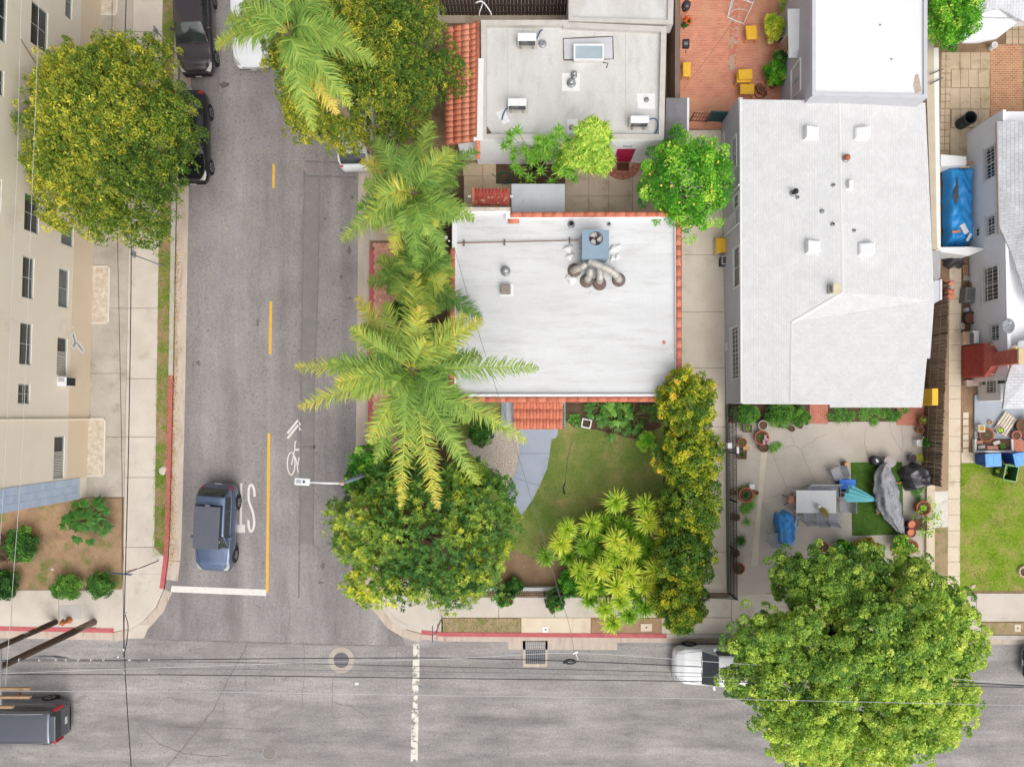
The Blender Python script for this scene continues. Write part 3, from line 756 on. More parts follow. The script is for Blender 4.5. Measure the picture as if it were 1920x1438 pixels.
# ------------------------------------------------------------------ buildings
WHITE_P = mat('white_paint',(240,240,238),var=.03,scale=1.5,fine=.03,rough=.6)
WHITE_M = mat('white_metal',(238,239,240),var=.03,fine=0,rough=.45)
GLASS_D = glassmat('glass_dark',(62,66,66))
GLASS_B = glassmat('glass_grey',(110,116,120))
BLINDS = mat('blind_slats',(206,202,194),var=.06,rough=.7)
METAL_G = mat('galvanised',(170,172,174),var=.12,scale=5,rough=.45,metal=.5)
BLACK_M = mat('black_metal',(44,43,46),var=.15,rough=.5)
BLACK_P = mat('black_plastic',(50,50,54),var=.15,rough=.55)
TERRA = mat('terracotta',(222,124,84),(206,104,68),scale=3,fine=.1,fscale=30,rough=.85)
TERRA2 = mat('terracotta_pale',(230,140,100),(216,118,80),scale=3,fine=.1,fscale=30,rough=.85)
class Wall:
 """vertical wall through two ground pixels; u along a->b, v up, n towards the viewer side"""
 def __init__(s,pa,pb,flip=False,base=0.0):
  s.a = P(*pa); s.b = P(*pb); s.a.z = s.b.z = base
  s.u = (s.b - s.a).normalized(); s.len = (s.b - s.a).length
  s.n = Vector((s.u.y,-s.u.x,0))
  if flip: s.n = -s.n
 def uv(s,px,py):
  d = Vector(((px - NX) / FPX,-(py - NY) / FPX,0))
  h = s.n.dot(s.a) / s.n.dot(d)
  w = d * h
  return (w - Vector((s.a.x,s.a.y,0))).dot(s.u),CAM_H - h
 def pt(s,u,v,d=0.0):
  return Vector((s.a.x,s.a.y,0)) + s.u * u + s.n * d + Vector((0,0,v))
 def rect(s,x0,y0,x1,y1,vertical=True):
  """opening from a pixel box: for walls running along y the px x gives the height"""
  xm,ym = (x0 + x1) / 2,(y0 + y1) / 2
  if vertical:
   us = sorted((s.uv(xm,y0)[0],s.uv(xm,y1)[0])); vs = sorted((s.uv(x0,ym)[1],s.uv(x1,ym)[1]))
  else:
   us = sorted((s.uv(x0,ym)[0],s.uv(x1,ym)[0])); vs = sorted((s.uv(xm,y0)[1],s.uv(xm,y1)[1]))
  return us[0],us[1],vs[0],vs[1]
 def slabmesh(s,u0,u1,v0,v1,openings=(),depth=.14,thick=.25,mb=None):
  """front face with real openings and reveals, plus back, ends and top"""
  mb = mb or MB()
  us = sorted({u0,u1} | {max(u0,min(u1,x)) for o in openings for x in o[:2]})
  vs = sorted({v0,v1} | {max(v0,min(v1,x)) for o in openings for x in o[2:4]})
  for i in range(len(us) - 1):
   for j in range(len(vs) - 1):
    uc,vc = (us[i] + us[i + 1]) / 2,(vs[j] + vs[j + 1]) / 2
    if any(o[0] < uc < o[1] and o[2] < vc < o[3] for o in openings): continue
    mb.add([s.pt(us[i],vs[j]),s.pt(us[i + 1],vs[j]),s.pt(us[i + 1],vs[j + 1]),s.pt(us[i],vs[j + 1])],[(0,1,2,3)])
  for o in openings:
   q = [(o[0],o[2]),(o[1],o[2]),(o[1],o[3]),(o[0],o[3])]
   for (a,b),(c,d) in zip(q,q[1:] + q[:1]):
    mb.add([s.pt(a,b),s.pt(c,d),s.pt(c,d,-depth),s.pt(a,b,-depth)],[(0,1,2,3)])
  q = [(u0,v0),(u1,v0),(u1,v1),(u0,v1)]
  mb.add([s.pt(a,b,-thick) for a,b in q],[(0,1,2,3)])
  for (a,b),(c,d) in zip(q,q[1:] + q[:1]):
   mb.add([s.pt(a,b),s.pt(c,d),s.pt(c,d,-thick),s.pt(a,b,-thick)],[(0,1,2,3)])
  return mb
 def plate(s,mb,u0,u1,v0,v1,d0,d1):
  vs = [s.pt(u,v,d) for d in (d0,d1) for u,v in ((u0,v0),(u1,v0),(u1,v1),(u0,v1))]
  return mb.add(vs,[(0,1,2,3),(7,6,5,4),(0,4,5,1),(1,5,6,2),(2,6,7,3),(3,7,4,0)])
def window(w,o,parent,frame_m,glass_m,depth=.10,fw=.05,bars=1,horiz=0,blinds=None,name='window',grille=None,proud=0.0):
 """a window part with frame, pane(s), mullions and optional blinds or grille as sub-parts"""
 u0,u1,v0,v1 = o
 mb = MB()
 w.plate(mb,u0,u1,v0,v0 + fw,-depth,-depth + .05 + proud); w.plate(mb,u0,u1,v1 - fw,v1,-depth,-depth + .05 + proud)
 w.plate(mb,u0,u0 + fw,v0 + fw,v1 - fw,-depth,-depth + .05 + proud); w.plate(mb,u1 - fw,u1,v0 + fw,v1 - fw,-depth,-depth + .05 + proud)
 win = mb.build(name,frame_m,parent)
 edges = [u0 + fw + (u1 - u0 - 2 * fw) * i / (bars + 1) for i in range(bars + 2)]
 for i in range(bars + 1):
  mb = MB(); w.plate(mb,edges[i] + .012,edges[i + 1] - .012,v0 + fw,v1 - fw,-depth + .004,-depth + .015)
  mb.build('pane',glass_m,win)
  if i:
   mb = MB(); w.plate(mb,edges[i] - .018,edges[i] + .018,v0 + fw,v1 - fw,-depth,-depth + .04); mb.build('mullion',frame_m,win)
 for h in range(horiz):
  vv = v0 + (v1 - v0) * (h + 1) / (horiz + 1)
  mb = MB(); w.plate(mb,u0 + fw,u1 - fw,vv - .015,vv + .015,-depth,-depth + .036); mb.build('glazing_bar',frame_m,win)
 if blinds:
  mb = MB(); b0,b1 = blinds
  n = max(4,int((b1 - b0) / .075))
  for i in range(n):
   uu = b0 + (b1 - b0) * (i + .5) / n
   w.plate(mb,uu - .026,uu + .026,v0 + fw + .03,v1 - fw - .02,-depth + .016,-depth + .03)
  mb.build('blinds',BLINDS,win)
 if grille:
  mb = MB(); n = grille
  for i in range(n + 1):
   uu = u0 + (u1 - u0) * i / n
   mb.tube([w.pt(uu,v0 - .05,.05),w.pt(uu,v1 + .05,.05)],.012,5)
  for k in range(4):
   vv = v0 - .04 + (v1 - v0 + .08) * k / 3
   mb.tube([w.pt(u0 - .03,vv,.05),w.pt(u1 + .03,vv,.05)],.012,5)
  mb.build('grille',WHITE_M,win)
 return win
# ---- apartment block on the left
APT = mat('stucco_cream',(248,237,218),(252,243,227),scale=.6,fine=.03,fscale=50,bump=.12,rough=.9,stain=(206,186,158),stain_scale=.5,stain_lo=.58,stain_hi=.9)
APT_B = mat('stucco_tan_band',(238,218,190),(242,224,198),scale=.7,fine=.03,rough=.9)
ALU = mat('window_aluminium',(186,196,194),var=.06,rough=.45,metal=.3)
aw = Wall((193,-80),(162,932),flip=True)
apt = thing('apartment_building','cream stucco apartment block with rows of aluminium windows along the pavement','building',aw.a)
wins = [  # px x0,y0,x1,y1, bars, blinds
 (110,505,129,577,1,0),(107,633,126,704,1,1),(101,818,121,897,1,1),(115,420,138,461,1,0),(123,-30,136,36,1,0),
 (42,482,64,560,1,0),(37,606,60,684,1,0),(34,720,57,757,1,0),(46,366,74,436,1,0),(58,12,90,92,1,0),(-14,-20,13,75,1,0),(-20,125,8,175,1,0),(-26,330,3,400,1,0)]
ops = [aw.rect(*q[:4]) for q in wins]
aw.slabmesh(0,aw.len,0,10.5,ops,.12).build('wall',APT,apt)
vb = aw.uv(131,600)[1]
body = MB(); q = [aw.pt(0,0,-.25),aw.pt(aw.len,0,-.25),aw.pt(aw.len,0,-13),aw.pt(0,0,-13)]
body.prism([(p.x,p.y) for p in q],0,10.5); body.build('rear_walls',APT,apt)
mb = MB()
hole = [o for o in ops if o[2] < vb]
cuts = [0] + sorted(x for o in hole for x in o[:2]) + [aw.len - 1.05]
us = [0,aw.len - 1.05]
mb2 = MB(); aw.plate(mb2,0,aw.len - 1.03,0,min([vb] + [o[2] - .02 for o in hole]),.001,.006); mb2.build('wall_base',APT_B,apt)
for q,o in zip(wins,ops):
 bl = (o[0] + .06 + (o[1] - o[0]) * .33,o[1] - .05) if q[5] else None
 window(aw,o,apt,ALU,GLASS_D if q[5] or q[0] < 60 else GLASS_B,depth=.1,bars=q[4],blinds=bl,horiz=1 if q[0] > 30 and q[0] < 60 and q[1] > 700 else 0)
# blue tiled corner strip
TILE_B = [mat('blue_tile_%d' % i,c,var=.05,rough=.4) for i,c in enumerate(((190,208,232),(184,204,230),(196,212,234)))]
u0 = aw.len - 1.03
for r_ in range(3):
 cu = [u0,u0 + .36,u0 + .70,aw.len + .02]
 for k in range(46):
  z0 = .62 + k * .20
  mb = MB(); aw.plate(mb,cu[r_] + .004,cu[r_ + 1] - .004,z0,z0 + .193,.0,.035); mb.build('blue_tile',rnd.choice(TILE_B),apt)
# downpipe, conduit
u,v = aw.uv(60,786)
mb = MB().tube([aw.pt(u,.02,.06),aw.pt(u,10.4,.06)],.045,8); mb.build('downpipe',APT,apt)
mb = MB().tube([aw.pt(aw.uv(40,76)[0],aw.uv(0,78)[1] if 0 else 5.6,.02),aw.pt(aw.uv(60,120)[0],4.4,.02)],.018,5); mb.build('conduit',mat('conduit_brown',(140,112,90)),apt)
# sprayed mark: grey shape with a thick white outline, and a dot
mb = MB()
def wallribbon(w,pts,width,d):
 uv = [w.uv(*p) for p in pts]; b = MB(); vs = []
 for i,(u,v) in enumerate(uv):
  a = uv[max(i - 1,0)]; c = uv[min(i + 1,len(uv) - 1)]; t = Vector((c[0] - a[0],c[1] - a[1])).normalized(); n = Vector((-t.y,t.x)) * width / 2
  vs += [w.pt(u - n.x,v - n.y,d),w.pt(u + n.x,v + n.y,d)]
 return b.add(vs,[(2 * i,2 * i + 2,2 * i + 3,2 * i + 1) for i in range(len(uv) - 1)])
crop = lambda x,y: (x / 3.595,440 + y / 3.595)
outl = [crop(*p) for p in ((480,672),(498,660),(514,716),(540,738),(566,782),(556,798),(538,778),(512,742),(500,772),(480,750),(494,726),(478,672))]
outl[-1] = outl[0]
wallribbon(aw,outl,.13,.009).build('graffiti_outline',mat('spray_white',(246,246,246),var=.02,rough=.8),apt)
uvs = [aw.uv(*p) for p in outl[:-1]]
MB().add([aw.pt(u,v,.0075) for u,v in uvs],[tuple(range(len(uvs)))]).build('graffiti_fill',mat('spray_grey',(176,172,168),var=.05),apt)
u,v = aw.uv(*crop(490,626)); mb = MB(); mb.add([aw.pt(u + .06 * math.cos(a),v + .07 * math.sin(a),.009) for a in [k * .5236 for k in range(12)]],[tuple(range(12))]); mb.build('graffiti_dot',MATS['spray_white'],apt)
# window air conditioner
o = aw.rect(107,706,126,726);
ac = thing('window_air_conditioner','white box air conditioner sticking out of the apartment wall','air conditioner',aw.pt((o[0] + o[1]) / 2,o[2],.1))
mb = MB(); aw.plate(mb,o[0] + .02,o[1] - .05,o[2] + .02,o[3] - .02,-.1,.42); mb.build('casing',WHITE_M,ac,bevel=.015)
mb = MB(); aw.plate(mb,o[0] + .05,o[1] - .08,o[2] + .05,o[3] - .05,.42,.43); mb.build('rear_grille',BLACK_P,ac)
mb = MB()
for k in range(6): aw.plate(mb,o[0] + .06,(o[0] + o[1]) / 2,o[3] - .02,o[3] - .012,.05 + k * .05,.075 + k * .05)
mb.build('louvre',mat('louvre_grey',(150,150,154)),ac)
# ---- white stucco houses with flat roofs
STUC_W = mat('stucco_white',(250,251,254),(254,254,255),scale=.8,fine=.03,bump=.1,rough=.9,stain=(206,204,204),stain_scale=1.1,stain_lo=.6,stain_hi=.9)
ROOF_W = mat('roof_coating_white',(214,214,214),(230,231,232),scale=.5,fine=.03,fscale=14,rough=.85,stretch=(.35,2.2,1),stain=(196,195,192),stain_scale=1.8,stain_lo=.5,stain_hi=.85)
ROOF_G = mat('roof_coating_dirty',(206,204,200),(222,220,217),scale=.6,fine=.05,fscale=12,rough=.9,stretch=(1.4,.6,1),stain=(190,186,178),stain_scale=1.5,stain_lo=.5,stain_hi=.8)
PARAPET = mat('parapet_weathered',(196,190,182),(214,209,202),scale=2,fine=.12,rough=.9)
def px_poly(poly,z): return [P(x,y,z).xy for x,y in poly]
def shrink(poly,d):
 """inset a world polygon by d"""
 pts = [Vector(p) for p in poly]; n = len(pts)
 a = sum(pts[i].x * pts[(i + 1) % n].y - pts[(i + 1) % n].x * pts[i].y for i in range(n))
 if a < 0: pts.reverse()
 out = []
 for i in range(n):
  e1 = (pts[i] - pts[i - 1]).normalized(); e2 = (pts[(i + 1) % n] - pts[i]).normalized()
  n1 = Vector((-e1.y,e1.x)); n2 = Vector((-e2.y,e2.x)); b = n1 + n2
  out.append(pts[i] + b * (d / max(.3,b.dot(n1))))
 return out
def ring_prism(outer,inner,z0,z1):
 """outer/inner same vertex count and winding"""
 mb = MB(); n = len(outer)
 def oc(pl):
  a = sum(pl[i][0] * pl[(i + 1) % n][1] - pl[(i + 1) % n][0] * pl[i][1] for i in range(n)); return list(pl) if a > 0 else list(pl)[::-1]
 outer = oc(outer); inner = oc(inner)
 # align start
 k = min(range(n),key=lambda i: (Vector(inner[i]) - Vector(outer[0])).length); inner = inner[k:] + inner[:k]
 vs = [(p[0],p[1],z0) for p in outer] + [(p[0],p[1],z1) for p in outer] + [(p[0],p[1],z1) for p in inner] + [(p[0],p[1],z0) for p in inner]
 fs = []
 for i in range(n):
  j = (i + 1) % n
  fs += [(i,j,n + j,n + i),(n + i,n + j,2 * n + j,2 * n + i),(2 * n + i,2 * n + j,3 * n + j,3 * n + i)]
 return mb.add(vs,fs)
def barrel_tile(L_,W_,th=.018,seg=6,taper=.985):
 """half-round clay tile along +x (downhill), mesh data"""
 vs = []
 for i,(x,s_) in enumerate(((0,taper),(L_,1.0))):
  for k in range(seg + 1):
   a = math.pi * k / seg
   vs.append((x,-math.cos(a) * W_ / 2 * s_,math.sin(a) * W_ * .34 * s_))
  for k in range(seg + 1):
   a = math.pi * k / seg
   vs.append((x,-math.cos(a) * (W_ / 2 * s_ - th),math.sin(a) * (W_ * .34 * s_ - th)))
 n = seg + 1; fs = []
 for k in range(seg):
  fs += [(k,k + 1,2 * n + k + 1,2 * n + k),(n + k + 1,n + k,3 * n + k,3 * n + k + 1)]
  fs += [(2 * n + k,2 * n + k + 1,3 * n + k + 1,3 * n + k),(k + 1,k,n + k,n + k + 1)]
 return vs,fs
TILE_MESH = {}
def tile_mesh(key,L_,W_,m):
 if key not in TILE_MESH:
  v,f = barrel_tile(L_,W_); me = bpy.data.meshes.new('roof_tile'); me.from_pydata(v,[],f); me.materials.append(m)
  me.polygons.foreach_set('use_smooth',[True] * len(me.polygons)); TILE_MESH[key] = me
 return TILE_MESH[key]
def put(name,me,parent,loc,rot):
 o = bpy.data.objects.new(name,me); COL.objects.link(o); o.parent = parent
 o.location = Vector(loc) - OFF[parent.name]; o.rotation_euler = rot
 return o
TER = [mat('clay_%d' % i,c,c2,scale=4,fine=.12,fscale=30,rough=.85,coord='obj') for i,(c,c2) in enumerate((((226,146,116),(210,126,98)),((218,134,104),(200,114,88)),((232,158,128),(216,138,110))))]
TERO = [mat('clay_cap_%d' % i,c,c2,scale=5,fine=.14,fscale=22,rough=.9,coord='pos',stain=(186,112,88),stain_scale=2.2,stain_lo=.52,stain_hi=.7) for i,(c,c2) in enumerate((((224,144,116),(208,124,98)),((218,132,104),(198,112,88))))]
# -- corner house in the middle
Z1 = 3.35
mh_out = [(848,391),(957,391),(957,401),(1274,401),(1277,748),(846,748)]
mh_w = px_poly(mh_out,Z1)
house = thing('corner_house','white flat roofed corner house with orange clay tile coping and a tiled porch','house',(mh_w[0].x,mh_w[0].y,0))
inner = shrink(mh_w,.22)
ring_prism(mh_w,inner,0,Z1).build('wall',STUC_W,house)
MB().prism(inner,2.6,Z1 - .18).build('roof',ROOF_W,house)
# seams of the roof membrane
for i in range(9):
 y = P(0,430 + i * 36,Z1 - .18).y
 MB().box(((inner[0].x + inner[2].x) / 2 + 0,y,Z1 - .178),(11.0,.05,.004)) if 0 else None
for i in range(1,10):
 x = lerp(P(852,0,3.2).x,P(1270,0,3.2).x,i / 10)
 MB().box((x,P(0,575,3.2).y,Z1 - .1785),(.035,8.2,.007)).build('membrane_seam',ROOF_W,house)
# coping tiles
def coping(parent,pa,pb,z,L_=.5,W_=.26,skip=()):
 a = P(pa[0],pa[1],z); b = P(pb[0],pb[1],z); d = b - a; n = max(1,round(d.length / (L_ * .93))); st = d / n
 for i in range(n):
  me = tile_mesh(('cap%d' % (i % 2),round(L_,2),W_),L_,W_,TERO[i % 2])
  o = put('coping_tile',me,parent,a + st * i + Vector((0,0,-.02)),(0,-.02,math.atan2(d.y,d.x) + rnd.uniform(-.008,.008)))
coping(house,(957,403),(1268,402),Z1)
coping(house,(1271.5,402),(1273,748),Z1)
coping(house,(852,749),(1270,748.5),Z1)
coping(house,(848.5,466),(847,745),Z1)
mb = MB(); q = px_poly([(849,389),(957,389),(957,396),(849,396)],Z1 + .02); mb.prism(q,Z1 - .1,Z1 + .03); mb.build('parapet_cap',mat('cap_stained',(226,222,216),(196,170,150),scale=3),house)
put('coping_tile',tile_mesh(('cap0',.5,.3),.5,.30,TERO[0]),house,P(953,414,3.2),(0,0,.05))
# loose debris and marks on the roof
for pts in ([(854,640),(858,634),(863,630),(862,638),(857,644)],[(853,680),(858,664),(861,676),(857,690),(855,682)],[(911,394),(922,392),(928,393),(920,397)]):
 MB().prism(px_poly(pts,3.18),Z1 - .178,Z1 - .168).build('rust_flake',mat('rust_brown',(120,92,78),var=.2),house)
# porch
pr = px_poly([(964,750),(1055,750),(1055,803),(966,803)],2.75)
porch_t = px_poly([(962,752),(1055,752)],2.75)
xs0,xs1 = P(962,0,2.75).x,P(1055,0,2.7).x; y0 = P(0,749,2.85).y; y1 = P(0,803,2.55).y
MB().add([(xs0,y0,2.78),(xs1,y0,2.78),(xs1,y1,2.5),(xs0,y1,2.5),(xs0,y0,2.70),(xs1,y0,2.70),(xs1,y1,2.42),(xs0,y1,2.42)],[(0,1,2,3),(7,6,5,4),(0,4,5,1),(1,5,6,2),(2,6,7,3),(3,7,4,0)]).build('porch_roof',TERO[1],house)
slope = math.atan2(.28,y0 - y1); nC = 15; Lp = math.hypot(.28,y0 - y1)
for i in range(nC):
 for k in range(3):
  f = k / 3
  me = tile_mesh(('porch%d' % ((i + k) % 2),1),Lp / 3 * 1.08,(xs1 - xs0) / nC * 1.02,TERO[(i + k) % 2])
  put('porch_tile',me,house,(xs0 + (xs1 - xs0) * (i + .5) / nC,y0 - (y0 - y1) * f,2.785 - .28 * f + .006 * k),(0,slope,-math.pi / 2))
for x in (xs0 + .1,xs1 - .1):
 MB().box((x,y1 + .12,1.22),(.16,.16,2.44)).build('porch_post',WHITE_P,house)
MB().box((xs0 - .18,(y0 + y1) / 2,2.2),(.28,y0 - y1,.1)).build('porch_beam',mat('beam_grey',(186,190,196)),house)
MB().prism(px_poly([(940,752),(1060,752),(1060,800),(940,800)],.1),0,.12).build('porch_step',PAINT_G,house)
mb = MB()
for k in range(9): mb.box((xs1 + .12,lerp(y0 - .2,y1,k / 8),1.2),(.03,.03,1.9))
for k in range(9): mb.box((xs1 + .12,(y0 + y1) / 2 - .1,.3 + k * .22),(.03,y0 - y1 - .2,.03))
mb.build('porch_lattice',mat('lattice_green',(150,168,150)),house)
# entry wing tiles over the north gate
gt = thing('gate_roof','weathered red tiled gate roof between the two white houses','gate',P(888,380))
gx0,gx1 = P(890,0,2.4).x,P(955,0,2.4).x; gy0,gy1 = P(0,352,2.4).y,P(0,383,2.4).y
GATE_T = [mat('gate_clay_%d' % i,c,c2,scale=7,fine=.2,fscale=20,rough=.9,stain=(206,170,130),stain_scale=6,stain_lo=.55,stain_hi=.62,coord='obj') for i,(c,c2) in enumerate((((192,92,84),(176,72,66)),((200,104,92),(182,80,72))))]
MB().bx(gx0,gx1,gy1,gy0,2.24,2.33).build('deck',GATE_T[0],gt)
for i in range(10):
 for k in range(2):
  Lg = (gy0 - gy1) / 2
  put('roof_tile',tile_mesh(('gate%d' % (i % 2),1),Lg * 1.06,(gx1 - gx0) / 10 * 1.02,GATE_T[i % 2]),gt,(gx0 + (gx1 - gx0) * (i + .5) / 10,gy0 - Lg * k,2.33 - .05 * k),(0,.08,-math.pi / 2))
MB().box((gx0 - .08,(gy0 + gy1) / 2,2.35),(.14,gy0 - gy1,.12)).build('ridge_tile',TERO[0],gt,bevel=.03)
for x in (gx0 + .06,gx1 - .06): MB().box((x,(gy0 + gy1) / 2,1.12),(.1,.5,2.24)).build('post',WHITE_P,gt)
for x in (gx0 - .25,gx1 + .1): MB().box((x,(gy0 + gy1) / 2,2.3),(.14,.1,.06)).build('bracket',WHITE_P,gt)
cs = thing('storage_canopy','flat grey sheet canopy beside the red tiled gate','canopy',P(1010,380))
q = px_poly([(959,345),(1059,345),(1059,398),(959,398)],2.1)
MB().prism(q,2.04,2.1).build('sheet',mat('canopy_grey',(190,194,200),(204,208,213),scale=1.2,rough=.6,stain=(170,172,174),stain_scale=1.5),cs,bevel=.01)
for p in shrink(q,.15): MB().box((p.x,p.y,1.02),(.07,.07,2.04)).build('post',METAL_G,cs)
# -- white house to the north
Z2 = 3.15
nh_out = [(902,38),(1066,38),(1066,42),(1250,50),(1245,262),(902,262)]
nh = px_poly(nh_out,Z2)
hw = Wall((890,306),(1236,300))
north = thing('north_house','white flat roofed house with a clay tile side roof and a crimson front door','house',(nh[5].x,nh[5].y,0))
inner = shrink(nh,.25)
ring_prism(nh,inner,2.2,Z2).build('parapet',PARAPET,north)
MB().prism(shrink(nh,.1),0,Z2 - .22).build('roof',ROOF_G,north)
hs_a = P(902,262,Z2); hs_b = P(1245,262,Z2)
fw = Wall.__new__(Wall); fw.a = Vector((hs_a.x - .35,hs_a.y - .02,0)); fw.b = Vector((hs_b.x,hs_b.y - .02,0)); fw.u = (fw.b - fw.a).normalized(); fw.len = (fw.b - fw.a).length; fw.n = Vector((fw.u.y,-fw.u.x,0))
do = fw.rect(1153,280,1187,307,vertical=False); do = (do[0],do[1],0.0,2.05)
fw.slabmesh(0,fw.len,0,Z2 - .04,[do],.12,.14).build('wall',STUC_W,north)
mb = MB(); fw.plate(mb,do[0],do[1],0.05,2.05,-.10,-.05); door = mb.build('door',mat('door_crimson',(196,40,84),var=.08,rough=.4),north)
for r_ in range(5):
 for c_ in range(3):
  mb = MB(); du = (do[1] - do[0] - .2) / 3; uu = do[0] + .1 + du * c_
  fw.plate(mb,uu + .03,uu + du - .03,.2 + .36 * r_,.2 + .36 * r_ + .30,-.05,-.03); mb.build('panel',MATS['door_crimson'],door)
mb = MB().lathe(fw.pt(do[0] + .09,1.0,-.03),[(.03,0),(.03,.03)],8); mb.build('knob',METAL_G,door)
mb = MB(); fw.plate(mb,do[0] + .2,do[1] - .25,2.42,2.47,0,.06); mb.build('house_lamp_bar',METAL_G,north)
nw = Wall((1200,300),(1236,300))
# north parapet of the rear wing
MB().prism(px_poly([(1068,-120),(1262,-120),(1256,44),(1068,38)],Z2),0,Z2 - .12).build('rear_roof',ROOF_G,north)
ring_prism(px_poly([(1066,-120),(1266,-120),(1262,46),(1066,40)],Z2 + .02),px_poly([(1074,-112),(1255,-112),(1252,38),(1074,33)],Z2 + .02),2.4,Z2 + .02).build('rear_parapet',PARAPET,north)
for x_ in (952,1173):
 MB().box((P(x_,0,Z2 - .2).x,P(0,150,Z2 - .2).y,Z2 - .219),(.025,5.0,.006)).build('membrane_seam',mat('seam_grey',(194,188,180)),north)
# flashing strip and side roof with clay tiles
MB().prism(px_poly([(897,110),(907,110),(905,262),(894,262)],Z2 + .01),Z2 - .5,Z2 + .012).build('flashing',WHITE_P,north)
rx0 = P(837,0,2.55).x; rx1 = P(897,0,Z2).x; ry0 = P(0,44,2.9).y; ry1 = P(0,268,2.7).y
zt,zb = 3.02,2.5
rows = 21; cols = 4
MB().add([(rx1,ry0,zt - .04),(rx1,ry1,zt - .04),(rx0,ry1,zb - .04),(rx0,ry0,zb - .04),(rx1,ry0,zt - .14),(rx1,ry1,zt - .14),(rx0,ry1,zb - .14),(rx0,ry0,zb - .14)],[(0,1,2,3),(7,6,5,4),(0,4,5,1),(1,5,6,2),(2,6,7,3),(3,7,4,0)]).build('side_roof',TER[1],north)
sl = math.atan2(zt - zb,rx1 - rx0); Lr = math.hypot(zt - zb,rx1 - rx0) / cols; Wr = (ry0 - ry1) / rows
for i in range(rows):
 for k in range(cols):
  f = k / cols
  put('roof_tile',tile_mesh(('side%d' % ((i * 3 + k * 2) % 3),1),Lr * 1.07,Wr * 1.03,TER[(i * 3 + k * 2) % 3]),north,
   (rx1 - (rx1 - rx0) * f,ry0 - Wr * (i + .5),zt - (zt - zb) * f + .014 * (k) - .02),(0,sl - .04,math.pi + rnd.uniform(-.02,.02)))
mb = MB(); mb.box(((rx0 + .5 + rx1) / 2,(ry0 + ry1) / 2,1.2),(rx1 - rx0 - .5,ry0 - ry1 - .3,2.36)); mb.build('side_wing',STUC_W,north)
put('ridge_strip',tile_mesh(('ridge',1),6.4,.22,TERO[0]),north,(rx1 - .04,ry0 + .02,zt + .0),(0,0,-math.pi / 2))
# brick step, mat
bs = thing('door_step','half round red brick step in front of the crimson door','step',P(1165,320))
cx,cy = P(1167,308).xy
BSM = [mat('step_brick_%d' % i,c,var=.12,scale=5,rough=.9) for i,c in enumerate(((190,120,102),(174,104,88),(200,134,116)))]
for ring_,(r0,r1,z1,n_) in enumerate(((.42,.60,.20,16),(.60,.84,.12,26))):
 MB().lathe((cx,cy,0),[(r1 * .98,0),(r1 * .98,z1 - .03)],30,sq=(1.1,.95)).build('bed',mat('mortar',(190,176,160),rough=.95),bs)
 for k in range(n_):
  a = math.pi + math.pi * (k + .5) / n_ ; am = math.pi * (r0 + r1) / 2 / n_ * .9
  c_ = Vector((cx + math.cos(a) * (r0 + r1) / 2 * 1.1,cy + math.sin(a) * (r0 + r1) / 2 * .95,z1 / 2 + .01))
  MB().box(c_,(r1 - r0 - .02,am,z1),a).build('brick',BSM[k % 3],bs,bevel=.008)
MB().box((cx,cy - .22,.225),(.62,.40,.03)).build('landing',BSM[1],bs)
dm = MB().box((cx,cy - .22,.255),(.58,.36,.022)).build('door_mat',mat('mat_brown',(92,60,40),var=.25,scale=12,rough=.95)); dm.location = (0,0,0)
tag(dm,'dark brown door mat on the brick step','mat')
# lean-to roof and white strip between north house and brick patio
lt = thing('lean_to','dark grey lean-to roof between the white house and the brick patio','canopy',P(1270,230))
MB().prism(px_poly([(1249,184),(1290,184),(1290,246),(1246,285)],2.3),2.22,2.3).build('roof',mat('roof_felt_grey',(124,122,126),(140,138,142),scale=2,rough=.9),lt)
MB().prism(px_poly([(1288.5,184),(1292.5,184),(1292,246),(1288,247)],2.31),2.2,2.31).build('trim',WHITE_P,lt)
for p in ((1289,188),(1289,242)): q = P(p[0],p[1],2.2); MB().box((q.x,q.y,1.1),(.08,.08,2.2)).build('post',WHITE_P,lt)
# ---- grey house with white shingle roof
GREY_W = mat('stucco_grey',(206,207,217),(216,217,224),scale=.8,fine=.03,rough=.85,bump=.1)
SHING = brickmat('shingle_white',(228,228,228),(220,220,220),(206,206,205),.17,.115,.008,bump=.5,rough=.9,blotch=.05)
SHING_Y = brickmat('shingle_white_rot',(228,228,228),(220,220,220),(206,206,205),.17,.115,.008,bump=.5,rough=.9,rot=math.pi / 2,blotch=.05)
gw = Wall((1352,232),(1361,757))
gw.n = Vector((-abs(gw.n.x),gw.n.y * (-1 if gw.n.x > 0 else 1),0)).normalized() if gw.n.x > 0 else gw.n
gh = thing('grey_house','grey walled house with a wide white shingle roof','house',gw.a)
gopen = [(1373,256,1382,318),(1375,363,1386,392),(1375,462,1388,540),(1371,612,1386,712)]
gops = [gw.rect(*q) for q in gopen]
ZE = 3.0
gw.slabmesh(0,gw.len,0,ZE - .06,gops,.1,.2).build('wall',GREY_W,gh)
MB().prism([gw.pt(0,0,-.2).xy,gw.pt(gw.len,0,-.2).xy,P(1662,757).xy,P(1662,250).xy],0,ZE - .3).build('other_walls',GREY_W,gh)
for i,o in enumerate(gops):
 window(gw,o,gh,WHITE_P,GLASS_D,depth=.06,fw=.07,bars=1,grille=(8,None,None,12)[i],proud=.05)
def roofpoly(name,pts,m,parent,th=.10):
 vs = [P(x,y,z) for x,y,z in pts]; n = len(vs)
 mb = MB(); mb.add(vs + [v - Vector((0,0,th)) for v in vs],[tuple(range(n)),tuple(range(2 * n - 1,n - 1,-1))] + [(i,(i + 1) % n,n + (i + 1) % n,n + i) for i in range(n)])
 return mb.build(name,m,parent)
ZR = 3.32; ZM = 3.17
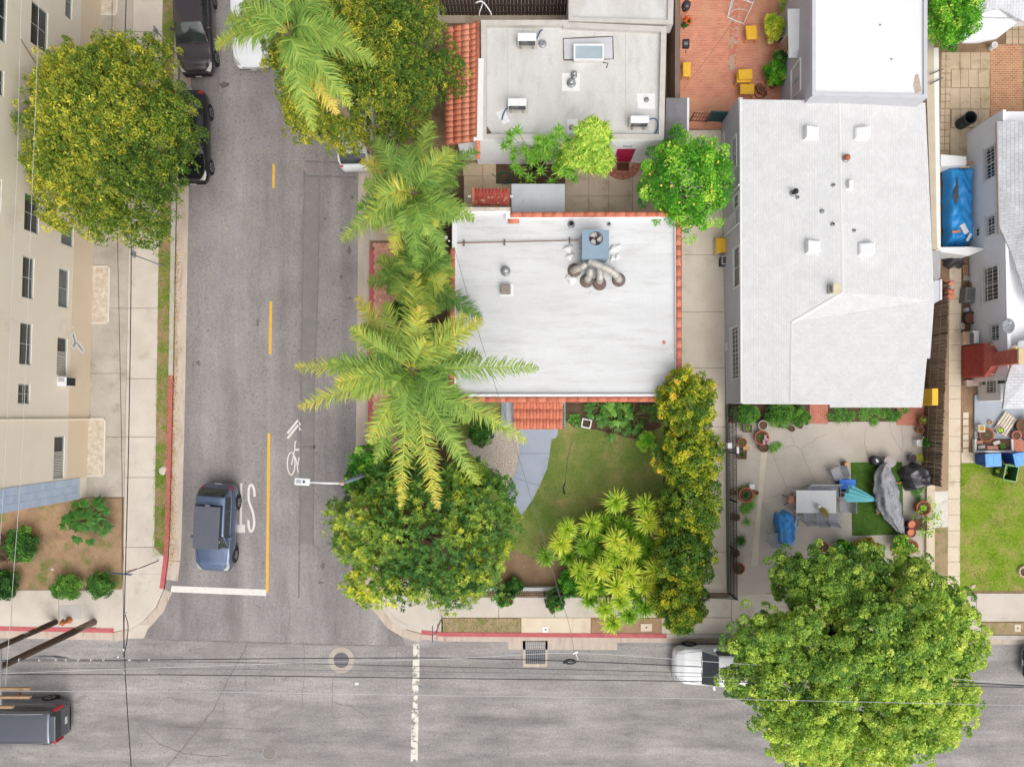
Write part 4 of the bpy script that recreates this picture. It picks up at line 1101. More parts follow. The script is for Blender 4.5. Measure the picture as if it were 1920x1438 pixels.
roofpoly('roof_west_slope',[(1389,187,ZE),(1573,189,ZR),(1580,548,ZR),(1484,604,ZM),(1482,755,ZM - .02),(1391,755,ZE)],SHING_Y,gh)
roofpoly('roof_east_slope',[(1573,189,ZR),(1735,193,ZE),(1740,300,ZE),(1752,562,ZE),(1580,548,ZR)],SHING_Y,gh)
roofpoly('roof_south_hip',[(1580,548,ZR),(1752,562,ZE),(1484,604,ZM)],SHING,gh)
roofpoly('roof_south_slope',[(1484,604,ZM),(1752,562,ZE),(1744,672,ZE - .02),(1558,672,ZM - .08),(1558,757,ZM - .09),(1482,755,ZM)],SHING,gh)
roofpoly('roof_porch_slope',[(1556,672,ZM - .11),(1738,672,ZE - .06),(1729,764,ZE - .1),(1556,764,ZM - .16)],SHING,gh)
def ridge_caps(pa,pb,w=.34,step=.17):
 a = P(*pa); b = P(*pb); d = b - a; n = int(d.length / step); ang = math.atan2(d.y,d.x)
 me = bpy.data.meshes.new('ridge_cap'); h = w / 2
 me.from_pydata([(0,-h,-.06),(0,0,.022),(0,h,-.06),(step * 1.3,-h,-.072),(step * 1.3,0,.008),(step * 1.3,h,-.072)],[],[(0,3,4,1),(1,4,5,2)])
 me.materials.append(mat('ridge_white',(228,227,225),var=.05,scale=5,rough=.9,coord='obj'))
 for i in range(n): put('ridge_cap',me,gh,a + d * (i / n) + Vector((0,0,.012 + rnd.uniform(0,.006))),(0,-math.atan2(d.z,d.xy.length),ang + rnd.uniform(-.03,.03)))
ridge_caps((1573,190,ZR),(1580,547,ZR)); ridge_caps((1580,548,ZR),(1484,604,ZM)); ridge_caps((1484,606,ZM),(1482,754,ZM),.24)
# eaves trim and gutter
mb = MB().tube([P(1388,187,ZE - .03),P(1390,755,ZE - .03)],.05,8); mb.build('eaves_gutter',WHITE_P,gh)
mb = MB().tube([P(1391,756,ZE - .05),P(1556,757,ZM - .16)],.03,6); mb.build('verge_trim',WHITE_P,gh)
# pipe and lattice on the west wall
for q in ((1371,366,1388,347),(1357,446,1388,418)):
 a = gw.uv(q[0],q[1]); b = gw.uv(q[2],q[3]);
 mb = MB().tube([gw.pt(a[0],a[1],.06),gw.pt(b[0],b[1],.06)],.035,6); mb.build('wall_pipe',WHITE_P,gh)
lo = gw.rect(1360,405,1381,432)
mb = MB()
for k in range(9):
 t = k / 8; uu = lerp(lo[0],lo[1],t); gw.plate(mb,uu - .015,uu + .015,lo[2],lo[3],.03,.05)
for k in range(9):
 vv = lerp(lo[2],lo[3],k / 8); gw.plate(mb,lo[0],lo[1],vv - .015,vv + .015,.045,.06)
mb.build('lattice',WHITE_P,gh)
for q in ((1355,249,1359,267),(1360,642,1364,658)):
 o = gw.rect(*q); mb = MB(); gw.plate(mb,o[0],o[1],o[2],o[3] ,.002,.03); mb.build('wall_plate',WHITE_P,gh)
# ---- roof fittings (things standing on roofs)
def skylight(px,py,label,side,z):
 c = P(px,py,z); t = thing('roof_skylight',label,'skylight',c,'white box skylights on the shingle roof',rz=0.0)
 w,h = 29 * S(z) / 2,26 * S(z) / 2; s = side
 mb = MB(); mb.add([(-w,-h,-.12),(w,-h,-.12),(w,h,-.12),(-w,h,-.12),(-w * .85 + .0,-h * .8,.22 + .1 * s),(w * .85,-h * .8,.22 - .1 * s),(w * .85,h * .8,.22 - .1 * s),(-w * .85,h * .8,.22 + .1 * s)],[(0,1,5,4),(1,2,6,5),(2,3,7,6),(3,0,4,7),(4,5,6,7)]); mb.build('curb',WHITE_P,t)
 mb = MB(); mb.add([(-w * .86,-h * .82,.23 + .1 * s),(w * .86,-h * .82,.23 - .1 * s),(w * .86,h * .82,.23 - .1 * s),(-w * .86,h * .82,.23 + .1 * s),(-w * .7,-h * .66,.27 + .08 * s),(w * .7,-h * .66,.27 - .08 * s),(w * .7,h * .66,.27 - .08 * s),(-w * .7,h * .66,.27 + .08 * s)],[(0,1,5,4),(1,2,6,5),(2,3,7,6),(3,0,4,7),(4,5,6,7)]); mb.build('dome',mat('acrylic_white',(246,247,249),var=.02,fine=0,rough=.3),t)
 mb = MB().box((-s * w * 1.12,0,-.09),(.05,h * 2.1,.10)); mb.build('flashing',METAL_G,t)
skylight(1520,251,'white skylight upper left of the shingle roof ridge',1,3.22)
skylight(1613,252,'white skylight upper right of the shingle roof ridge',-1,3.24)
skylight(1523,464,'white skylight lower left of the shingle roof ridge',1,3.22)
skylight(1621,468,'white skylight lower right of the shingle roof ridge',-1,3.24)
def vent(px,py,z,r,h,m,label,cap=True,group='small pipes on the shingle roof',lean=None):
 c = P(px,py,z); t = thing('roof_vent',label,'vent',c,group,rz=0.0)
 MB().lathe((0,0,-.1),[(r * 1.9,0),(r * 1.8,.12),(r * 1.05,.17)],12).build('flashing',METAL_G,t,smooth=True)
 MB().lathe((0,0,0),[(r,0),(r,h),(r * .75,h),(r * .75,h - .05)],12).build('pipe',m,t)
 if cap: MB().lathe((0,0,h + .03),[(r * 1.3,0),(r * 1.5,.02),(r * .9,.1),(r * .2,.13)],12).build('cap',m,t,smooth=True)
 return t
vent(1487,363,3.17,.09,.30,BLACK_M,'tall black vent pipe left of the shingle roof ridge')
vent(1495,371,3.18,.05,.12,METAL_G,'small grey pipe just below the black vent',False)
vent(1562,348,3.3,.05,.12,METAL_G,'small grey pipe left of the ridge beside the white box vent',False)
vent(1541,397,3.26,.06,.14,METAL_G,'lone grey pipe below and left of the other ridge pipes',False)
vent(1561,421,3.29,.06,.12,METAL_G,'lowest grey pipe left of the ridge',False)
vent(1601,433,3.28,.05,.12,METAL_G,'grey pipe right of the ridge above the lower right skylight',False)
vent(1585,298,3.3,.10,.16,mat('rust_cap',(190,110,76),var=.2),'rusty orange vent cap on the ridge')
bxv = thing('box_vent','small white box vent right of the shingle roof ridge','vent',P(1592,348,3.29),rz=0.0)
MB().box((0,0,.1),(.20,.34,.26)).build('casing',WHITE_P,bxv,bevel=.02); MB().box((0,-.2,-.02),(.3,.1,.06)).build('foot',WHITE_P,bxv)
cv = thing('chimney_vent','cream metal flue cluster where the shingle ridges meet','vent',P(1561,544,3.29),rz=0.0)
MB().box((0,0,.18),(.24,.34,.5)).build('flue',mat('flue_cream',(216,206,176),var=.1),cv,bevel=.02)
MB().box((0,0,.47),(.36,.44,.05)).build('cap',MATS['flue_cream'],cv,bevel=.015)
MB().box((.2,-.1,.1),(.2,.14,.3)).build('side_flue',MATS['flue_cream'],cv)
MB().box((-.2,.02,.05),(.1,.4,.2)).build('flashing',METAL_G,cv)
# ---- white flat roofed building, top right
Z4 = 4.0
fr = px_poly([(1523,-260),(1739,-260),(1739,184),(1523,180)],Z4)
fb = thing('flat_roof_building','grey walled building with a bright white flat roof behind the shingle house','building',(fr[3].x,fr[3].y,0))
inn = shrink(fr,.16)
ring_prism(fr,inn,0,Z4).build('wall',mat('parapet_pale',(206,207,212),var=.05,scale=2,rough=.85),fb)
MB().prism(inn,3.0,Z4 - .10).build('roof',mat('roof_bright_white',(234,234,235),(241,241,242),scale=.6,rough=.8,fine=.02,stain=(228,226,224),stain_scale=.8,stain_lo=.62),fb)
ww = Wall.__new__(Wall); ww.a = Vector((fr[0].x - .02,fr[0].y,0)); ww.b = Vector((fr[3].x - .02,fr[3].y,0)); ww.u = (ww.b - ww.a).normalized(); ww.len = (ww.b - ww.a).length; ww.n = Vector((-1,0,0))
wo = ww.rect(1483,120,1502,181); wo = (max(wo[0],.2),min(wo[1],ww.len - .1),wo[2],wo[3])
ww.slabmesh(0,ww.len,0,Z4 - .12,[wo],.1,.12).build('west_wall',GREY_W,fb)
window(ww,wo,fb,WHITE_P,GLASS_B,depth=.06,fw=.09,bars=1,proud=.06)
MB().prism(px_poly([(1716,140),(1722,140),(1728,172),(1716,176),(1712,160)],Z4 - .1),Z4 - .1,Z4 - .092).build('leaf_litter',mat('litter',(196,176,160),var=.2,scale=9),fb)
for p in ((1650,48),(1671,112)):
 c = P(p[0],p[1],Z4 - .1); MB().lathe(c,[(.04,0),(.04,.05)],8).build('roof_stub',METAL_G,fb)
aw2 = thing('door_awning','white box awning over the side door by the potted plants','awning',P(1490,110,2.3))
q = px_poly([(1477,17),(1502,17),(1505,85),(1500,109),(1479,109)],2.35)
zz = [2.2,2.55,2.55,2.45,2.2]
mb = MB(); pts = [P(1477,17,2.25),P(1501,17,2.6),P(1505,85,2.6),P(1479,109,2.25)];
mb.add(pts + [p - Vector((0,0,.06)) for p in pts],[(0,1,2,3),(7,6,5,4),(0,4,5,1),(1,5,6,2),(2,6,7,3),(3,7,4,0)]); mb.build('top_panel',WHITE_M,aw2)
mb = MB(); p3 = [P(1505,85,2.6),P(1479,109,2.25),P(1501,109,2.25)]; mb.add(p3,[(0,1,2)]); mb.build('end_panel',mat('awning_grey',(222,222,226)),aw2,solid=.02)
dr = thing('side_door','tan wooden double door in the grey wall below the awning','door',P(1466,100))
od = ww.rect(1466,75,1478,107)
mb = MB(); ww.plate(mb,od[0],od[1],0.02,2.0,.0,.05); mb.build('leaf',mat('door_tan',(206,178,142),(190,160,124),scale=6,stretch=(1,1,6)),dr)
mb = MB(); ww.plate(mb,od[0] - .08,od[0],0.02,2.08,.0,.07); ww.plate(mb,od[1],od[1] + .08,0.02,2.08,.0,.07); mb.build('frame',WHITE_P,dr)
mb = MB(); ww.plate(mb,od[0] + .08,od[1] - .08,1.1,1.85,.05,.055); mb.build('light',GLASS_B,dr)
# ---- white timber house on the right edge
SIDING = mat('siding_white',(250,251,254),(254,254,255),scale=1.2,fine=.03,rough=.8,stain=(206,204,206),stain_scale=1.2,stain_lo=.6,stain_hi=.85)
rw = Wall((1812,250),(1821,716)); rw.n = Vector((-1,0,0)) if rw.n.x > 0 else rw.n
rw.n = Vector((-rw.u.y,rw.u.x,0)); rw.n = rw.n if rw.n.x < 0 else -rw.n
rh = thing('timber_house','white timber sided house at the right edge with barred windows','house',rw.a)
ropen = [(1846,276,1867,336),(1850,405,1867,442),(1844,500,1873,565),(1856,608,1875,640),(1828,427,1838,444)]
rops = [rw.rect(*q) for q in ropen]
ZRH = 2.75
rw.slabmesh(0,rw.len,0,ZRH,rops,.09,.15).build('wall',SIDING,rh)
MB().prism([rw.pt(0,0,-.15).xy,rw.pt(rw.len,0,-.15).xy,P(2250,716).xy,P(2250,250).xy],0,ZRH - .2).build('other_walls',SIDING,rh)
BOARD = mat('siding_board',(252,253,255),(246,247,251),scale=2.5,fine=.03,rough=.8)
zb_ = .12
cuts0 = sorted({0.0,rw.len} | {x for o in rops for x in o[:2]})
while zb_ < ZRH - .12:   # lapped boards
 runs = []
 for a,b in zip(cuts0,cuts0[1:]):
  if any(o[0] - .01 < (a + b) / 2 < o[1] + .01 and o[2] < zb_ + .13 and o[3] > zb_ for o in rops): continue
  if runs and abs(runs[-1][1] - a) < 1e-6: runs[-1][1] = b
  else: runs.append([a,b])
 for a,b in runs:
  vs = [rw.pt(a,zb_,.0),rw.pt(b,zb_,.0),rw.pt(b,zb_,.022),rw.pt(a,zb_,.022),rw.pt(b,zb_ + .135,.004),rw.pt(a,zb_ + .135,.004)]
  MB().add(vs,[(0,1,2,3),(3,2,4,5)]).build('siding_board',BOARD,rh)
 zb_ += .14
for i,o in enumerate(rops):
 window(rw,o,rh,WHITE_P,GLASS_D,depth=.07,fw=.06,bars=1,grille=(9,6,9,6,None)[i],proud=.04)
 mb = MB(); rw.plate(mb,o[0] - .1,o[1] + .1,o[2] - .1,o[2] - .02,.023,.06); mb.build('window_sill',WHITE_P,rh)
SHG = brickmat('shingle_grey_white',(228,229,232),(218,219,223),(198,198,202),.30,.14,.009,rot=math.pi / 2,bump=.8)
SHG2 = brickmat('shingle_grey_white_b',(228,229,232),(218,219,223),(198,198,202),.30,.14,.009,bump=.8)
roofpoly('roof_west_slope',[(1870,228,ZRH),(2000,228,4.0),(2000,470,4.0),(1921,420,3.3),(1871,340,ZRH)],SHG,rh)
roofpoly('roof_gable_slope',[(1871,340,ZRH),(1921,420,3.3),(2000,470,4.0),(2000,620,3.9),(1925,560,3.1),(1895,470,2.85),(1874,425,ZRH)],SHG2,rh)
roofpoly('roof_south_slope',[(1910,640,3.0),(2000,620,3.5),(2000,766,2.9),(1881,766,2.75),(1886,720,2.8)],SHG2,rh)
mb = MB().tube([P(1868,230,ZRH),P(1870,340,ZRH),P(1872,440,ZRH)],.04,6); mb.build('eaves_gutter',mat('gutter_brownish',(150,132,120)),rh)
bay = Wall((1833,754),(1864,752))
# porch bay at the bottom
bq = [P(1833,722).xy,P(1900,722).xy,P(1900,752).xy,P(1833,752).xy]
MB().prism(bq,0,1.75).build('bay',SIDING,rh)
bo = rw.rect(1858,712,1878,740);
mb = MB()
bw2 = Wall((1833,716),(1833,754)); bw2.n = Vector((-1,0,0))
o = bw2.rect(1855,711,1878,738); o = (o[0],o[1],.75,1.55)
window(bw2,o,rh,WHITE_P,GLASS_D,depth=-.02,fw=.05,bars=1,grille=6,proud=.0)
MB().prism([P(1806,713).xy,P(1856,713).xy,P(1856,724).xy,P(1806,724).xy],0,.28).build('side_step',mat('step_white',(228,224,216),(200,160,140),scale=3),rh)
# chimney of red painted brick
CHB = brickmat('chimney_brick',(206,104,92),(192,86,76),(216,150,130),.2,.075,.010,axes='yz',bump=.6)
ch = thing('brick_chimney','red painted brick chimney stack rising against the white timber house','chimney',P(1808,680))
cxw = rw.pt(0,0,0).x
ca = P(1806,650); cb_ = P(1806,709)
x0 = P(1804,680).x; x1 = P(1822,680).x
yA,yB = ca.y,cb_.y
MB().bx(x0,x1,yB,yA,0,1.75).build('breast',CHB,ch)
yC,yD = P(0,668).y,P(0,692).y
MB().add([(x0,yB,1.75),(x1,yB,1.75),(x1,yA,1.75),(x0,yA,1.75),(x0 + .08,yD,2.15),(x1,yD,2.15),(x1,yC,2.15),(x0 + .08,yC,2.15)],[(0,1,5,4),(1,2,6,5),(2,3,7,6),(3,0,4,7),(4,5,6,7)]).build('shoulder',CHB,ch)
MB().bx(x0 + .08,x1,yD,yC,2.15,4.0).build('stack',CHB,ch)
for s in (yA - .03,yB + .22): MB().bx(x0 + .25,x1 + .1,s - .2,s,1.752,1.86).build('shoulder_cap',mat('cap_sand',(214,190,150),var=.15),ch)
MB().bx(x0 + .02,x1 + .04,yD - .05,yC + .05,4.0,4.1).build('top_cap',mat('cap_sand',(214,190,150)),ch)
for u_,v_ in ((.3,.5),(.12,.62)):
 pass
# individually visible bricks laid proud in the painted breast
brk = bpy.data.meshes.new('brick'); _m = MB().box((0,0,0),(.03,.185,.062)); brk.from_pydata(_m.v,[],_m.f); brk.materials.append(mat('brick_red_paint',(206,100,90),(192,84,74),scale=6,rough=.8,coord='pos'))
nb = 0
for r_ in range(23):
 z = .06 + r_ * .075
 for k in range(9):
  y = yB + .10 + k * .2 + (.1 if r_ % 2 else 0)
  if y > yA - .09: continue
  put('brick',brk,ch,(x0 - .004,y,z),(0,0,0)); nb += 1
# garage-like house in the north-east corner
ne = thing('corner_shed_house','white roofed outbuilding in the top right corner of the picture','house',P(1900,40))
MB().prism([P(1816,-120).xy,P(2100,-120).xy,P(2100,30).xy,P(1816,60).xy],0,2.2).build('walls',SIDING,ne)
SHN = mat('sheet_roof_white',(228,229,233),(236,237,240),scale=1.0,rough=.7,fine=.03)
roofpoly('roof_main',[(1800,-160,2.9),(2100,-160,3.4),(2100,60,3.0),(1918,40,2.7),(1874,16,2.75),(1815,30,2.7)],SHG,ne)
roofpoly('roof_low',[(1805,33,2.5),(1874,17,2.65),(1914,38,2.4),(1870,72,2.2),(1834,80,2.15),(1806,80,2.1),(1797,60,2.2)],SHN,ne)
mb = MB().tube([P(1806,33,2.58),P(1902,35,2.6)],.02,5); mb.build('roof_pole',METAL_G,ne)
# tan boundary wall between the passage and the shingle house, and the sloped covers
bw_ = thing('boundary_wall','narrow tan and white boundary wall beside the shingle roof','wall',P(1750,300))
MB().prism(px_poly([(1738,-200),(1746,-200),(1757,468),(1748,468),(1738,190)],1.6),0,1.6).build('coping',mat('wall_tan',(206,192,168),var=.08),bw_)
MB().prism(px_poly([(1746.5,90),(1760,90),(1764,466),(1757.5,466)],1.5),0,1.5).build('white_panel',WHITE_P,bw_)
MB().prism(px_poly([(1764,290),(1812,294),(1812,310),(1764,312)],1.0),0,1.0).build('cross_wall',WHITE_P,bw_)
MB().prism(px_poly([(1746,464),(1816,463),(1850,466),(1816,480),(1746,470)],1.2),0,1.2).build('south_wall',WHITE_P,bw_)
MB().prism(px_poly([(1744,470),(1764,470),(1763,520),(1752,528)],1.6),.1,1.6).build('grey_panel',mat('panel_grey',(176,174,174)),bw_)
for a,b in (((1744,140),(1768,130)),((1744,158),(1768,146))):
 MB().tube([P(a[0],a[1],1.8),P(b[0],b[1],1.5)],.03,6).build('brace',mat('brace_brown',(120,108,104)),bw_)
# small grey side box with clay tiles standing on it
sb = thing('meter_cupboard','grey wall cupboard with three clay tiles stacked beside it','cupboard',P(1760,545))
MB().prism(px_poly([(1749,528),(1764,524),(1764,562),(1752,569)],1.5),0,1.5).build('box',GREY_W,sb)
MB().prism(px_poly([(1763,524),(1766.5,524),(1766.5,562),(1763,562)],1.54),0,1.54).build('front',WHITE_P,sb)
for i,y in enumerate((529,546,555.5)):
 c = P(1769,y,1.2)
 o = put('clay_tile',tile_mesh(('cap%d' % (i % 2),.5,.3),.5,.30,TERO[i % 2]),sb,c,(0,0,-.05)); o.scale = (.95,.8,.8)
MB().prism(px_poly([(1767,524),(1784,526),(1784,563),(1767,562)],1.1),0,1.1).build('shelf',mat('shelf_wood',(190,160,140)),sb)
# ------------------------------------------------------------------ trees and plants
BARK = mat('bark',(112,92,76),(140,118,98),scale=6,fine=.2,fscale=30,bump=.6,rough=.95)
BARK_P = mat('bark_palm',(134,116,98),(158,140,120),scale=8,stretch=(1,1,6),fine=.15,bump=.5,rough=.95)
def quads(C,A,Bv,l,w,fold=0.0):
 """leaf quads at centres C with axis A, side Bv (unit arrays), length l, width w (arrays)"""
 n = len(C); A2 = A * (l[:,None] * .5); B2 = Bv * (w[:,None] * .5)
 N_ = np.cross(A,Bv)
 V = np.empty((n,4,3),np.float32)
 V[:,0] = C - A2; V[:,1] = C + B2 - A2 * .1 + N_ * (w[:,None] * fold); V[:,2] = C + A2; V[:,3] = C - B2 - A2 * .1 + N_ * (w[:,None] * fold)
 return V.reshape(-1,3),np.arange(4 * n,dtype=np.int32).reshape(n,4)
def unit(v): return v / np.maximum(np.linalg.norm(v,axis=1,keepdims=True),1e-6)
def lobes(rng,k=7):
 d = unit(rng.normal(size=(k,3))); ph = rng.uniform(0,6.28,k); fr = rng.uniform(2.0,5.5,k)
 return lambda u: sum(np.cos(fr[i] * (u @ d[i]) * 2 + ph[i]) for i in range(k)) / k
def crown_leaves(center,radii,nclump,cr,per,leaf,seed,tone_c=.5,tone_v=.22,leaf_v=.12,zmin=-.35,outline=.14,flat=.75,droop=.0,tone_dir=None,outward=.6,fill=.12,tone_noise=.0,shell=(.74,1.0),inner=.16,puff=.35):
 rng = np.random.default_rng(seed)
 ctr = np.array(center,float); R = np.array(radii,float)
 u = unit(rng.normal(size=(nclump * 4,3))); u = u[u[:,2] > zmin][:nclump]
 lb = lobes(rng)(u)
 rad = rng.uniform(shell[0],shell[1],len(u)) * (1 + outline * lb * 2.2)
 nf = int(len(u) * fill); rad[:nf] *= rng.uniform(.35,.8,nf)
 cc = ctr + u * R * rad[:,None]
 crs = rng.uniform(cr[0],cr[1],len(u))
 ct = tone_c + rng.normal(0,tone_v,len(u))
 if tone_noise: ct += tone_noise * lobes(rng,5)(u)
 if tone_dir is not None: ct += (u @ np.array(tone_dir,float))
 idx = np.repeat(np.arange(len(u)),per)
 n = len(idx)
 d = unit(rng.normal(size=(n,3)) + u[idx] * outward + np.array([0,0,.35]))
 rr = rng.uniform(puff,1.0,n) ** .6
 C = cc[idx] + d * (rr * crs[idx])[:,None] * np.array([1,1,flat])
 C[:,2] -= droop * rng.uniform(0,1,n) ** 2
 A = unit(d * .8 + rng.normal(size=(n,3)) * .75 + np.array([0,0,-droop]))
 Bv = unit(np.cross(A,unit(np.array([0,0,1.0]) + rng.normal(size=(n,3)) * .55)) + 1e-4)
 Bv = unit(np.cross(np.cross(A,Bv),A))
 l = leaf[0] * rng.uniform(.5,1.45,n); w = leaf[1] * rng.uniform(.55,1.4,n)
 tone = np.clip(ct[idx] + rng.normal(0,leaf_v,n),0,1)
 # inner foliage: larger overlapping leaves that close the crown behind the outer clumps
 ni = int(n * inner)
 if ni:
  ui = unit(rng.normal(size=(ni * 3,3))); ui = ui[ui[:,2] > zmin][:ni]; ni = len(ui)
  Ci = ctr + ui * R * (rng.uniform(.45,.82,ni) * (1 + outline * lobes(rng)(ui)))[:,None]
  Ai = unit(rng.normal(size=(ni,3))); Bi = unit(np.cross(Ai,unit(np.array([0,0,1.0]) + rng.normal(size=(ni,3)) * .6)) + 1e-4); Bi = unit(np.cross(np.cross(Ai,Bi),Ai))
  C = np.concatenate([C,Ci]); A = np.concatenate([A,Ai]); Bv = np.concatenate([Bv,Bi])
  l = np.concatenate([l,leaf[0] * 1.7 * rng.uniform(.7,1.3,ni)]); w = np.concatenate([w,leaf[1] * 2.2 * rng.uniform(.7,1.3,ni)])
  tone = np.concatenate([tone,np.clip(tone_c + rng.normal(0,.15,ni),0,1)])
 V,F = quads(C,A,Bv,l,w,.12)
 return V,F,tone,cc
def tree(name,label,base,center,radii,m,nclump,cr,per,leaf,seed,group=None,trunk_r=.16,limbs=9,cat='tree',bark=None,**kw):
 base = Vector(base); center = Vector(center)
 t = thing(name,label,cat,base,group)
 V,F,tone,cc = crown_leaves(center,radii,nclump,cr,per,leaf,seed,**kw)
 fast_mesh('crown',V,F,m,t,tone)
 mb = MB(); r2 = random.Random(seed)
 fork = base.lerp(Vector((center.x,center.y,center.z - radii[2] * .55)),.8)
 mid = base.lerp(fork,.5) + Vector((r2.uniform(-.1,.1),r2.uniform(-.1,.1),0))
 mb.tube([base - Vector((0,0,.1)),mid,fork],[trunk_r * 1.25,trunk_r,trunk_r * .85],9); mb.build('trunk',bark or BARK,t,smooth=True)
 for i in r2.sample(range(len(cc)),min(limbs,len(cc))):
  e = Vector(cc[i]); mm = fork.lerp(e,.5) + Vector((0,0,.15 * (e - fork).length))
  MB().tube([fork,mm,e],[trunk_r * .6,trunk_r * .34,.02],6).build('limb',bark or BARK,t,smooth=True)
 return t
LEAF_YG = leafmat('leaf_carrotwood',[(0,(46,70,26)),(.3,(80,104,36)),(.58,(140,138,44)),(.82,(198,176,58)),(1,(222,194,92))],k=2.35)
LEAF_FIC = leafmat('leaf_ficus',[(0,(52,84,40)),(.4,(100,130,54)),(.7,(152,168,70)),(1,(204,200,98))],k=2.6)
LEAF_PIT = leafmat('leaf_corner',[(0,(36,72,32)),(.4,(72,108,44)),(.7,(128,148,56)),(1,(184,182,58))],k=2.1)
LEAF_HED = leafmat('leaf_hedge',[(0,(40,74,32)),(.35,(84,116,40)),(.6,(150,156,40)),(.82,(200,192,50)),(1,(204,160,64))],k=1.95)
LEAF_CIT = leafmat('leaf_citrus',[(0,(40,92,28)),(.45,(78,142,38)),(.8,(128,184,54)),(1,(178,206,84))],k=1.75)
LEAF_SHR = leafmat('leaf_shrub',[(0,(34,70,32)),(.5,(66,112,44)),(1,(120,164,70))],k=1.75)
LEAF_PALM = leafmat('leaf_palm',[(0,(62,98,50)),(.35,(104,140,62)),(.65,(152,172,80)),(.85,(198,188,76)),(1,(214,186,110))],k=1.6,transl=.3)
LEAF_YUC = leafmat('leaf_yucca',[(0,(72,122,36)),(.4,(124,164,48)),(.7,(180,194,66)),(1,(226,210,84))],k=1.7,transl=.3)
# street trees: many leafy masses make one crown
def massed(name,label,base,c0,R,nm,rr_,m,leaf,per,dens,seed,trunk_r,tone,tdir=(0,0),z0=4.3,dz=3.3,group=None,droop=0.0,zj=.4,cl=(.15,.30),inner=.3,leaf_v=.10,tone_v=.13,outline=.12):
 t = thing(name,label,'tree',base,group); r2 = random.Random(seed); Vs = []; Fs = []; Ts = []; mid = []; nv = 0
 for k in range(nm):
  f = (k + .5) / nm; q = math.sqrt(f); an = k * 2.39996 + r2.uniform(-.2,.2); r_ = r2.uniform(*rr_)
  ux,uy = q * math.cos(an),q * math.sin(an)
  c = (c0.x + R[0] * ux + r2.uniform(-.3,.3),c0.y + R[1] * uy + r2.uniform(-.3,.3),z0 + dz * math.sqrt(max(0,1 - .97 * f)) + r2.uniform(-zj,zj))
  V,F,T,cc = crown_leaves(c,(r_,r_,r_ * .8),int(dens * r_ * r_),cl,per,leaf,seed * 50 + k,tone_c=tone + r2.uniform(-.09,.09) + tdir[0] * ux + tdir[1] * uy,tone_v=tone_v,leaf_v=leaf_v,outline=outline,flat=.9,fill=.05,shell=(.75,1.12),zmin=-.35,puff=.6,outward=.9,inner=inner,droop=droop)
  Fs.append(F + nv); nv += len(V); Vs.append(V); Ts.append(T); mid.append(Vector(c))
 fast_mesh('crown',np.concatenate(Vs),np.concatenate(Fs),m,t,np.concatenate(Ts))
 base = Vector(base); fk = base.lerp(Vector((c0.x,c0.y,0)),.3); fk.z = z0 * .62
 MB().tube([base - Vector((0,0,.1)),base.lerp(fk,.5) + Vector((.06,.05,0)),fk],[trunk_r * 1.25,trunk_r,trunk_r * .85],10).build('trunk',BARK,t,smooth=True)
 for e in mid[::2]: MB().tube([fk,fk.lerp(e,.5) + Vector((0,0,.3)),e + Vector((0,0,.3))],[trunk_r * .5,trunk_r * .3,.02],6).build('limb',BARK,t,smooth=True)
 return t
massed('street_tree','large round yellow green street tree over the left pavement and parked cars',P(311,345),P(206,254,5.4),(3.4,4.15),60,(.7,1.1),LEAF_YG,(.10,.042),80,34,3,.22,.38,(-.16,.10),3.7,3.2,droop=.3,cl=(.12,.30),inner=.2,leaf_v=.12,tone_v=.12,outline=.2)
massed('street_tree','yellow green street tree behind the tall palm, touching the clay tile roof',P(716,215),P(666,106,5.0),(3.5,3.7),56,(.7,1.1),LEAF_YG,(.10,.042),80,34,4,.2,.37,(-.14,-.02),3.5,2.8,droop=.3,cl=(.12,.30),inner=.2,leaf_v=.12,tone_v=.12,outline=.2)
massed('ficus_tree','huge rounded green tree spreading over the street at the lower right',P(1500,1140),P(1606,1238,6.0),(4.95,4.5),50,(.65,1.25),LEAF_FIC,(.10,.062),100,46,5,.42,.50,(.06,-.10),4.3,3.3,zj=.75,inner=.15,tone_v=.17)
# corner tree with whorled leaves
cor = thing('corner_tree','dense dark green tree with yellow tips over the street corner','tree',P(770,985))
Vs = []; Fs = []; Ts = []; ccs = []
def whorls(center,radii,nw,seed,per=16,leaf=(.20,.05),tone_c=.4,tone_v=.16,rad=(.08,.14),tone_dir=None,zmin=-.2,shell=(.62,1.03),up=.5):
 rng = np.random.default_rng(seed); ctr = np.array(center); R = np.array(radii)
 u = unit(rng.normal(size=(nw * 4,3))); u = u[u[:,2] > zmin][:nw]
 lb = lobes(rng)(u); lb2 = lobes(rng)(u)
 cc = ctr + u * R * (rng.uniform(shell[0],shell[1],len(u)) * (1 + .45 * lb))[:,None]
 ax = unit(u * .7 + np.array([0,0,up]) + rng.normal(size=u.shape) * .35)
 ct = tone_c + rng.normal(0,tone_v,len(u)) + .6 * lb2
 if tone_dir is not None: ct += u @ np.array(tone_dir)
 idx = np.repeat(np.arange(len(u)),per); n = len(idx)
 a = ax[idx]; s = unit(np.cross(a,rng.normal(size=(n,3))))
 tilt = rng.uniform(-.1,.8,n)[:,None]
 A = unit(s + a * tilt)
 l = leaf[0] * rng.uniform(.7,1.2,n); w = leaf[1] * rng.uniform(.8,1.2,n)
 C = cc[idx] + A * (l * .55)[:,None] - a * (rng.uniform(0,.12,n))[:,None]
 Bv = unit(np.cross(A,a))
 V,F = quads(C,A,Bv,l,w,.1)
 return V,F,np.clip(ct[idx] + rng.normal(0,.08,n),0,1),cc
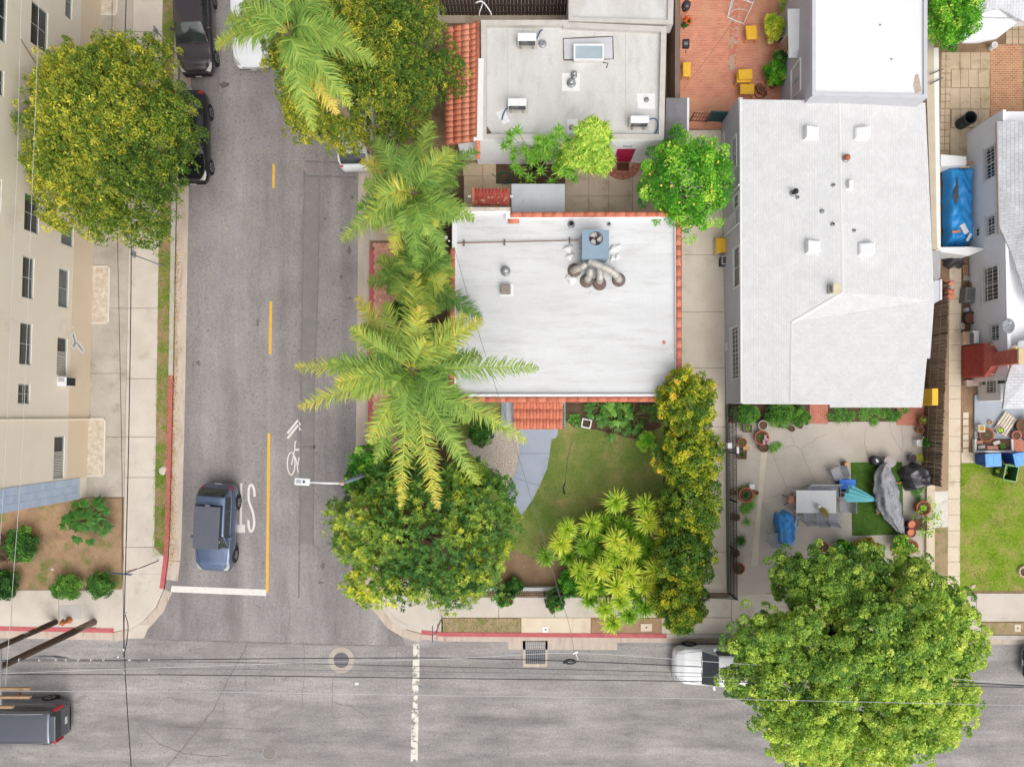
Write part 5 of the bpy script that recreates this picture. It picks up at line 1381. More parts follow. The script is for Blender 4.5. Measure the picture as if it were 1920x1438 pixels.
for i,(px,py,z,rx,ry,rz,nw,tc,td) in enumerate(((800,1000,3.6,3.4,2.9,1.7,1500,.34,None),(680,985,3.4,1.6,1.8,1.4,520,.50,None),(905,960,3.4,1.9,2.2,1.5,620,.36,None),(755,905,3.3,2.0,1.5,1.4,420,.30,None),(700,1090,3.0,1.4,1.2,1.2,330,.62,None),(830,1090,3.0,2.4,1.2,1.3,520,.48,None),(905,1040,3.5,1.3,1.3,1.2,330,.62,None),(870,900,3.0,1.2,1.0,1.2,260,.26,None))):
 V,F,T,cc = whorls(P(px,py,z),(rx,ry,rz),nw,70 + i,tone_c=tc + .08,per=17,tone_v=.10)
 Fs.append(F + sum(len(v) for v in Vs)); Vs.append(V); Ts.append(T); ccs.append(cc)
fast_mesh('crown',np.concatenate(Vs),np.concatenate(Fs),LEAF_PIT,cor,np.concatenate(Ts))
cb0 = P(770,985)
MB().tube([cb0 - Vector((0,0,.1)),cb0 + Vector((.1,.05,.9)),cb0 + Vector((.0,0,1.8))],[.2,.16,.14],9).build('trunk',BARK,cor,smooth=True)
for cc in ccs:
 for q in (0,37,90):
  e = Vector(cc[q]); f0 = cb0 + Vector((0,0,1.8)); MB().tube([f0,f0.lerp(e,.5) + Vector((0,0,.2)),e],[.08,.05,.015],6).build('limb',BARK,cor,smooth=True)
# fresh green shrub by the street light
tree('kerbside_shrub','lighter green shrub at the kerb beside the street light pole',P(712,905),P(706,890,2.3),(1.2,1.5,1.2),LEAF_CIT,90,(.2,.36),90,(.12,.06),14,tone_c=.4,trunk_r=.05,limbs=5,cat='shrub')
# trailing sprig over the kerb
# hedge trees in a row along the alley
for i,(px,py,z,rx,ry,rz,tc,lab) in enumerate(((1283,755,3.4,1.3,1.5,1.5,.62,'bright yellow green hedge tree at the house corner, topmost of the row'),(1292,850,3.3,1.45,1.7,1.5,.56,'golden tipped hedge tree in the row, just below the topmost one'),(1296,945,3.2,1.35,1.75,1.5,.46,'dull green hedge tree in the middle of the alley row'),(1282,1045,3.2,1.3,1.75,1.5,.42,'dark green hedge tree beside the yucca clump'),(1275,1130,3.0,1.15,1.35,1.4,.52,'brownish tipped hedge tree at the pavement end of the row'))):
 c = P(px,py,z); b = Vector((c.x,c.y,0)) * 1.0
 tree('hedge_tree',lab,(c.x,c.y,0),c,(rx,ry,rz),LEAF_HED,230,(.14,.30),90,(.10,.05),100 + i,group='hedge trees along the alley',tone_c=tc - .13,tone_v=.18,leaf_v=.13,trunk_r=.08,limbs=6,outline=.12,fill=.2,zmin=-.6,tone_noise=.15)
# citrus and the small tree at the top
ct = tree('citrus_tree','bright green citrus tree with yellow fruit between the white houses',P(1265,395),P(1284,345,3.2),(2.0,2.25,1.5),LEAF_CIT,170,(.24,.45),110,(.10,.06),31,tone_c=.5,trunk_r=.09,limbs=7)
rng = random.Random(5)
LEMON = mat('lemon',(238,212,84),var=.08,rough=.5)
me = None
for i in range(20):
 a = rng.uniform(0,6.28); rr = rng.uniform(.3,1.0) ** .6
 c = P(1284,345,3.2); z = 3.2 + 1.52 * math.sqrt(max(0,1 - rr * rr)) + rng.uniform(-.1,.08)
 if me is None:
  q = MB().lathe((0,0,0),[(.012,-.06),(.04,-.04),(.05,0),(.04,.04),(.012,.06)],8); me = bpy.data.meshes.new('lemon'); me.from_pydata(q.v,[],q.f); me.materials.append(LEMON)
 put('fruit',me,ct,(c.x + 2.0 * rr * math.cos(a),c.y + 2.25 * rr * math.sin(a),z),(rng.uniform(-1,1),rng.uniform(-1,1),0))
tree('garden_tree','small bright green tree against the white roofs at the top right',P(1775,60),P(1782,18,2.8),(1.15,1.75,1.1),LEAF_CIT,110,(.22,.4),110,(.10,.06),33,tone_c=.62,trunk_r=.07,limbs=5)
# ---- palms
def frond_mesh(c,tip,arch,seed,width=.8,n=125,tone=.45,yellow=.0):
 """feather frond from crown point c to tip: rachis plus two rows of drooping leaflets"""
 rng = np.random.default_rng(seed)
 c = np.array(c,float); tip = np.array(tip,float); L_ = np.linalg.norm(tip - c)
 ctrl = c + (tip - c) * .45 + np.array([0,0,arch])
 t = np.linspace(0,1,24)[:,None]
 pth = (1 - t) ** 2 * c + 2 * (1 - t) * t * ctrl + t * t * tip
 mb = MB(); mb.tube([Vector(p) for p in pth],list(np.linspace(.035,.006,24)),5)
 tt = np.linspace(.10,.995,n); tt = np.repeat(tt,2) + rng.normal(0,.003,2 * n)
 tt = np.clip(tt,.08,1); sd = np.tile([1.0,-1.0],n)
 T = tt[:,None]
 p = (1 - T) ** 2 * c + 2 * (1 - T) * T * ctrl + T * T * tip
 tg = unit(2 * (1 - T) * (ctrl - c) + 2 * T * (tip - ctrl))
 side = unit(np.cross(tg,np.array([0,0,1.0]))) * sd[:,None]
 up = np.cross(side,tg) * sd[:,None]
 prof = np.sin(np.pi * np.clip(tt * .86 + .13,0,1)) ** .55
 l = width * prof * rng.uniform(.5,1.2,2 * n)
 d0 = unit(side * 1.0 + tg * rng.uniform(.35,1.0,2 * n)[:,None] + up * rng.uniform(-.35,.75,2 * n)[:,None])
 d1 = unit(d0 + rng.normal(0,.22,d0.shape) + np.array([0,0,-1.0]) * rng.uniform(.3,1.2,2 * n)[:,None])
 w = .036 * rng.uniform(.8,1.2,2 * n)
 wv = unit(np.cross(d0,up + rng.normal(0,.3,up.shape)))
 m1 = p + d0 * (l * .55)[:,None]; m2 = m1 + d1 * (l * .45)[:,None]
 N_ = 2 * n; V = np.empty((N_,5,3))
 V[:,0] = p - wv * (w * .5)[:,None]; V[:,1] = p + wv * (w * .5)[:,None]
 V[:,2] = m1 + wv * (w * .5)[:,None]; V[:,3] = m1 - wv * (w * .5)[:,None]; V[:,4] = m2
 base = np.arange(N_) * 5
 Q = np.stack([base,base + 1,base + 2,base + 3],1); Tn = np.stack([base + 3,base + 2,base + 4,base + 4],1)
 tn = np.clip(tone * .85 + .7 * yellow * np.clip(tt * 1.4 - .3,0,1) + rng.normal(0,.09,N_),0,1)
 return mb,V.reshape(-1,3),Q,np.stack([base + 3,base + 2,base + 4],1),tn
def palm(name,label,crown_px,z,fronds,seed,trunk_r=.15,lean=(0,0),width=.78,group='feather palms by the street',nextra=13):
 c = P(crown_px[0],crown_px[1],z); base = Vector((c.x + lean[0],c.y + lean[1],0))
 t = thing(name,label,'palm tree',base,group)
 n = 14; pth = [base.lerp(c,i / n) - Vector((0,0,.05 if i == 0 else 0)) for i in range(n + 1)]
 MB().tube(pth,[trunk_r * (1.25 - .4 * i / n) * (1 + .05 * (i % 2)) for i in range(n + 1)],12).build('trunk',BARK_P,t,smooth=True)
 for i in range(7):
  a = i * 2.4 + seed; d = Vector((math.cos(a),math.sin(a),0))
  MB().tube([c - Vector((0,0,.5)) + d * .08,c - Vector((0,0,.1)) + d * .15,c + d * .28 + Vector((0,0,.12))],[.06,.05,.03],6).build('frond_base',mat('frond_base',(170,150,92),(150,134,80),scale=5),t,smooth=True)
 r3 = random.Random(seed * 17); L0 = max(math.hypot(f[0] - crown_px[0],f[1] - crown_px[1]) for f in fronds)
 extra = []
 for k in range(nextra):
  an = k * 2.39996 + r3.uniform(-.4,.4); q = L0 * r3.uniform(.32,.66); extra.append((crown_px[0] + q * math.cos(an),crown_px[1] + q * math.sin(an),r3.uniform(-1.6,.5),r3.uniform(.5,1.2),r3.uniform(.25,.6),r3.uniform(0,.4)))
 for i,(tx,ty,dz,arch,tone,yel) in enumerate(list(fronds) + extra):
  tone += .08
  tp = P(tx,ty,z + dz)
  st = c + (tp - c).normalized() * .1
  mb,V,Q,T3,tn = frond_mesh(st,tp,arch,seed * 100 + i,width,tone=tone,yellow=yel)
  o = mb.build('frond',LEAF_PALM,t,smooth=True)
  at = o.data.attributes.new('tone','FLOAT','FACE'); at.data.foreach_set('value',np.full(len(o.data.polygons),min(1,tone + .15),np.float32))
  F4 = np.concatenate([T3,Q[:,[0,1,2]],Q[:,[0,2,3]]]); tt = np.concatenate([tn,tn,tn])
  fast_mesh('leaflets',V,F4,LEAF_PALM,o,tt)
 return t
palm('feather_palm','spreading feather palm with long fronds over the white roof corner',(772,692),8.2,[
 (553,688,-1.5,1.0,.42,.5),(560,764,-1.7,.9,.5,.5),(640,712,-1.2,.8,.35,.3),(1010,690,-1.3,1.1,.4,.3),(988,828,-1.6,1.0,.45,.35),
 (783,512,-1.2,1.1,.5,.35),(668,556,-1.7,1.0,.55,.45),(722,566,-1.0,.9,.5,.25),(705,868,-2.2,.9,.3,.3),(752,950,-2.2,.9,.5,.5),(822,955,-2.3,.8,.55,.5),
 (898,908,-1.7,1.0,.4,.3),(800,640,.9,.5,.5,.4),(760,800,-.4,1.2,.35,.2),(880,790,-.8,1.0,.35,.2),(735,730,.6,.5,.4,.3),(835,610,-.6,.8,.35,.2),(860,850,-2.0,.8,.3,.2)],3,lean=(.35,0))
palm('feather_palm','bright green feather palm between the parked white car and the clay tile gate',(775,362),7.4,[
 (702,262,-.8,1.0,.40,.15),(678,300,-1.8,.8,.55,.5),(850,282,-.2,1.0,.62,.1),(897,284,-1.4,.9,.30,.1),(808,228,-1.4,.9,.45,.25),(640,452,-1.5,1.1,.35,.4),
 (670,390,-1.0,1.0,.28,.1),(888,412,-1.2,1.0,.45,.1),(786,500,-1.2,1.1,.32,.1),(738,475,-1.9,.9,.5,.45),(832,478,-1.5,1.0,.35,.1),(735,358,.7,.4,.7,.3),(700,430,-1.6,.9,.35,.3),(800,440,.2,1.0,.4,.1)],5,lean=(.3,.1))
palm('feather_palm','low dark feather palm half hidden between the two taller palms',(785,520),4.6,[
 (902,598,-.8,.8,.15,.05),(725,545,-.9,.8,.25,.2),(690,530,-1.2,.8,.3,.2),(850,505,-.6,.8,.5,.1),(840,575,-.9,.7,.25,.2),(770,440,-.7,.8,.3,.1),(745,480,-.9,.8,.3,.1),(820,470,-.6,.8,.55,.1),(790,600,-1.0,.8,.2,.0),(830,540,-.7,.8,.55,.1)],7,lean=(.1,0),trunk_r=.11)
palm('feather_palm','tall feather palm at the top rising above the street tree',(543,62),11.5,[
 (404,88,-1.2,1.1,.5,.3),(455,5,-.6,1.0,.45,.2),(540,-60,-.4,1.0,.4,.2),(640,-20,-.4,1.1,.4,.2),(705,118,-1.5,1.2,.42,.25),(590,245,-2.0,1.2,.40,.35),(658,200,-2.0,1.2,.42,.3),(632,214,-2.6,1.0,.75,.3),(570,120,-.2,.9,.45,.1),(600,60,.2,.9,.42,.1),(425,40,-.9,1.0,.5,.2),(660,60,-.9,1.1,.4,.2)],9,trunk_r=.16,lean=(1.2,-.9),nextra=0)
# ---- rosette plants
ROS = {}
def rosette_mesh(key,n,L_,w,seed,up=(0.05,1.1),droop=.25,tone=.5,tv=.18,m=None,seg=3,tipyellow=.0):
 if key in ROS: return ROS[key]
 rng = np.random.default_rng(seed); Vs = []; Fs = []; Ts = []
 for i in range(n):
  az = i * 2.39996 + rng.uniform(-.2,.2); el = up[0] + (up[1] - up[0]) * (i / n) ** 1.2 + rng.uniform(-.08,.08)
  l = L_ * rng.uniform(.8,1.1) * (1 - .25 * (i / n)); d = np.array([math.cos(az) * math.cos(el),math.sin(az) * math.cos(el),math.sin(el)])
  s = np.array([-math.sin(az),math.cos(az),0]); pts = []
  for k in range(seg + 1):
   f = k / seg; p = d * l * f + np.array([0,0,-droop * l * f * f])
   ww = w * (1 - f) ** .6 * (.75 + .5 * min(f * 3,1)) if k < seg else 0.001
   pts += [p - s * ww / 2,p + s * ww / 2]
  b = sum(len(v) for v in Vs); Vs.append(np.array(pts))
  for k in range(seg): Fs.append((b + 2 * k,b + 2 * k + 1,b + 2 * k + 3,b + 2 * k + 2)); Ts.append(np.clip(tone + rng.normal(0,tv) + tipyellow * (k - 1),0,1))
 me_o = fast_mesh('rosette',np.concatenate(Vs),np.array(Fs),m,None,np.array(Ts))
 me = me_o.data; bpy.data.objects.remove(me_o); ROS[key] = me
 return me
yuc = thing('yucca_clump','large clump of spiky yellow green yucca heads on the front lawn','yucca',P(1150,1050))
ypts = [(838,590,2.0,0),(985,612,2.2,0),(1003,690,2.3,1),(1085,757,2.2,1),(595,722,1.9,0),(562,797,1.8,1),(488,862,1.0,2),(716,700,1.9,0),(685,812,1.7,2),(772,690,1.5,2),(838,782,2.4,1),(910,832,2.4,1),(828,862,2.2,0),(655,930,2.0,0),(770,925,2.5,1),(908,952,2.5,1),(1040,935,2.4,1),(697,1012,2.2,0),(845,1012,2.6,1),(985,1012,2.4,1),(782,1122,2.2,0),(862,1085,2.4,0),(985,1112,2.1,2),(1068,1092,2.2,0),(905,1152,1.9,2),(822,1192,1.8,0),(1000,822,1.6,2),(872,702,1.4,2),(958,760,1.5,2),(735,872,1.5,2),(712,1075,1.4,2),(940,890,1.6,2),(600,860,1.1,2),(930,1060,1.9,2),(1060,1010,1.7,2),(760,1010,1.8,2)]
for i,(x,y,z,k) in enumerate(ypts):
 px,py = 840 + x / 2.663,720 + y / 2.663; c = P(px,py,z)
 me = rosette_mesh(('yuc',k,i % 2),110,.74 if k < 2 else .66,.075,200 + k * 7 + i % 2,up=(-.35,1.35),droop=.16,tone=(.55,.72,.28)[k],tv=.14,m=LEAF_YUC,tipyellow=.05)
 o = put('rosette',me,yuc,c,(rnd.uniform(-.25,.25),rnd.uniform(-.25,.25),rnd.uniform(0,6.28))); s = rnd.uniform(.9,1.12); o.scale = (s,s,s)
 g0 = P(1140 + (px - 1140) * .5,1040 + (py - 1040) * .5,0)
 MB().tube([g0,g0.lerp(c,.5) + Vector((rnd.uniform(-.1,.1),rnd.uniform(-.1,.1),.1)),c],[.07,.055,.05],6).build('stem',BARK_P,yuc,smooth=True)
for i in range(16):
 a = i * 2.4; q = 8 + 62 * math.sqrt((i + .5) / 16); c = P(1155 + q * math.cos(a),1045 + q * 1.05 * math.sin(a),rnd.uniform(1.1,1.5))
 put('rosette',rosette_mesh(('yuc',2,i % 2),110,.66,.075,214 + i % 2,m=LEAF_YUC,tone=.28),yuc,c,(rnd.uniform(-.3,.3),rnd.uniform(-.3,.3),rnd.uniform(0,6)))
# dracaena beside the crimson door
LEAF_DRA = leafmat('leaf_dracaena',[(0,(60,116,40)),(.5,(120,168,56)),(1,(216,220,100))],k=1.75,transl=.3)
dra = thing('song_dracaena','yellow edged dracaena with three dense leaf heads beside the crimson door','dracaena',P(1100,308))
for i,(x,y,r,z) in enumerate(((1112,260,40,4.7),(1078,290,27,3.4),(1128,304,29,2.8),(1060,310,27,2.4),(1100,302,25,2.7))):
 c = P(x,y,z); R_ = r * S(z)
 for j in range(44 if i == 0 else 26):
  u = Vector((math.cos(j * 2.4) * math.sqrt((j + .5) / (44 if i == 0 else 26)),math.sin(j * 2.4) * math.sqrt((j + .5) / (44 if i == 0 else 26)),0)); u.z = .75 * math.sqrt(max(0,1 - u.length_squared))
  me = rosette_mesh(('dra',i % 2 + (1 if i > 2 else 0),j % 3),30,.36,.085,300 + j % 3 + i % 2 * 5,up=(-.3,1.2),droop=.55,tone=.66 if i < 3 else .42,tv=.22,m=LEAF_DRA)
  o = put('rosette',me,dra,c + u * R_ * .8,(-u.y * .9,u.x * .9,rnd.uniform(0,6.28)))
 MB().tube([P(1100,308),P(1100,308).lerp(c,.6) + Vector((0,0,.1)),c],[.06,.05,.04],6).build('stem',BARK_P,dra,smooth=True)
dr2 = thing('thin_dracaena','open dragon tree with small tufts in front of the white wall','dracaena',P(1010,325))
rr_ = random.Random(8); hub = P(1010,318,0)
for i in range(44):
 x = rr_.gauss(1010,30); y = rr_.gauss(298,26);
 if i < 10: x,y = ((970,246),(955,266),(1048,243),(1050,252),(1000,352),(978,352),(1034,342),(1000,366),(1020,262),(1038,270))[i]
 z = 2.4 - abs(y - 285) * .012 + rr_.uniform(-.3,.3); z = max(.5,z,36 - 12.35 * 1332 / (780 - y)); c = P(x,y,z)
 me = rosette_mesh(('dr2',i % 3),34,.40,.040,400 + i % 3,up=(-.2,1.2),droop=.2,tone=.35,tv=.15,m=LEAF_DRA)
 put('rosette',me,dr2,c,(rr_.uniform(-.3,.3),rr_.uniform(-.3,.3),rr_.uniform(0,6)))
 MB().tube([hub + Vector((rr_.uniform(-.3,.3),rr_.uniform(-.1,.1),0)),hub.lerp(c,.55) + Vector((0,0,.25)),c],[.03,.022,.014],5).build('stem',mat('stem_grey',(150,136,120)),dr2,smooth=True)
# ---- broadleaf plants and bushes
def bush(label,px,py,rpx,h,m=LEAF_SHR,seed=1,n=40,leaf=(.09,.05),tone=.5,name='bush',sq=1.0,group=None,per=90,cat='shrub',flowers=None,z0=0.0):
 c = P(px,py,h * .55); R_ = rpx * S(h)
 t = thing(name,label,cat,(c.x,c.y,z0),group)
 V,F,T,cc = crown_leaves((c.x,c.y,h * .52 + z0),(R_ * .9,R_ * .9 * sq,h * .46),n,(R_ * .16 + .03,R_ * .34 + .04),per,leaf,seed,tone_c=tone,outline=.1,zmin=-.4)
 fast_mesh('foliage',V,F,m,t,T)
 MB().tube([(c.x,c.y,z0 - .03),(c.x + .02,c.y,z0 + h * .5)],[.035,.02],6).build('stem',BARK,t)
 for k in range(4):
  e = Vector(cc[k * 5 % len(cc)]); MB().tube([(c.x,c.y,z0 + h * .3),e],[.015,.006],5).build('twig',BARK,t)
 if flowers:
  fm,nfl,fr_ = flowers; r2 = random.Random(seed)
  for k in range(nfl):
   e = Vector(cc[r2.randrange(len(cc))]) + Vector((r2.uniform(-.1,.1),r2.uniform(-.1,.1),.12))
   MB().lathe(e,[(fr_ * .3,0),(fr_,.02),(fr_ * .8,.03),(.005,.015)],7).build('flower',fm,t)
 return t
RED_F = mat('flower_red',(206,60,60),var=.1,rough=.6); PINK_F = mat('flower_pink',(226,170,200),var=.1,rough=.6); YEL_F = mat('flower_yellow',(240,214,70),var=.1,rough=.6)
bush('round clipped green bush under the blue street name sign',188,1097,25,.9,LEAF_SHR,50,60,(.06,.04),.45)
bush('loose lighter green bush at the pavement edge of the bare yard',125,1101,26,.8,LEAF_SHR,51,46,(.1,.04),.75)
bush('dark leafy bush below the blue tiled corner in the bare yard',40,1018,32,.9,LEAF_SHR,52,50,(.1,.06),.5)
bush('dark grey green bush cut by the left edge of the picture',8,1096,30,.7,LEAF_SHR,53,44,(.09,.05),.12)
bush('brown dry bush behind the dark leafy one at the left edge',6,1030,24,.7,mat('dry_twigs',(96,80,62),(120,100,78),scale=8),54,30,(.1,.03),.1)
bush('red flowering bush hanging over the front fence',948,1120,17,1.1,LEAF_SHR,55,34,(.08,.05),.55,flowers=(RED_F,12,.04))
bush('sparse red flowered bush at the fence beside the yucca clump',1040,1128,20,1.1,LEAF_SHR,56,26,(.1,.04),.35,flowers=(RED_F,6,.04))
bush('low green bush behind the front fence near the corner tree',900,1098,15,.8,LEAF_SHR,57,26,(.09,.05),.45)
bush('small leafy bush on the bare soil just inside the fence',965,1098,17,.7,LEAF_SHR,58,26,(.09,.05),.4)
bush('bright green bush behind the fence at the left of the yuccas',1070,1095,26,.9,LEAF_CIT,59,40,(.09,.05),.3)
bush('grey green shrub in the side bed between house and palms',900,812,22,.9,LEAF_SHR,60,36,(.12,.05),.4)
bush('tall shrub under the palm fronds beside the house corner',835,790,20,1.2,LEAF_SHR,61,30,(.1,.05),.3)
bush('feathery light green shrub at the lawn edge beside the hedge',1212,826,20,.9,LEAF_CIT,62,22,(.14,.015),.75)
bush('dusty shrub at the foot of the low dark palm',745,585,20,.9,LEAF_SHR,63,30,(.12,.04),.2)
bush('dense herb border at the grey house wall by the fence',1398,776,26,.7,LEAF_SHR,64,46,(.07,.04),.62,sq=.75)
bush('dense herb border at the grey house wall by the brick walk',1462,778,30,.7,LEAF_SHR,65,50,(.07,.04),.6,sq=.7)
bush('fine leaved herb at the end of the border beside the brick walk',1500,780,20,.6,LEAF_SHR,66,40,(.10,.02),.7,sq=.9)
bush('yellow flowering climber by the big pot on the patio',1690,1022,18,.8,LEAF_CIT,67,26,(.1,.05),.6,flowers=(YEL_F,14,.05))
bush('trailing yellow flowered vine over the low cream wall',1738,975,26,.9,LEAF_CIT,68,16,(.08,.04),.75,per=30,sq=1.9,flowers=(YEL_F,10,.04))
bush('bushy potted greenery in the corner of the brick patio',1456,136,22,1.0,LEAF_CIT,69,40,(.1,.07),.55,sq=1.2)
bush('grey leaved shrub against the side door at the brick patio',1460,112,13,1.3,LEAF_SHR,70,24,(.09,.04),.3)
bush('yellowing palm like shrub beside the stacked chairs on the patio',1452,52,18,1.1,LEAF_YUC,71,30,(.16,.03),.75,sq=1.6)
bush('feathery plant cut by the top edge beside the awning',1490,4,24,1.6,LEAF_YUC,72,30,(.18,.02),.45)
bush('red and yellow leaved plants at the patio edge under the big tree',1625,1027,26,.6,leafmat('leaf_coleus',[(0,(70,110,40)),(.5,(170,170,60)),(.8,(186,90,60)),(1,(150,60,60))],k=1.6),73,34,(.1,.06),.5,sq=.6)
bush('leafy green plants on the patio edge under the big tree',1583,1030,22,.6,LEAF_CIT,74,30,(.12,.06),.35,sq=.7)
def philodendron(label,px,py,r,n,h,seed,tone=.45,name='broadleaf_plant',lw=.22,ll=.42,group=None):
 t = thing(name,label,'plant',P(px,py),group); rng = np.random.default_rng(seed); c = P(px,py)
 for i in range(n):
  az = i * 2.4 + rng.uniform(-.3,.3); rr = r * S(.5) * rng.uniform(.12,1.0); z = h * rng.uniform(.55,1.0)
  tip = Vector((c.x + math.cos(az) * rr,c.y + math.sin(az) * rr,z))
  st = MB().tube([c + Vector((0,0,.0)),c.lerp(tip,.5) + Vector((0,0,h * .35)),tip],[.014,.012,.008],5)
  leaf_o = st.build('leaf_stalk',mat('stalk_green',(130,160,70)),t,smooth=True)
  # lobed blade: fan of fingers, bent over the tip
  d = Vector((math.cos(az),math.sin(az),0)); s = Vector((-d.y,d.x,0)); V = []; F = []; T = []
  L_ = ll * rng.uniform(.7,1.15)
  for k in range(-4,5):
   a = k * .36; dd = d * math.cos(a) + s * math.sin(a); Lk = L_ * (1 - .07 * abs(k)) * (.8 + .2 * (k % 2)); w = Lk * .16
   ss = Vector((-dd.y,dd.x,0)); b = len(V)
   V += [tip,tip + dd * Lk * .55 + ss * w - Vector((0,0,Lk * .06)),tip + dd * Lk - Vector((0,0,Lk * .3)),tip + dd * Lk * .55 - ss * w - Vector((0,0,Lk * .06))]
   F.append((b,b + 1,b + 2,b + 3)); T.append(float(np.clip(tone + rng.normal(0,.12),0,1)))
  fast_mesh('leaf_blade',np.array([tuple(v) for v in V]),np.array(F),LEAF_SHR,leaf_o,np.array(T))
 return t
philodendron('large lobed leaf plant in the bare yard below the apartment corner',172,972,38,30,.9,81,.4,ll=.55)
philodendron('lobed green plant in the garden bed nearest the hedge',1185,780,34,16,.6,82,.5)
philodendron('lobed green plant in the garden bed centre',1150,790,30,15,.6,83,.6)
philodendron('lobed plant in the garden bed against the house wall',1125,765,28,14,.5,84,.45)
philodendron('pale fresh lobed plant in the middle of the garden bed',1160,772,22,10,.7,85,.95)
def grassy(label,px,py,r,n,L_,tone,seed,name='grassy_plant',m=LEAF_SHR,w=.03,z=0.05,spread=1.0,cat='plant',sx=1.0,sy=1.0):
 t = thing(name,label,cat,P(px,py)); rng = random.Random(seed)
 for i in range(n):
  me = rosette_mesh(('gr',name,round(L_,2),round(tone,1),i % 2),30,L_,w,500 + i % 2,up=(.1,1.3),droop=.5,tone=tone,tv=.2,m=m)
  a = rng.uniform(0,6.28); q = r * math.sqrt(rng.random()) * spread
  put('tuft',me,t,P(px + q * math.cos(a) * sx,py + q * math.sin(a) * sy,z),(rng.uniform(-.2,.2),rng.uniform(-.2,.2),rng.uniform(0,6)))
 return t
grassy('strap leaved border plants under the white eave, left half',1575,778,24,12,.42,.6,1,sx=1,sy=.5)
grassy('strap leaved border plants with orange tips under the white eave, right half',1625,778,30,14,.42,.75,2,sx=1,sy=.5)
grassy('strap leaved border plants at the far right under the eave',1668,778,18,8,.40,.55,3,sx=1,sy=.5)
grassy('grassy green clump on the patio beside the flower pots',1453,838,9,4,.36,.9,4)
grassy('tall grass bed along the patio fence, upper part',1398,930,14,8,.5,.85,5,sy=1.3)
grassy('tall grass bed along the patio fence, lower part',1402,962,14,8,.5,.8,6,sy=1.3)
grassy('fine dark grass clump at the lower end of the fence bed',1388,1010,12,6,.42,.35,7,w=.015)
grassy('fern with long fronds beside the tiled porch',1080,782,10,5,.5,.6,8,w=.05)
grassy('yellow green spiky plant beside the reed fence',1731,857,8,4,.4,.95,9,m=LEAF_YUC)
grassy('long leaved green plant below the black grill cover',1722,925,10,5,.42,.7,10)
grassy('palm seedling tuft under the right side of the big tree',1800,1140,8,4,.55,.7,11,m=LEAF_YUC)
grassy('small tuft growing in the brick walk by the reed fence',1700,768,5,2,.28,.7,12)
# ------------------------------------------------------------------ fences
def fence_line(name,label,pa,pb,h,m,spacing=.13,rails=(.15,.9),post_every=2.2,cat='fence',base=0.0,r=.012,spike=.0,cross=0):
 a = P(*pa); b = P(*pb); a.z = b.z = base; d = b - a; L_ = d.length; u = d / L_
 t = thing(name,label,cat,a)
 npost = max(1,round(L_ / post_every))
 for i in range(npost + 1):
  c = a + d * (i / npost); MB().box((c.x,c.y,base + h / 2 + .02),(.05,.05,h + .04),math.atan2(u.y,u.x)).build('post',m,t)
 for f in rails:
  c = a + d / 2; MB().box((c.x,c.y,base + h * f),(L_,.025,.035),math.atan2(u.y,u.x)).build('rail',m,t)
 mb = MB(); n = int(L_ / spacing)
 for i in range(1,n):
  c = a + d * (i / n); mb.box((c.x,c.y,base + h * .5 + spike / 2),(r * 2,r * 2,h + spike),math.atan2(u.y,u.x))
 tag(mb.build('pickets',m,t),kind='stuff')
 if cross:
  mb = MB()
  for k in range(cross): c = a + d / 2; mb.box((c.x,c.y,base + h * (k + .5) / cross),(L_,.008,.008),math.atan2(u.y,u.x))
  tag(mb.build('mesh_wires',m,t),kind='stuff')
 return t
gwall = thing('garden_wall','low white garden wall under the black front fence','wall',P(960,1103))
MB().prism([P(845,1099).xy,P(1275,1099).xy,P(1275,1105).xy,P(845,1105).xy],0,.30,.01).build('wall',STUC_W,gwall)
fence_line('front_fence','black metal picket fence along the front pavement',(848,1107),(1278,1107),1.05,BLACK_M,.085,(.08,.5,.93),base=.0)
fence_line('alley_gate','black metal gate across the alley at the pavement',(1318,1110),(1366,1112),1.2,BLACK_M,.11,(.08,.93),1.4,'gate')
fence_line('patio_fence','black mesh fence between the alley and the potted patio',(1367,760),(1369,1112),1.25,BLACK_M,.10,(.05,.5,.95),2.4,cross=9)
MB().tube([P(1363.5,760,.25),P(1365,1110,.25)],.055,7).build('pipe',mat('pipe_green',(98,108,96)),bpy.data.objects['patio_fence'])
rf = thing('reed_fence','tall dark reed screen fence between the patio and the passage','fence',P(1735,720))
a = P(1742,540); b = P(1727,905); d = b - a; L_ = d.length
mb = MB()
for i in range(int(L_ / .019)):
 c = a + d * ((i + .5) / (L_ / .019)); h = 1.72 + rnd.uniform(-.08,.06); dx = rnd.uniform(-.02,.02)
 mb.tube([(c.x + dx,c.y,0),(c.x + dx + rnd.uniform(-.015,.015),c.y + rnd.uniform(-.008,.008),h)],.011,4,cap=False)
tag(mb.build('reeds',mat('reed',(78,66,60),(138,118,104),scale=30,stretch=(1,1,.05),fine=.25,rough=.95),rf),kind='stuff')
for f in (.0,.25,.5,.75,1.0):
 c = a + d * f; MB().box((c.x + .05,c.y,.85),(.06,.06,1.75)).build('post',mat('post_weathered',(130,112,96)),rf)
for z in (.5,1.2):
 MB().tube([a + Vector((-.045,0,z)),b + Vector((-.045,0,z))],.012,5).build('wire',mat('reed_wire',(160,140,116)),rf)
bf = thing('board_fence','dark brown board fence behind the north house','fence',P(950,20))
bm_ = mat('board_dark',(74,62,58),(96,82,76),scale=5,fine=.15,rough=.9,coord='obj')
y_ = P(0,29).y
for i in range(36):
 x = P(826,0).x + i * (P(1064,0).x - P(826,0).x) / 36
 MB().box((x + .08,y_,.9),(.155,.025,1.78 + rnd.uniform(-.02,.02))).build('board',bm_,bf)
for z in (.3,.95,1.6): MB().box(((P(826,0).x + P(1064,0).x) / 2,y_ - .035,z),(P(1064,0).x - P(826,0).x,.04,.09)).build('rail',bm_,bf)
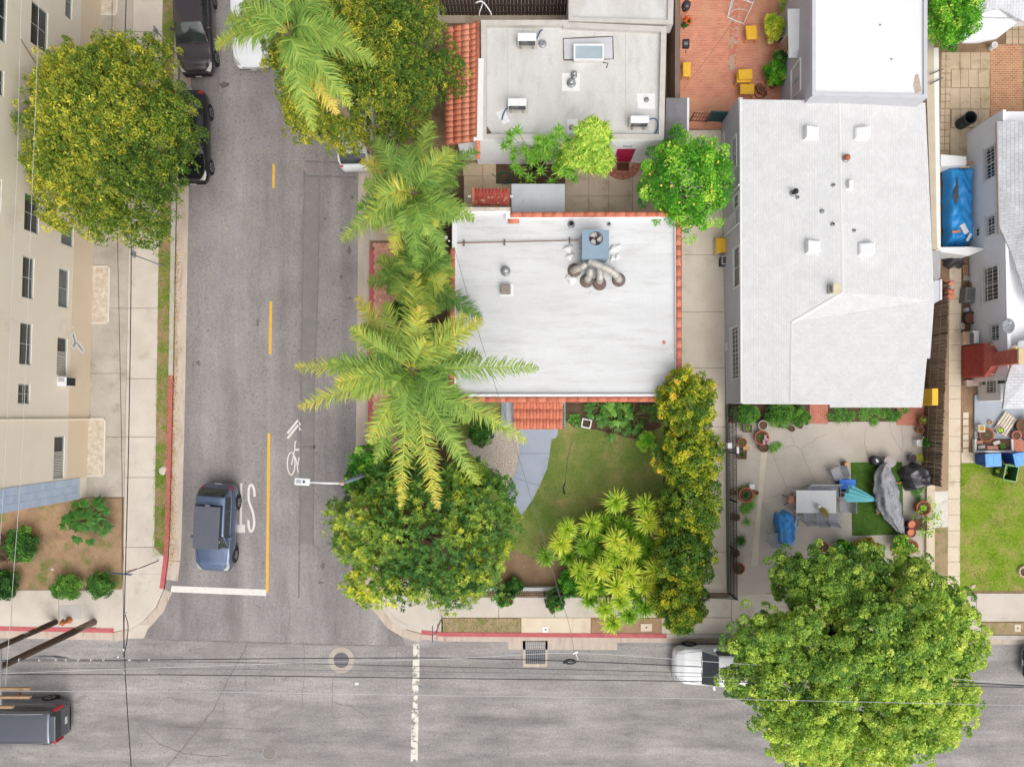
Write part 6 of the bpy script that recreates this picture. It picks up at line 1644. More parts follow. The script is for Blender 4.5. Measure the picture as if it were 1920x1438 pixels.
struct('rear_yard',MB().prism(pp([(820,-400),(1075,-400),(1075,44),(820,44)]),-.2,-.001),CONC_B)
# teal gate and railing at the brick patio
fence_line('rusty_railing','rust brown railing next to the teal gate on the brick patio',(1293,228),(1324,229),1.05,mat('rust_bar',(120,84,74),var=.2),.12,(.1,.5,.95),1.2)
tg = thing('teal_gate','teal sheet metal gate at the edge of the brick patio','gate',P(1322,230))
ga = P(1322,229); gb = P(1356,231); d = gb - ga
mb = MB(); n = 14
for i in range(n):
 c0 = ga + d * (i / n); c1 = ga + d * ((i + 1) / n); k = .03 if i % 2 else 0
 mb.add([(c0.x,c0.y + k,.05),(c1.x,c1.y + .03 - k,.05),(c1.x,c1.y + .03 - k,1.2),(c0.x,c0.y + k,1.2)],[(0,1,2,3)])
mb.build('sheet',mat('teal_metal',(24,84,92),var=.12,rough=.5),tg)
mb = MB().tube([ga + Vector((0,0,0)),ga + Vector((0,0,1.28)),gb + Vector((0,0,1.28)),gb],.025,6); mb.build('frame',MATS['teal_metal'],tg)
# low cream wall on the patio side
lw_ = thing('low_wall','low cream concrete kerb wall at the right end of the patio','wall',P(1742,980))
MB().prism([P(1735,906).xy,P(1750,906).xy,P(1749,1105).xy,P(1733,1105).xy],0,.16,.01).build('kerb',CONC_W,lw_)
tw = thing('brown_timber_edge','dark timber strip fixed along the house beside the alley','edging',P(1250,560))
x = P(1277,0,1.5).x
MB().prism([(x - .06,P(0,410,1.5).y),(x + .05,P(0,410,1.5).y),(x + .05,P(0,690,1.5).y),(x - .06,P(0,690,1.5).y)],0,1.4).build('timber',mat('timber_dark',(92,66,56),var=.15,scale=4),tw)
# ------------------------------------------------------------------ roof equipment
hv = thing('rooftop_unit','grey blue rooftop air conditioner with a round fan on the corner house','air conditioner',P(1116,455,3.18))
zt = 4.25; HV = mat('hvac_blue',(138,160,176),(148,170,186),scale=1.5,fine=.03,rough=.5)
q = px_poly([(1092,432),(1141,432),(1141,484),(1093,484)],zt)
fanc = P(1117.5,447.5,zt); fr_ = 12.6 * S(zt)
cx_ = [p.x for p in q]; cy_ = [p.y for p in q]; X0,X1,Y0,Y1 = min(cx_),max(cx_),min(cy_),max(cy_)
mb = MB()
for x0_,x1_,y0_,y1_ in ((X0,X1,Y0,Y0 + .03),(X0,X1,Y1 - .03,Y1),(X0,X0 + .03,Y0 + .03,Y1 - .03),(X1 - .03,X1,Y0 + .03,Y1 - .03)): mb.bx(x0_,x1_,y0_,y1_,3.25,zt - .04)
mb.build('casing',HV,hv)
# lid with a round hole
n = 32; mb = MB(); vs = []
for k in range(n):
 a = 2 * math.pi * k / n + .098; ca,sa = math.cos(a),math.sin(a)
 vs.append((fanc.x + fr_ * ca,fanc.y + fr_ * sa,zt))
 tx = ((X1 + .02 - fanc.x) if ca > 0 else (X0 - .02 - fanc.x)) / ca if abs(ca) > 1e-6 else 1e9; ty = ((Y1 + .02 - fanc.y) if sa > 0 else (Y0 - .02 - fanc.y)) / sa if abs(sa) > 1e-6 else 1e9
 r_ = min(tx,ty); vs.append((fanc.x + r_ * ca,fanc.y + r_ * sa,zt))
fs = [(2 * k,2 * k + 1,(2 * k + 3) % (2 * n),(2 * k + 2) % (2 * n)) for k in range(n)]
for cx2,cy2 in ((X0 - .02,Y0 - .02),(X1 + .02,Y0 - .02),(X1 + .02,Y1 + .02),(X0 - .02,Y1 + .02)):
 k = min(range(n),key=lambda k: abs(math.atan2(math.sin(math.atan2(cy2 - fanc.y,cx2 - fanc.x) - (2 * math.pi * (k + .5) / n + .098)),math.cos(math.atan2(cy2 - fanc.y,cx2 - fanc.x) - (2 * math.pi * (k + .5) / n + .098)))))
 vs.append((cx2,cy2,zt)); fs.append((2 * k + 1,len(vs) - 1,(2 * k + 3) % (2 * n)))
mb.add(vs,fs).build('lid',HV,hv,solid=.04)
fan = MB().lathe((fanc.x,fanc.y,zt - .12),[(.07,0),(.07,.1),(.03,.13)],12).build('fan',mat('fan_dark',(66,64,68),rough=.5),hv)
for k in range(3):
 a = k * 2.094 + .6; mb = MB()
 def blade(u,v,a=a):
  r_ = .06 + u * (fr_ - .08); th = a + (v - .5) * (.55 + .4 * u) + u * .5
  return (fanc.x + r_ * math.cos(th),fanc.y + r_ * math.sin(th),zt - .045 + (v - .5) * .05)
 mb.grid(blade,4,3).build('blade',MATS['fan_dark'],fan)
MB().lathe((fanc.x,fanc.y,zt - .10),[(fr_ * 1.1,0),(fr_ * 1.1,.02)],20).build('coil_tray',mat('coil_pink',(206,196,192),var=.15,scale=20),hv)
mb = MB()
for k in (2,): mb.lathe((fanc.x,fanc.y,zt + .015),[(fr_ * (.35 + .32 * k) + .008,0),(fr_ * (.35 + .32 * k) + .008,.01),(fr_ * (.35 + .32 * k) - .008,.01),(fr_ * (.35 + .32 * k) - .008,0)],26,caps=False)
for k in range(2): mb.box((fanc.x,fanc.y,zt + .012),(2 * fr_,.008,.008),k * 1.57 + .3)
mb.build('fan_guard',BLACK_M,hv)
for py_ in (452,463,473):
 c = P(1089,py_,3.8); MB().box(c,(.14,.12,.22)).build('valve_box',METAL_G,hv,bevel=.01)
# ducts of galvanised metal over the roof
DUCT = mat('duct_weathered',(186,180,168),(206,201,192),scale=2.5,fine=.06,rough=.55,metal=.25)
TARM = mat('duct_mastic',(112,96,90),(132,114,106),scale=6,rough=.95)
dz = 3.18
for i,(pth,foot,lab) in enumerate((
 ([(1104,489,.62),(1125,498,.66),(1146,508,.6),(1158,520,.35),(1161,526,.0)],(1160,525),'longest weathered roof duct ending right of the rooftop unit'),
 ([(1098,494,.55),(1092,500,.5),(1080,505,.32),(1075,508,0)],(1077,507),'short leftmost roof duct under the rooftop unit'),
 ([(1106,505,.45),(1106,515,.38),(1102,523,.2),(1101,526,0)],(1100,527),'second roof duct from the left below the rooftop unit'),
 ([(1124,500,.42),(1125,512,.42),(1125,522,.28),(1124,528,0)],(1124,532),'rusty roof duct below the longest duct'))):
 t = thing('roof_duct',lab,'duct',P(foot[0],foot[1],dz),'air ducts on the corner house roof')
 pts = [P(x,y,dz + z) for x,y,z in pth]; pts = [Vector(p) for p in smooth([tuple(p) for p in pts],5)]
 MB().tube(pts,.165,14).build('duct',DUCT,t,smooth=True)
 for k in range(2,len(pts) - 1,4):
  dd = (pts[k + 1] - pts[k]).normalized() * .02; MB().tube([pts[k] - dd,pts[k] + dd],.175,14).build('joint_band',METAL_G,t)
 MB().lathe(P(foot[0],foot[1],dz),[(.32,0),(.30,.07),(.22,.1)],18).build('mastic_collar',TARM,t,smooth=True)
for i,(x,y,s_) in enumerate(((1066,467,9),(1069,482,8),(1072,525,10),(1066,520,6),(1150,468,9),(1158,482,6),(1148,485,6),(1160,463,6),(1108,550,2))):
 c = P(x,y,dz); t = thing('sandbag',('white bag left of the rooftop unit, upper one','white bag left of the rooftop unit, lower one','white bag at the lower left of the ducts, larger one','small white bag at the lower left of the ducts','large white bag right of the rooftop unit','small white bag right of the rooftop unit corner','white bag at the lower right corner of the rooftop unit','white bag furthest right of the rooftop unit','tiny white scrap below the ducts')[i],'bag',c,'white bags around the rooftop unit',rz=rnd.uniform(0,3))
 r2 = random.Random(i); k = s_ * S(dz)
 vs = []
 def lump(u,v,k=k,r2=r2):
  a = u * 2 * math.pi; b = v * math.pi / 2
  f = 1 + .22 * math.sin(3 * a + i) * math.cos(b) + .1 * math.sin(7 * a)
  return (k * f * math.cos(a) * math.cos(b),k * .8 * f * math.sin(a) * math.cos(b),k * .7 * math.sin(b))
 MB().grid(lump,16,6).build('bag_body',WHITE_P,t,smooth=True)
 MB().lathe((k * .7,0,k * .2),[(k * .1,0),(k * .2,.05),(k * .05,.08)],8).build('knot',WHITE_P,t)
# conduit pipe across the roof
cp = thing('roof_conduit','long brown conduit pipe crossing the corner house roof to the rooftop unit','pipe',P(850,455,dz))
MB().tube([P(851,456,dz + .12),P(950,454,dz + .12),P(1080,451,dz + .12),P(1090,450,dz + .3)],.028,6).build('pipe',mat('pipe_rust',(156,130,116),(140,110,96),scale=4),cp)
for x,y in ((946,455),(1068,451),(870,456)): c = P(x,y,dz + .05); MB().box(c,(.06,.26,.1)).build('block',mat('block_wood',(120,100,86)),cp)
for i,(x,y,lab) in enumerate(((948,509,'small galvanised cap vent on the left of the corner house roof'),(1071,421,'dark topped vent pipe above the rooftop unit'),(1142,421,'thin vent pipe above right of the rooftop unit'))):
 vent(x,y,dz,(.13,.1,.05)[i],(.22,.2,.15)[i],(METAL_G,BLACK_M,BLACK_M)[i],lab,i == 0,group='vents on the corner house roof')
bv = thing('roof_hatch_vent','square taupe roof vent box on the corner house','vent',P(948,544,dz),rz=0.0)
MB().box((0,0,.16),(.46,.42,.34)).build('hood',mat('hood_taupe',(150,138,132),var=.06,rough=.6),bv,bevel=.04); MB().box((.05,0,.02),(.62,.56,.04)).build('flange',WHITE_P,bv)
for x,y in ((1245,642),):
 o = MB().box(P(x,y,dz + .01),(.14,.14,.02),.8).build('tile_shard',TERO[0]); tag(o,'small orange tile shard lying on the white roof','tile')
# electric mast and meter at the house corner
em = thing('service_mast','white electric service mast with meters on the corner house wall','mast',P(842,470))
MB().tube([P(842,452,0),P(842,452,3.9)],.04,8).build('mast',WHITE_M,em)
MB().lathe(P(836,446,3.4),[(.08,0),(.1,.05),(.06,.12),(.01,.14)],12).build('weather_head',WHITE_M,em,smooth=True)
for y in (470,492): MB().box(P(838,y,1.4),(.25,.5,.6)).build('meter_box',mat('meter_grey',(110,110,116)),em,bevel=.02)
# north house roof: split air conditioners
def minisplit(px,py,w,d_,label,rz,z,hose):
 t = thing('split_air_conditioner',label,'air conditioner',P(px,py,z),'white outdoor units on the north house roof',rz=rz)
 for x in (-w * .32,w * .32): MB().box((x,0,.05),(.08,d_ * 1.5,.1)).build('runner',METAL_G,t)
 MB().box((0,0,.35),(w,d_,.5)).build('casing',WHITE_M,t,bevel=.02)
 MB().lathe((0,0,0),[(.2,0),(.2,.01)],20)
 c = MB();
 for k in range(3):
  r0 = .07 + .06 * k
  ring_ = [(-.12 + r0 * math.cos(a),-d_ / 2 - .012,.35 + r0 * math.sin(a)) for a in [i * .3927 for i in range(17)]]
  c.tube(ring_,.008,4)
 c.build('fan_grille',mat('grille_grey',(150,150,146)),t)
 MB().box((0,-d_ / 2 - .004,.35),(w * .9,.006,.4)).build('front_panel',mat('panel_dark',(86,88,92),rough=.5),t)
 MB().box((0,.03,-.0),(w * 1.15,d_ * 1.7,.03)).build('pad',mat('pad_grey',(196,190,180)),t)
 hz = MB().tube([Vector(p) for p in smooth(hose,5)],.03,6); hz.build('line_set',mat('line_%s' % label[:4],(44,90,130) if 'blue' in label else (90,90,88)),t,smooth=True)
minisplit(988,82,.86,.36,'white outdoor unit with a blue wrapped pipe, top left of the north roof',0,2.93,[(.4,.05,.2),(.5,.2,.25),(.62,.5,.12),(.72,.62,.02)])
minisplit(970,202,.86,.34,'white outdoor unit with a dark front, lower left of the north roof',0,2.93,[(-.42,-.1,.2),(-.55,-.2,.2),(-.68,-.45,.08),(-.72,-.6,.02)])
minisplit(1196,234,.86,.34,'white outdoor unit with a black hose at the lower right corner of the north roof',0,2.93,[(.42,.1,.3),(.75,.15,.3),(.9,-.1,.2),(.8,-.45,.1),(.65,-.55,.02)])
sk = thing('flat_skylight','rectangular glass skylight with white frame on the north house roof','skylight',P(1103,104,2.95),rz=0.0)
MB().box((0,0,.1),(1.36,.72,.26)).build('curb',mat('curb_pale',(226,224,220)),sk)
mb = MB()
for x0_,x1_,y0_,y1_ in ((-.70,.70,.30,.38),(-.70,.70,-.38,-.30),(-.70,-.62,-.30,.30),(.62,.70,-.30,.30)): mb.bx(x0_,x1_,y0_,y1_,.23,.29)
mb.build('frame',WHITE_M,sk)
MB().box((0,0,.245),(1.26,.62,.02)).build('pane',mat('skylight_glass',(168,184,190),(182,198,204),scale=1.5,rough=.12,spec=.5),sk)
pat = MB().prism(px_poly([(1057,72),(1148,69),(1149,111),(1130,112),(1130,104),(1076,104),(1076,111),(1057,111)],2.935),2.93,2.937)
tag(pat.build('roof_patch',mat('patch_grey',(206,206,210),var=.04,rough=.8)),'pale grey membrane patch around the north house skylight','patch')
mb = MB(); mb.ribbon([P(x,y,2.94).xy for x,y in ((1057,112),(1056,73),(1100,71),(1149,69),(1150,111),(1131,112),(1131,118),(1140,119),(1137,128))],.06,2.942); mb.ribbon([P(x,y,2.94).xy for x,y in ((1057,113),(1076,113),(1077,117),(1130,117))],.07,2.944)
tag(mb.build('mastic_line',mat('mastic_brown',(112,98,90),var=.15)),'dark mastic outline around the skylight patch','sealant')
for i,(x,y,r,lab) in enumerate(((1071,157,.12,'larger pipe vent on the white square below the skylight'),(1076,142,.09,'smaller pipe vent on the white square below the skylight'),(1017,83,.11,'pipe vent right of the blue piped outdoor unit'),(1072,240,.08,'pipe vent near the south edge of the north roof'),(1212,188,.07,'pipe vent above the unit at the lower right corner of the north roof'))):
 vent(x,y,2.93,r,.16,METAL_G,lab,i < 2,group='vents on the north house roof')
for i,(p,lab) in enumerate(((((1054,138),(1087,138),(1087,171),(1054,171)),'white sealed square under the paired vents'),(((1063,224),(1083,224),(1082,253),(1064,253)),'white sealed square at the south edge of the north roof'),(((1194,176),(1228,176),(1228,205),(1196,204)),'white sealed square near the east edge of the north roof'),(((930,212),(946,203),(956,228),(944,234)),'white sealed strip beside the dark fronted unit'))):
 o = MB().prism(px_poly(p,2.935),2.93,2.94).build('sealed_patch',WHITE_P); tag(o,lab,'patch','white sealed patches on the north roof')
o = MB().add([tuple(P(908,240,2.94)),tuple(P(914,238,3.0)),tuple(P(922,250,2.95)),tuple(P(910,252,2.95))],[(0,1,2,3)]).build('leaf_pile',mat('leaf_litter_brown',(120,96,78),var=.3,scale=12)); tag(o,'small pile of brown leaves in the roof corner of the north house','leaves')
gm = thing('gooseneck_mast','white bent conduit mast above the board fence','mast',P(912,30,3))
for x in (899,920): MB().tube([Vector(p) for p in smooth([tuple(P(x,32,3.0)),tuple(P(x,24,3.6)),tuple(P(905,4,4.3)),tuple(P(892,6,4.2))],5)],.03,7).build('conduit',WHITE_M,gm,smooth=True)
# ------------------------------------------------------------------ pots and yard things
SOILP = mat('potting_soil',(92,70,54),(116,90,70),scale=8,fine=.2,fscale=40,rough=.95)
CLAY = mat('pot_clay',(198,122,88),(182,104,74),scale=5,fine=.1,rough=.85,coord='obj')
POTW = mat('pot_white',(226,220,210),(206,196,184),scale=5,rough=.7,coord='obj'); POTD = mat('pot_dark',(76,66,66),(96,84,82),scale=5,rough=.6,coord='obj'); POTT = mat('pot_tan',(206,176,138),(186,152,116),scale=5,rough=.8,coord='obj'); POTB = mat('pot_brown',(130,90,70),(150,108,84),scale=5,coord='obj')
POTR = mat('pot_maroon',(120,44,48),(140,56,56),scale=5,rough=.4,coord='obj'); POTBL = mat('pot_blue',(40,80,130),(56,100,150),scale=5,rough=.4,coord='obj')
def pot(label,px,py,r,h,m,plant=None,name='flower_pot',soil=SOILP,seed=0,cat='pot',n=16,square=False):
 """r in px at the rim"""
 t = thing(name,label,cat,P(px,py),'pots and planters around the yards',rz=(math.pi / 4 if square else 0.0)); R_ = r * S(h) * (1.3 if square else 1); n = 4 if square else n
 MB().lathe((0,0,0),[(R_ * .68,0),(R_ * .95,h * .8),(R_,h * .82),(R_,h),(R_ * .86,h),(R_ * .84,h * .86)],n).build('pot',m,t,smooth=not square)
 MB().lathe((0,0,h * .8),[(R_ * .85,0),(R_ * .85,h * .08)],n).build('soil',soil,t)
 if plant:
  k,L_,tone,m2 = plant
  me = rosette_mesh(('pot',k,round(L_,2),round(tone,1),m2.name),{'tuft': 24,'leafy': 30,'dead': 12}[k],L_,{'tuft': .03,'leafy': .09,'dead': .012}[k],600 + len(k),up=(.1,1.4),droop=.4,tone=tone,tv=.15,m=m2)
  o = put('plant',me,t,(0,0,0),(0,0,seed)); o.location = (0,0,h * .86)
 return t
pot('white round pot of bare soil by the herb border',1427,797,9.5,.34,POTW)
fp = pot('large terracotta bowl of pink flowers on the patio',1424,820,14,.38,CLAY,('leafy',.28,.5,LEAF_SHR))
for k in range(11):
 a = k * 2.1; MB().lathe((.2 + .16 * math.cos(a) * (k % 3) ,-.10 + .14 * math.sin(a) * (k % 2 + .5),.52),[(.02,0),(.07,.02),(.05,.04),(.01,.03)],7).build('flower',PINK_F,fp)
pot('dark round pot with a pale stone below the pink flowers',1428,838,9.5,.34,POTD)
pot('grey square planter with one small plant by the fence',1398,803,9,.4,mat('pot_grey',(150,146,142),var=.1),('leafy',.2,.8,LEAF_SHR),square=True)
pot('terracotta wall planter with a small green sprout',1388,829,9,.35,CLAY,('leafy',.13,.5,LEAF_SHR))
pot('small cream pot between the two wall planters',1397,840,7,.3,POTW,soil=mat('soil_sand',(206,170,120)))
pot('square planter of grey succulents below the cream pot',1388,852,9,.35,POTB,('leafy',.2,.1,LEAF_SHR),square=True)
pot('small brown pot at the foot of the herb border, left of a pair',1482,804,5.5,.25,POTB)
pot('small brown pot at the foot of the herb border, right of a pair',1497,798,5.5,.25,POTD)
pot('big terracotta pot with a dark leafy plant by the fence',1394,926,14.5,.45,CLAY,('leafy',.32,.1,LEAF_SHR))
pot('tan pot hanging on the mesh fence beside the big terracotta pot',1374,922,6,.3,POTT)
pot('small tan pot right of the big terracotta pot',1416,923,5,.2,POTT)
pot('round pot with twiggy stems halfway down the mesh fence',1378,968,8,.3,POTT,('dead',.14,.3,LEAF_SHR))
pot('round pot of dry soil low on the mesh fence',1377,1035,8.5,.3,POTT,('dead',.12,.3,LEAF_SHR))
pot('wide terracotta pot at the lower end of the mesh fence',1382,1063,11.5,.35,CLAY)
pot('big terracotta pot with yellow flowers by the low cream wall',1722,950,14,.5,CLAY,('leafy',.26,.9,LEAF_CIT))
pot('terracotta pot under the yellow flowering climber',1701,1022,13,.45,CLAY,('leafy',.26,.9,LEAF_CIT))
pot('maroon glazed pot with an orange top, upper of two',1701,981,9,.5,POTR,soil=mat('pot_lid',(224,146,110),var=.06))
pot('maroon glazed pot with an orange top, lower of two',1700,996,8.5,.46,POTR,soil=MATS['pot_lid'])
pot('brown pot with a round bush against the reed fence',1724,788,9,.4,POTB,('tuft',.34,.6,LEAF_YUC))
pot('orange terracotta pot below the reed fence bush',1719,806,7,.35,CLAY,('dead',.1,.3,LEAF_SHR))
pot('blue glazed pot with a broom standing in it',1705,858,7.5,.3,POTBL)
pot('blue glass pot on the plant stand at the brick patio',1459,75,6,.35,POTBL)
pot('terracotta pot under the bushy greenery at the brick patio',1447,163,7,.35,CLAY)
pot('round brown pot inside the garden hose coil',1425,172,8,.3,CLAY)
pot('hanging basket pot on the plant stand at the brick patio',1457,60,8,.6,POTB,('leafy',.2,.3,LEAF_SHR))
pot('white rimmed pot against the grey wall of the patio',1458,126,8,.6,POTW,('leafy',.2,.2,LEAF_SHR))
pot('terracotta pot under the big tree edge',1540,1023,10,.35,CLAY)
# neighbour deck on the right
deck = struct('grey_deck',MB().prism(pp([(1826,740),(2100,740),(2100,826),(1826,824)]),-.2,.06),mat('deck_grey',(164,170,180),(176,181,190),scale=1.0,fine=.05,rough=.7))
pot('shallow terracotta dish garden on the grey deck',1845,815,14,.22,CLAY,('leafy',.1,.7,LEAF_SHR))
pot('white pot with a lime green plant on the grey deck',1869,806,8,.3,POTW,('leafy',.2,1.0,LEAF_CIT))
pot('pink terracotta pot on the grey deck by the bins',1898,816,9,.35,mat('pot_pink',(226,140,116),var=.08))
pot('large brown pot at the right edge of the grey deck',1908,798,12,.4,POTB)
pot('black tub with a white emblem at the right edge of the deck',1917,815,11,.3,BLACK_P)
pb = thing('pallet_box','cream lattice crate lying on the grey deck','crate',P(1880,795),rz=math.radians(56))
for k in range(5): MB().box((0,-.30 + .15 * k,.2),(1.05,.11,.03)).build('slat',mat('crate_cream',(220,206,186),var=.1),pb)
for x in (-.45,0,.45): MB().box((x,0,.1),(.08,.72,.17)).build('bearer',MATS['crate_cream'],pb)
for i,(x,y,w,h_,z,c,lab) in enumerate(((1834,803,.35,.36,.3,(236,230,220),'white ceramic planter on the grey deck'),(1855,792,.22,.18,.12,(214,194,160),'small wooden frame on the grey deck'),(1918,788,.18,.4,.5,(240,240,240),'white box at the right edge of the grey deck'))):
 t = thing('deck_box',lab,'box',P(x,y,.06),rz=.4 if i == 1 else 0); MB().box((0,0,z / 2),(w,h_,z)).build('box',mat('deckbox_%d' % i,c,var=.05),t,bevel=.02); MB().box((0,0,z),(w * .7,h_ * .7,.02)).build('inset',mat('deckinset_%d' % i,((196,160,80),(150,110,60),(220,220,220))[i]),t)
pl = thing('planting_box','white edged planting box with bricks below the grey deck','planter',P(1860,834))
q = pp([(1825,823),(1893,823),(1894,846),(1825,846)])
MB().prism(q,0,.12).build('soil',SOIL_D,pl)
for a,b in ((q[0],q[3]),(q[2],q[1]),(q[3],q[2])): dd = (b - a).normalized(); nn = Vector((-dd.y,dd.x)) * .05; MB().prism([a - nn,b - nn,b + nn,a + nn],0,.2).build('edge_board',WHITE_P,pl)
for i,(x,y,r_) in enumerate(((1836,829,.0),(1840,838,.1),(1860,839,.0),(1868,830,.3))): o = MB().box(P(x,y,.16),(.34 if i != 2 else .55,.18,.1),r_).build('edging_brick',mat('loose_brick_%d' % (i % 2),((206,150,130),(226,214,200))[i % 2],var=.1),pl,bevel=.01)
put('seedling',rosette_mesh(('pot','leafy',.2,.8,LEAF_SHR.name),30,.2,.09,606,m=LEAF_SHR,tone=.8),pl,P(1880,836,.14),(0,0,0))
struct('brick_step_pad',MB().prism(pp([(1896,825),(2000,825),(2000,846),(1896,845)]),-.2,.05),BR2)
def wheelie(px,py,rz,c,label,open_=False,lidc=None):
 m = mat('bin_%s' % label[:12],c,var=.06,rough=.5); lm = mat('binlid_%s' % label[:12],lidc or c,var=.04,rough=.45)
 t = thing('wheelie_bin',label,'bin',P(px,py),'wheeled bins by the lawn',rz=rz)
 w0,d0,w1,d1,h = .5,.5,.62,.74,1.02
 def cuboid(mb,a,b,c_,d_,z0,z1): return mb.add([(-a / 2,-b / 2,z0),(a / 2,-b / 2,z0),(a / 2,b / 2,z0),(-a / 2,b / 2,z0),(-c_ / 2,-d_ / 2,z1),(c_ / 2,-d_ / 2,z1),(c_ / 2,d_ / 2,z1),(-c_ / 2,d_ / 2,z1)],[(3,2,1,0),(0,1,5,4),(1,2,6,5),(2,3,7,6),(3,0,4,7)] + ([] if open_ else [(4,5,6,7)]))
 b = cuboid(MB(),w0,d0,w1,d1,.06,h).build('body',m,t,bevel=.03,solid=.03 if open_ else 0)
 if open_:
  mb = MB()
  for x0_,x1_,y0_,y1_ in ((-w1 / 2 - .03,w1 / 2 + .03,d1 / 2 - .02,d1 / 2 + .03),(-w1 / 2 - .03,w1 / 2 + .03,-d1 / 2 - .03,-d1 / 2 + .02),(-w1 / 2 - .03,-w1 / 2 + .02,-d1 / 2 + .02,d1 / 2 - .02),(w1 / 2 - .02,w1 / 2 + .03,-d1 / 2 + .02,d1 / 2 - .02)): mb.bx(x0_,x1_,y0_,y1_,h - .05,h + .01)
  mb.build('rim',mat('bin_rim',(150,190,140)),t,bevel=.01)
  V,F,T,cc = crown_leaves((-.1,0,.55),(.2,.25,.12),14,(.08,.14),40,(.1,.05),5,tone_c=.75)
  fast_mesh('clippings',V,F,LEAF_YG,t,T,world=False)
 else:
  MB().box((0,.01,h + .04),(w1 + .04,d1 + .05,.07)).build('lid',lm,t,bevel=.03)
  MB().box((0,-.18,h + .08),(w1 * .7,.22,.02)).build('lid_panel',lm,t,bevel=.01); MB().box((0,.15,h + .08),(w1 * .8,.3,.015)).build('lid_panel',lm,t,bevel=.01)
  MB().add([(-.16,-.305,.60),(.16,-.305,.60),(.16,-.325,.78),(-.16,-.325,.78)],[(0,1,2,3)]).build('emblem',WHITE_P,t)
 MB().tube([(-.22,d1 / 2 + .07,h - .04),(.22,d1 / 2 + .07,h - .04)],.02,6).build('handle',m,t)
 for x in (-.27,.27): MB().tube([(x - .03,.3,.1),(x + .03,.3,.1)],.1,14).build('wheel',BLACK_P,t)
 return t
wheelie(1836,860,-math.pi / 2 + .06,(16,84,176),'blue wheeled bin at the end of the cream path slab',lidc=(120,182,252))
wheelie(1888,858,-math.pi / 2 + .2,(18,88,182),'second blue wheeled bin cut by the right edge',lidc=(120,182,252))
wheelie(1870,884,-.2,(66,116,64),'open green wheeled bin holding yard clippings on the lawn',True)
rp = thing('ring_planter','round stone ringed planter on the lawn at the right edge','planter',P(1918,1071))
MB().lathe(P(1918,1071),[(.30,0),(.30,.1),(.2,.1),(.2,.02)],20).build('ring',CONC,rp); MB().lathe(P(1918,1071),[(.2,0),(.2,.05)],16).build('soil',SOILP,rp)
for k in range(10):
 a = k * .628; MB().box(P(1918,1071) + Vector((.25 * math.cos(a),.25 * math.sin(a),.11)),(.1,.14,.06),a).build('stone',CONC_T,rp,bevel=.02)
def rock(label,px,py,r,m,seed,flat=.6,name='stone'):
 t = random.Random(seed); k = r * S(0); ph = [t.uniform(0,6) for _ in range(4)]
 def f(u,v):
  a = u * 2 * math.pi; b = v * math.pi / 2; g = 1 + .15 * math.sin(2 * a + ph[0]) + .1 * math.sin(3 * a + ph[1]) + .06 * math.sin(5 * a + ph[2])
  return (P(px,py).x + k * g * math.cos(a) * math.cos(b) ** .6,P(px,py).y + k * g * math.sin(a) * math.cos(b) ** .6,k * flat * math.sin(b) - .02)
 o = MB().grid(f,14,5).build(name,m,smooth=True); return tag(o,label,'stone')
rock('small tan stone at the lower corner of the bright lawn',1824,1099,5,CONC_T,1)
rock('flat pale stone lying in the left verge grass',305,882,8,CONC,2,.25)
rock('pale pinkish stone in the verge beside the dark sedan',328,14,4,CONC_W,3,.4)
# water heater, black bin, dish
wh = thing('water_tank','grey cylindrical tank standing beside the timber house roof','tank',P(1838,262),rz=0)
MB().lathe((0,0,0),[(.34,0),(.36,.05),(.36,1.1),(.33,1.15),(.24,1.16)],24).build('drum',mat('tank_grey',(150,148,146),var=.08,scale=4,rough=.5),wh,smooth=False)
MB().lathe((0,0,1.14),[(.24,0),(.24,.03),(.08,.05)],20).build('fan_hub',METAL_G,wh)
mb = MB()
for k in range(6): mb.box((.0,0,1.2),(.66,.015,.015),k * .5236)
mb.build('top_grille',METAL_G,wh); MB().box((.1,-.1,-.02),(1.1,1.0,.06)).build('pad',CONC_D,wh)
bb = thing('black_barrel','black ribbed plastic barrel on the tan paved yard','barrel',P(1800,234),rz=0)
MB().lathe((0,0,0),[(.24,0),(.28,.05),(.30,.4),(.28,.42),(.30,.46),(.30,.8),(.33,.82),(.33,.86),(.27,.86),(.25,.1)],22).build('body',mat('barrel_black',(44,52,60),var=.1,rough=.5),bb)
for a in (0,math.pi): MB().box((.33 * math.cos(a),.33 * math.sin(a),.78),(.05,.14,.04)).build('handle',MATS['barrel_black'],bb)
sd = thing('satellite_dish','grey oval satellite dish on the white timber wall','dish',P(1880,612,2.2))
dc = P(1890,612,2.9); dn = Vector((-.35,.1,.93)).normalized(); du_ = dn.cross(Vector((0,1,0))).normalized(); dv_ = dn.cross(du_)
def dishf(u,v):
 a = u * 2 * math.pi; r_ = v; return tuple(dc + du_ * (.26 * r_ * math.cos(a)) + dv_ * (.36 * r_ * math.sin(a)) + dn * (.07 * r_ * r_))
MB().grid(dishf,24,5).build('reflector',mat('dish_grey',(170,172,176),var=.04,rough=.5),sd,smooth=True,solid=.01)
MB().tube([dc - dv_ * .34,dc + dn * .35 - dv_ * .1],.014,5).build('feed_arm',METAL_G,sd); MB().box(dc + dn * .36 - dv_ * .08,(.1,.06,.06)).build('receiver',WHITE_M,sd,bevel=.01)
MB().tube([dc - dn * .02,dc - dn * .25 + Vector((.1,0,-.2)),P(1878,640,2.0)],.02,6).build('mast',METAL_G,sd)
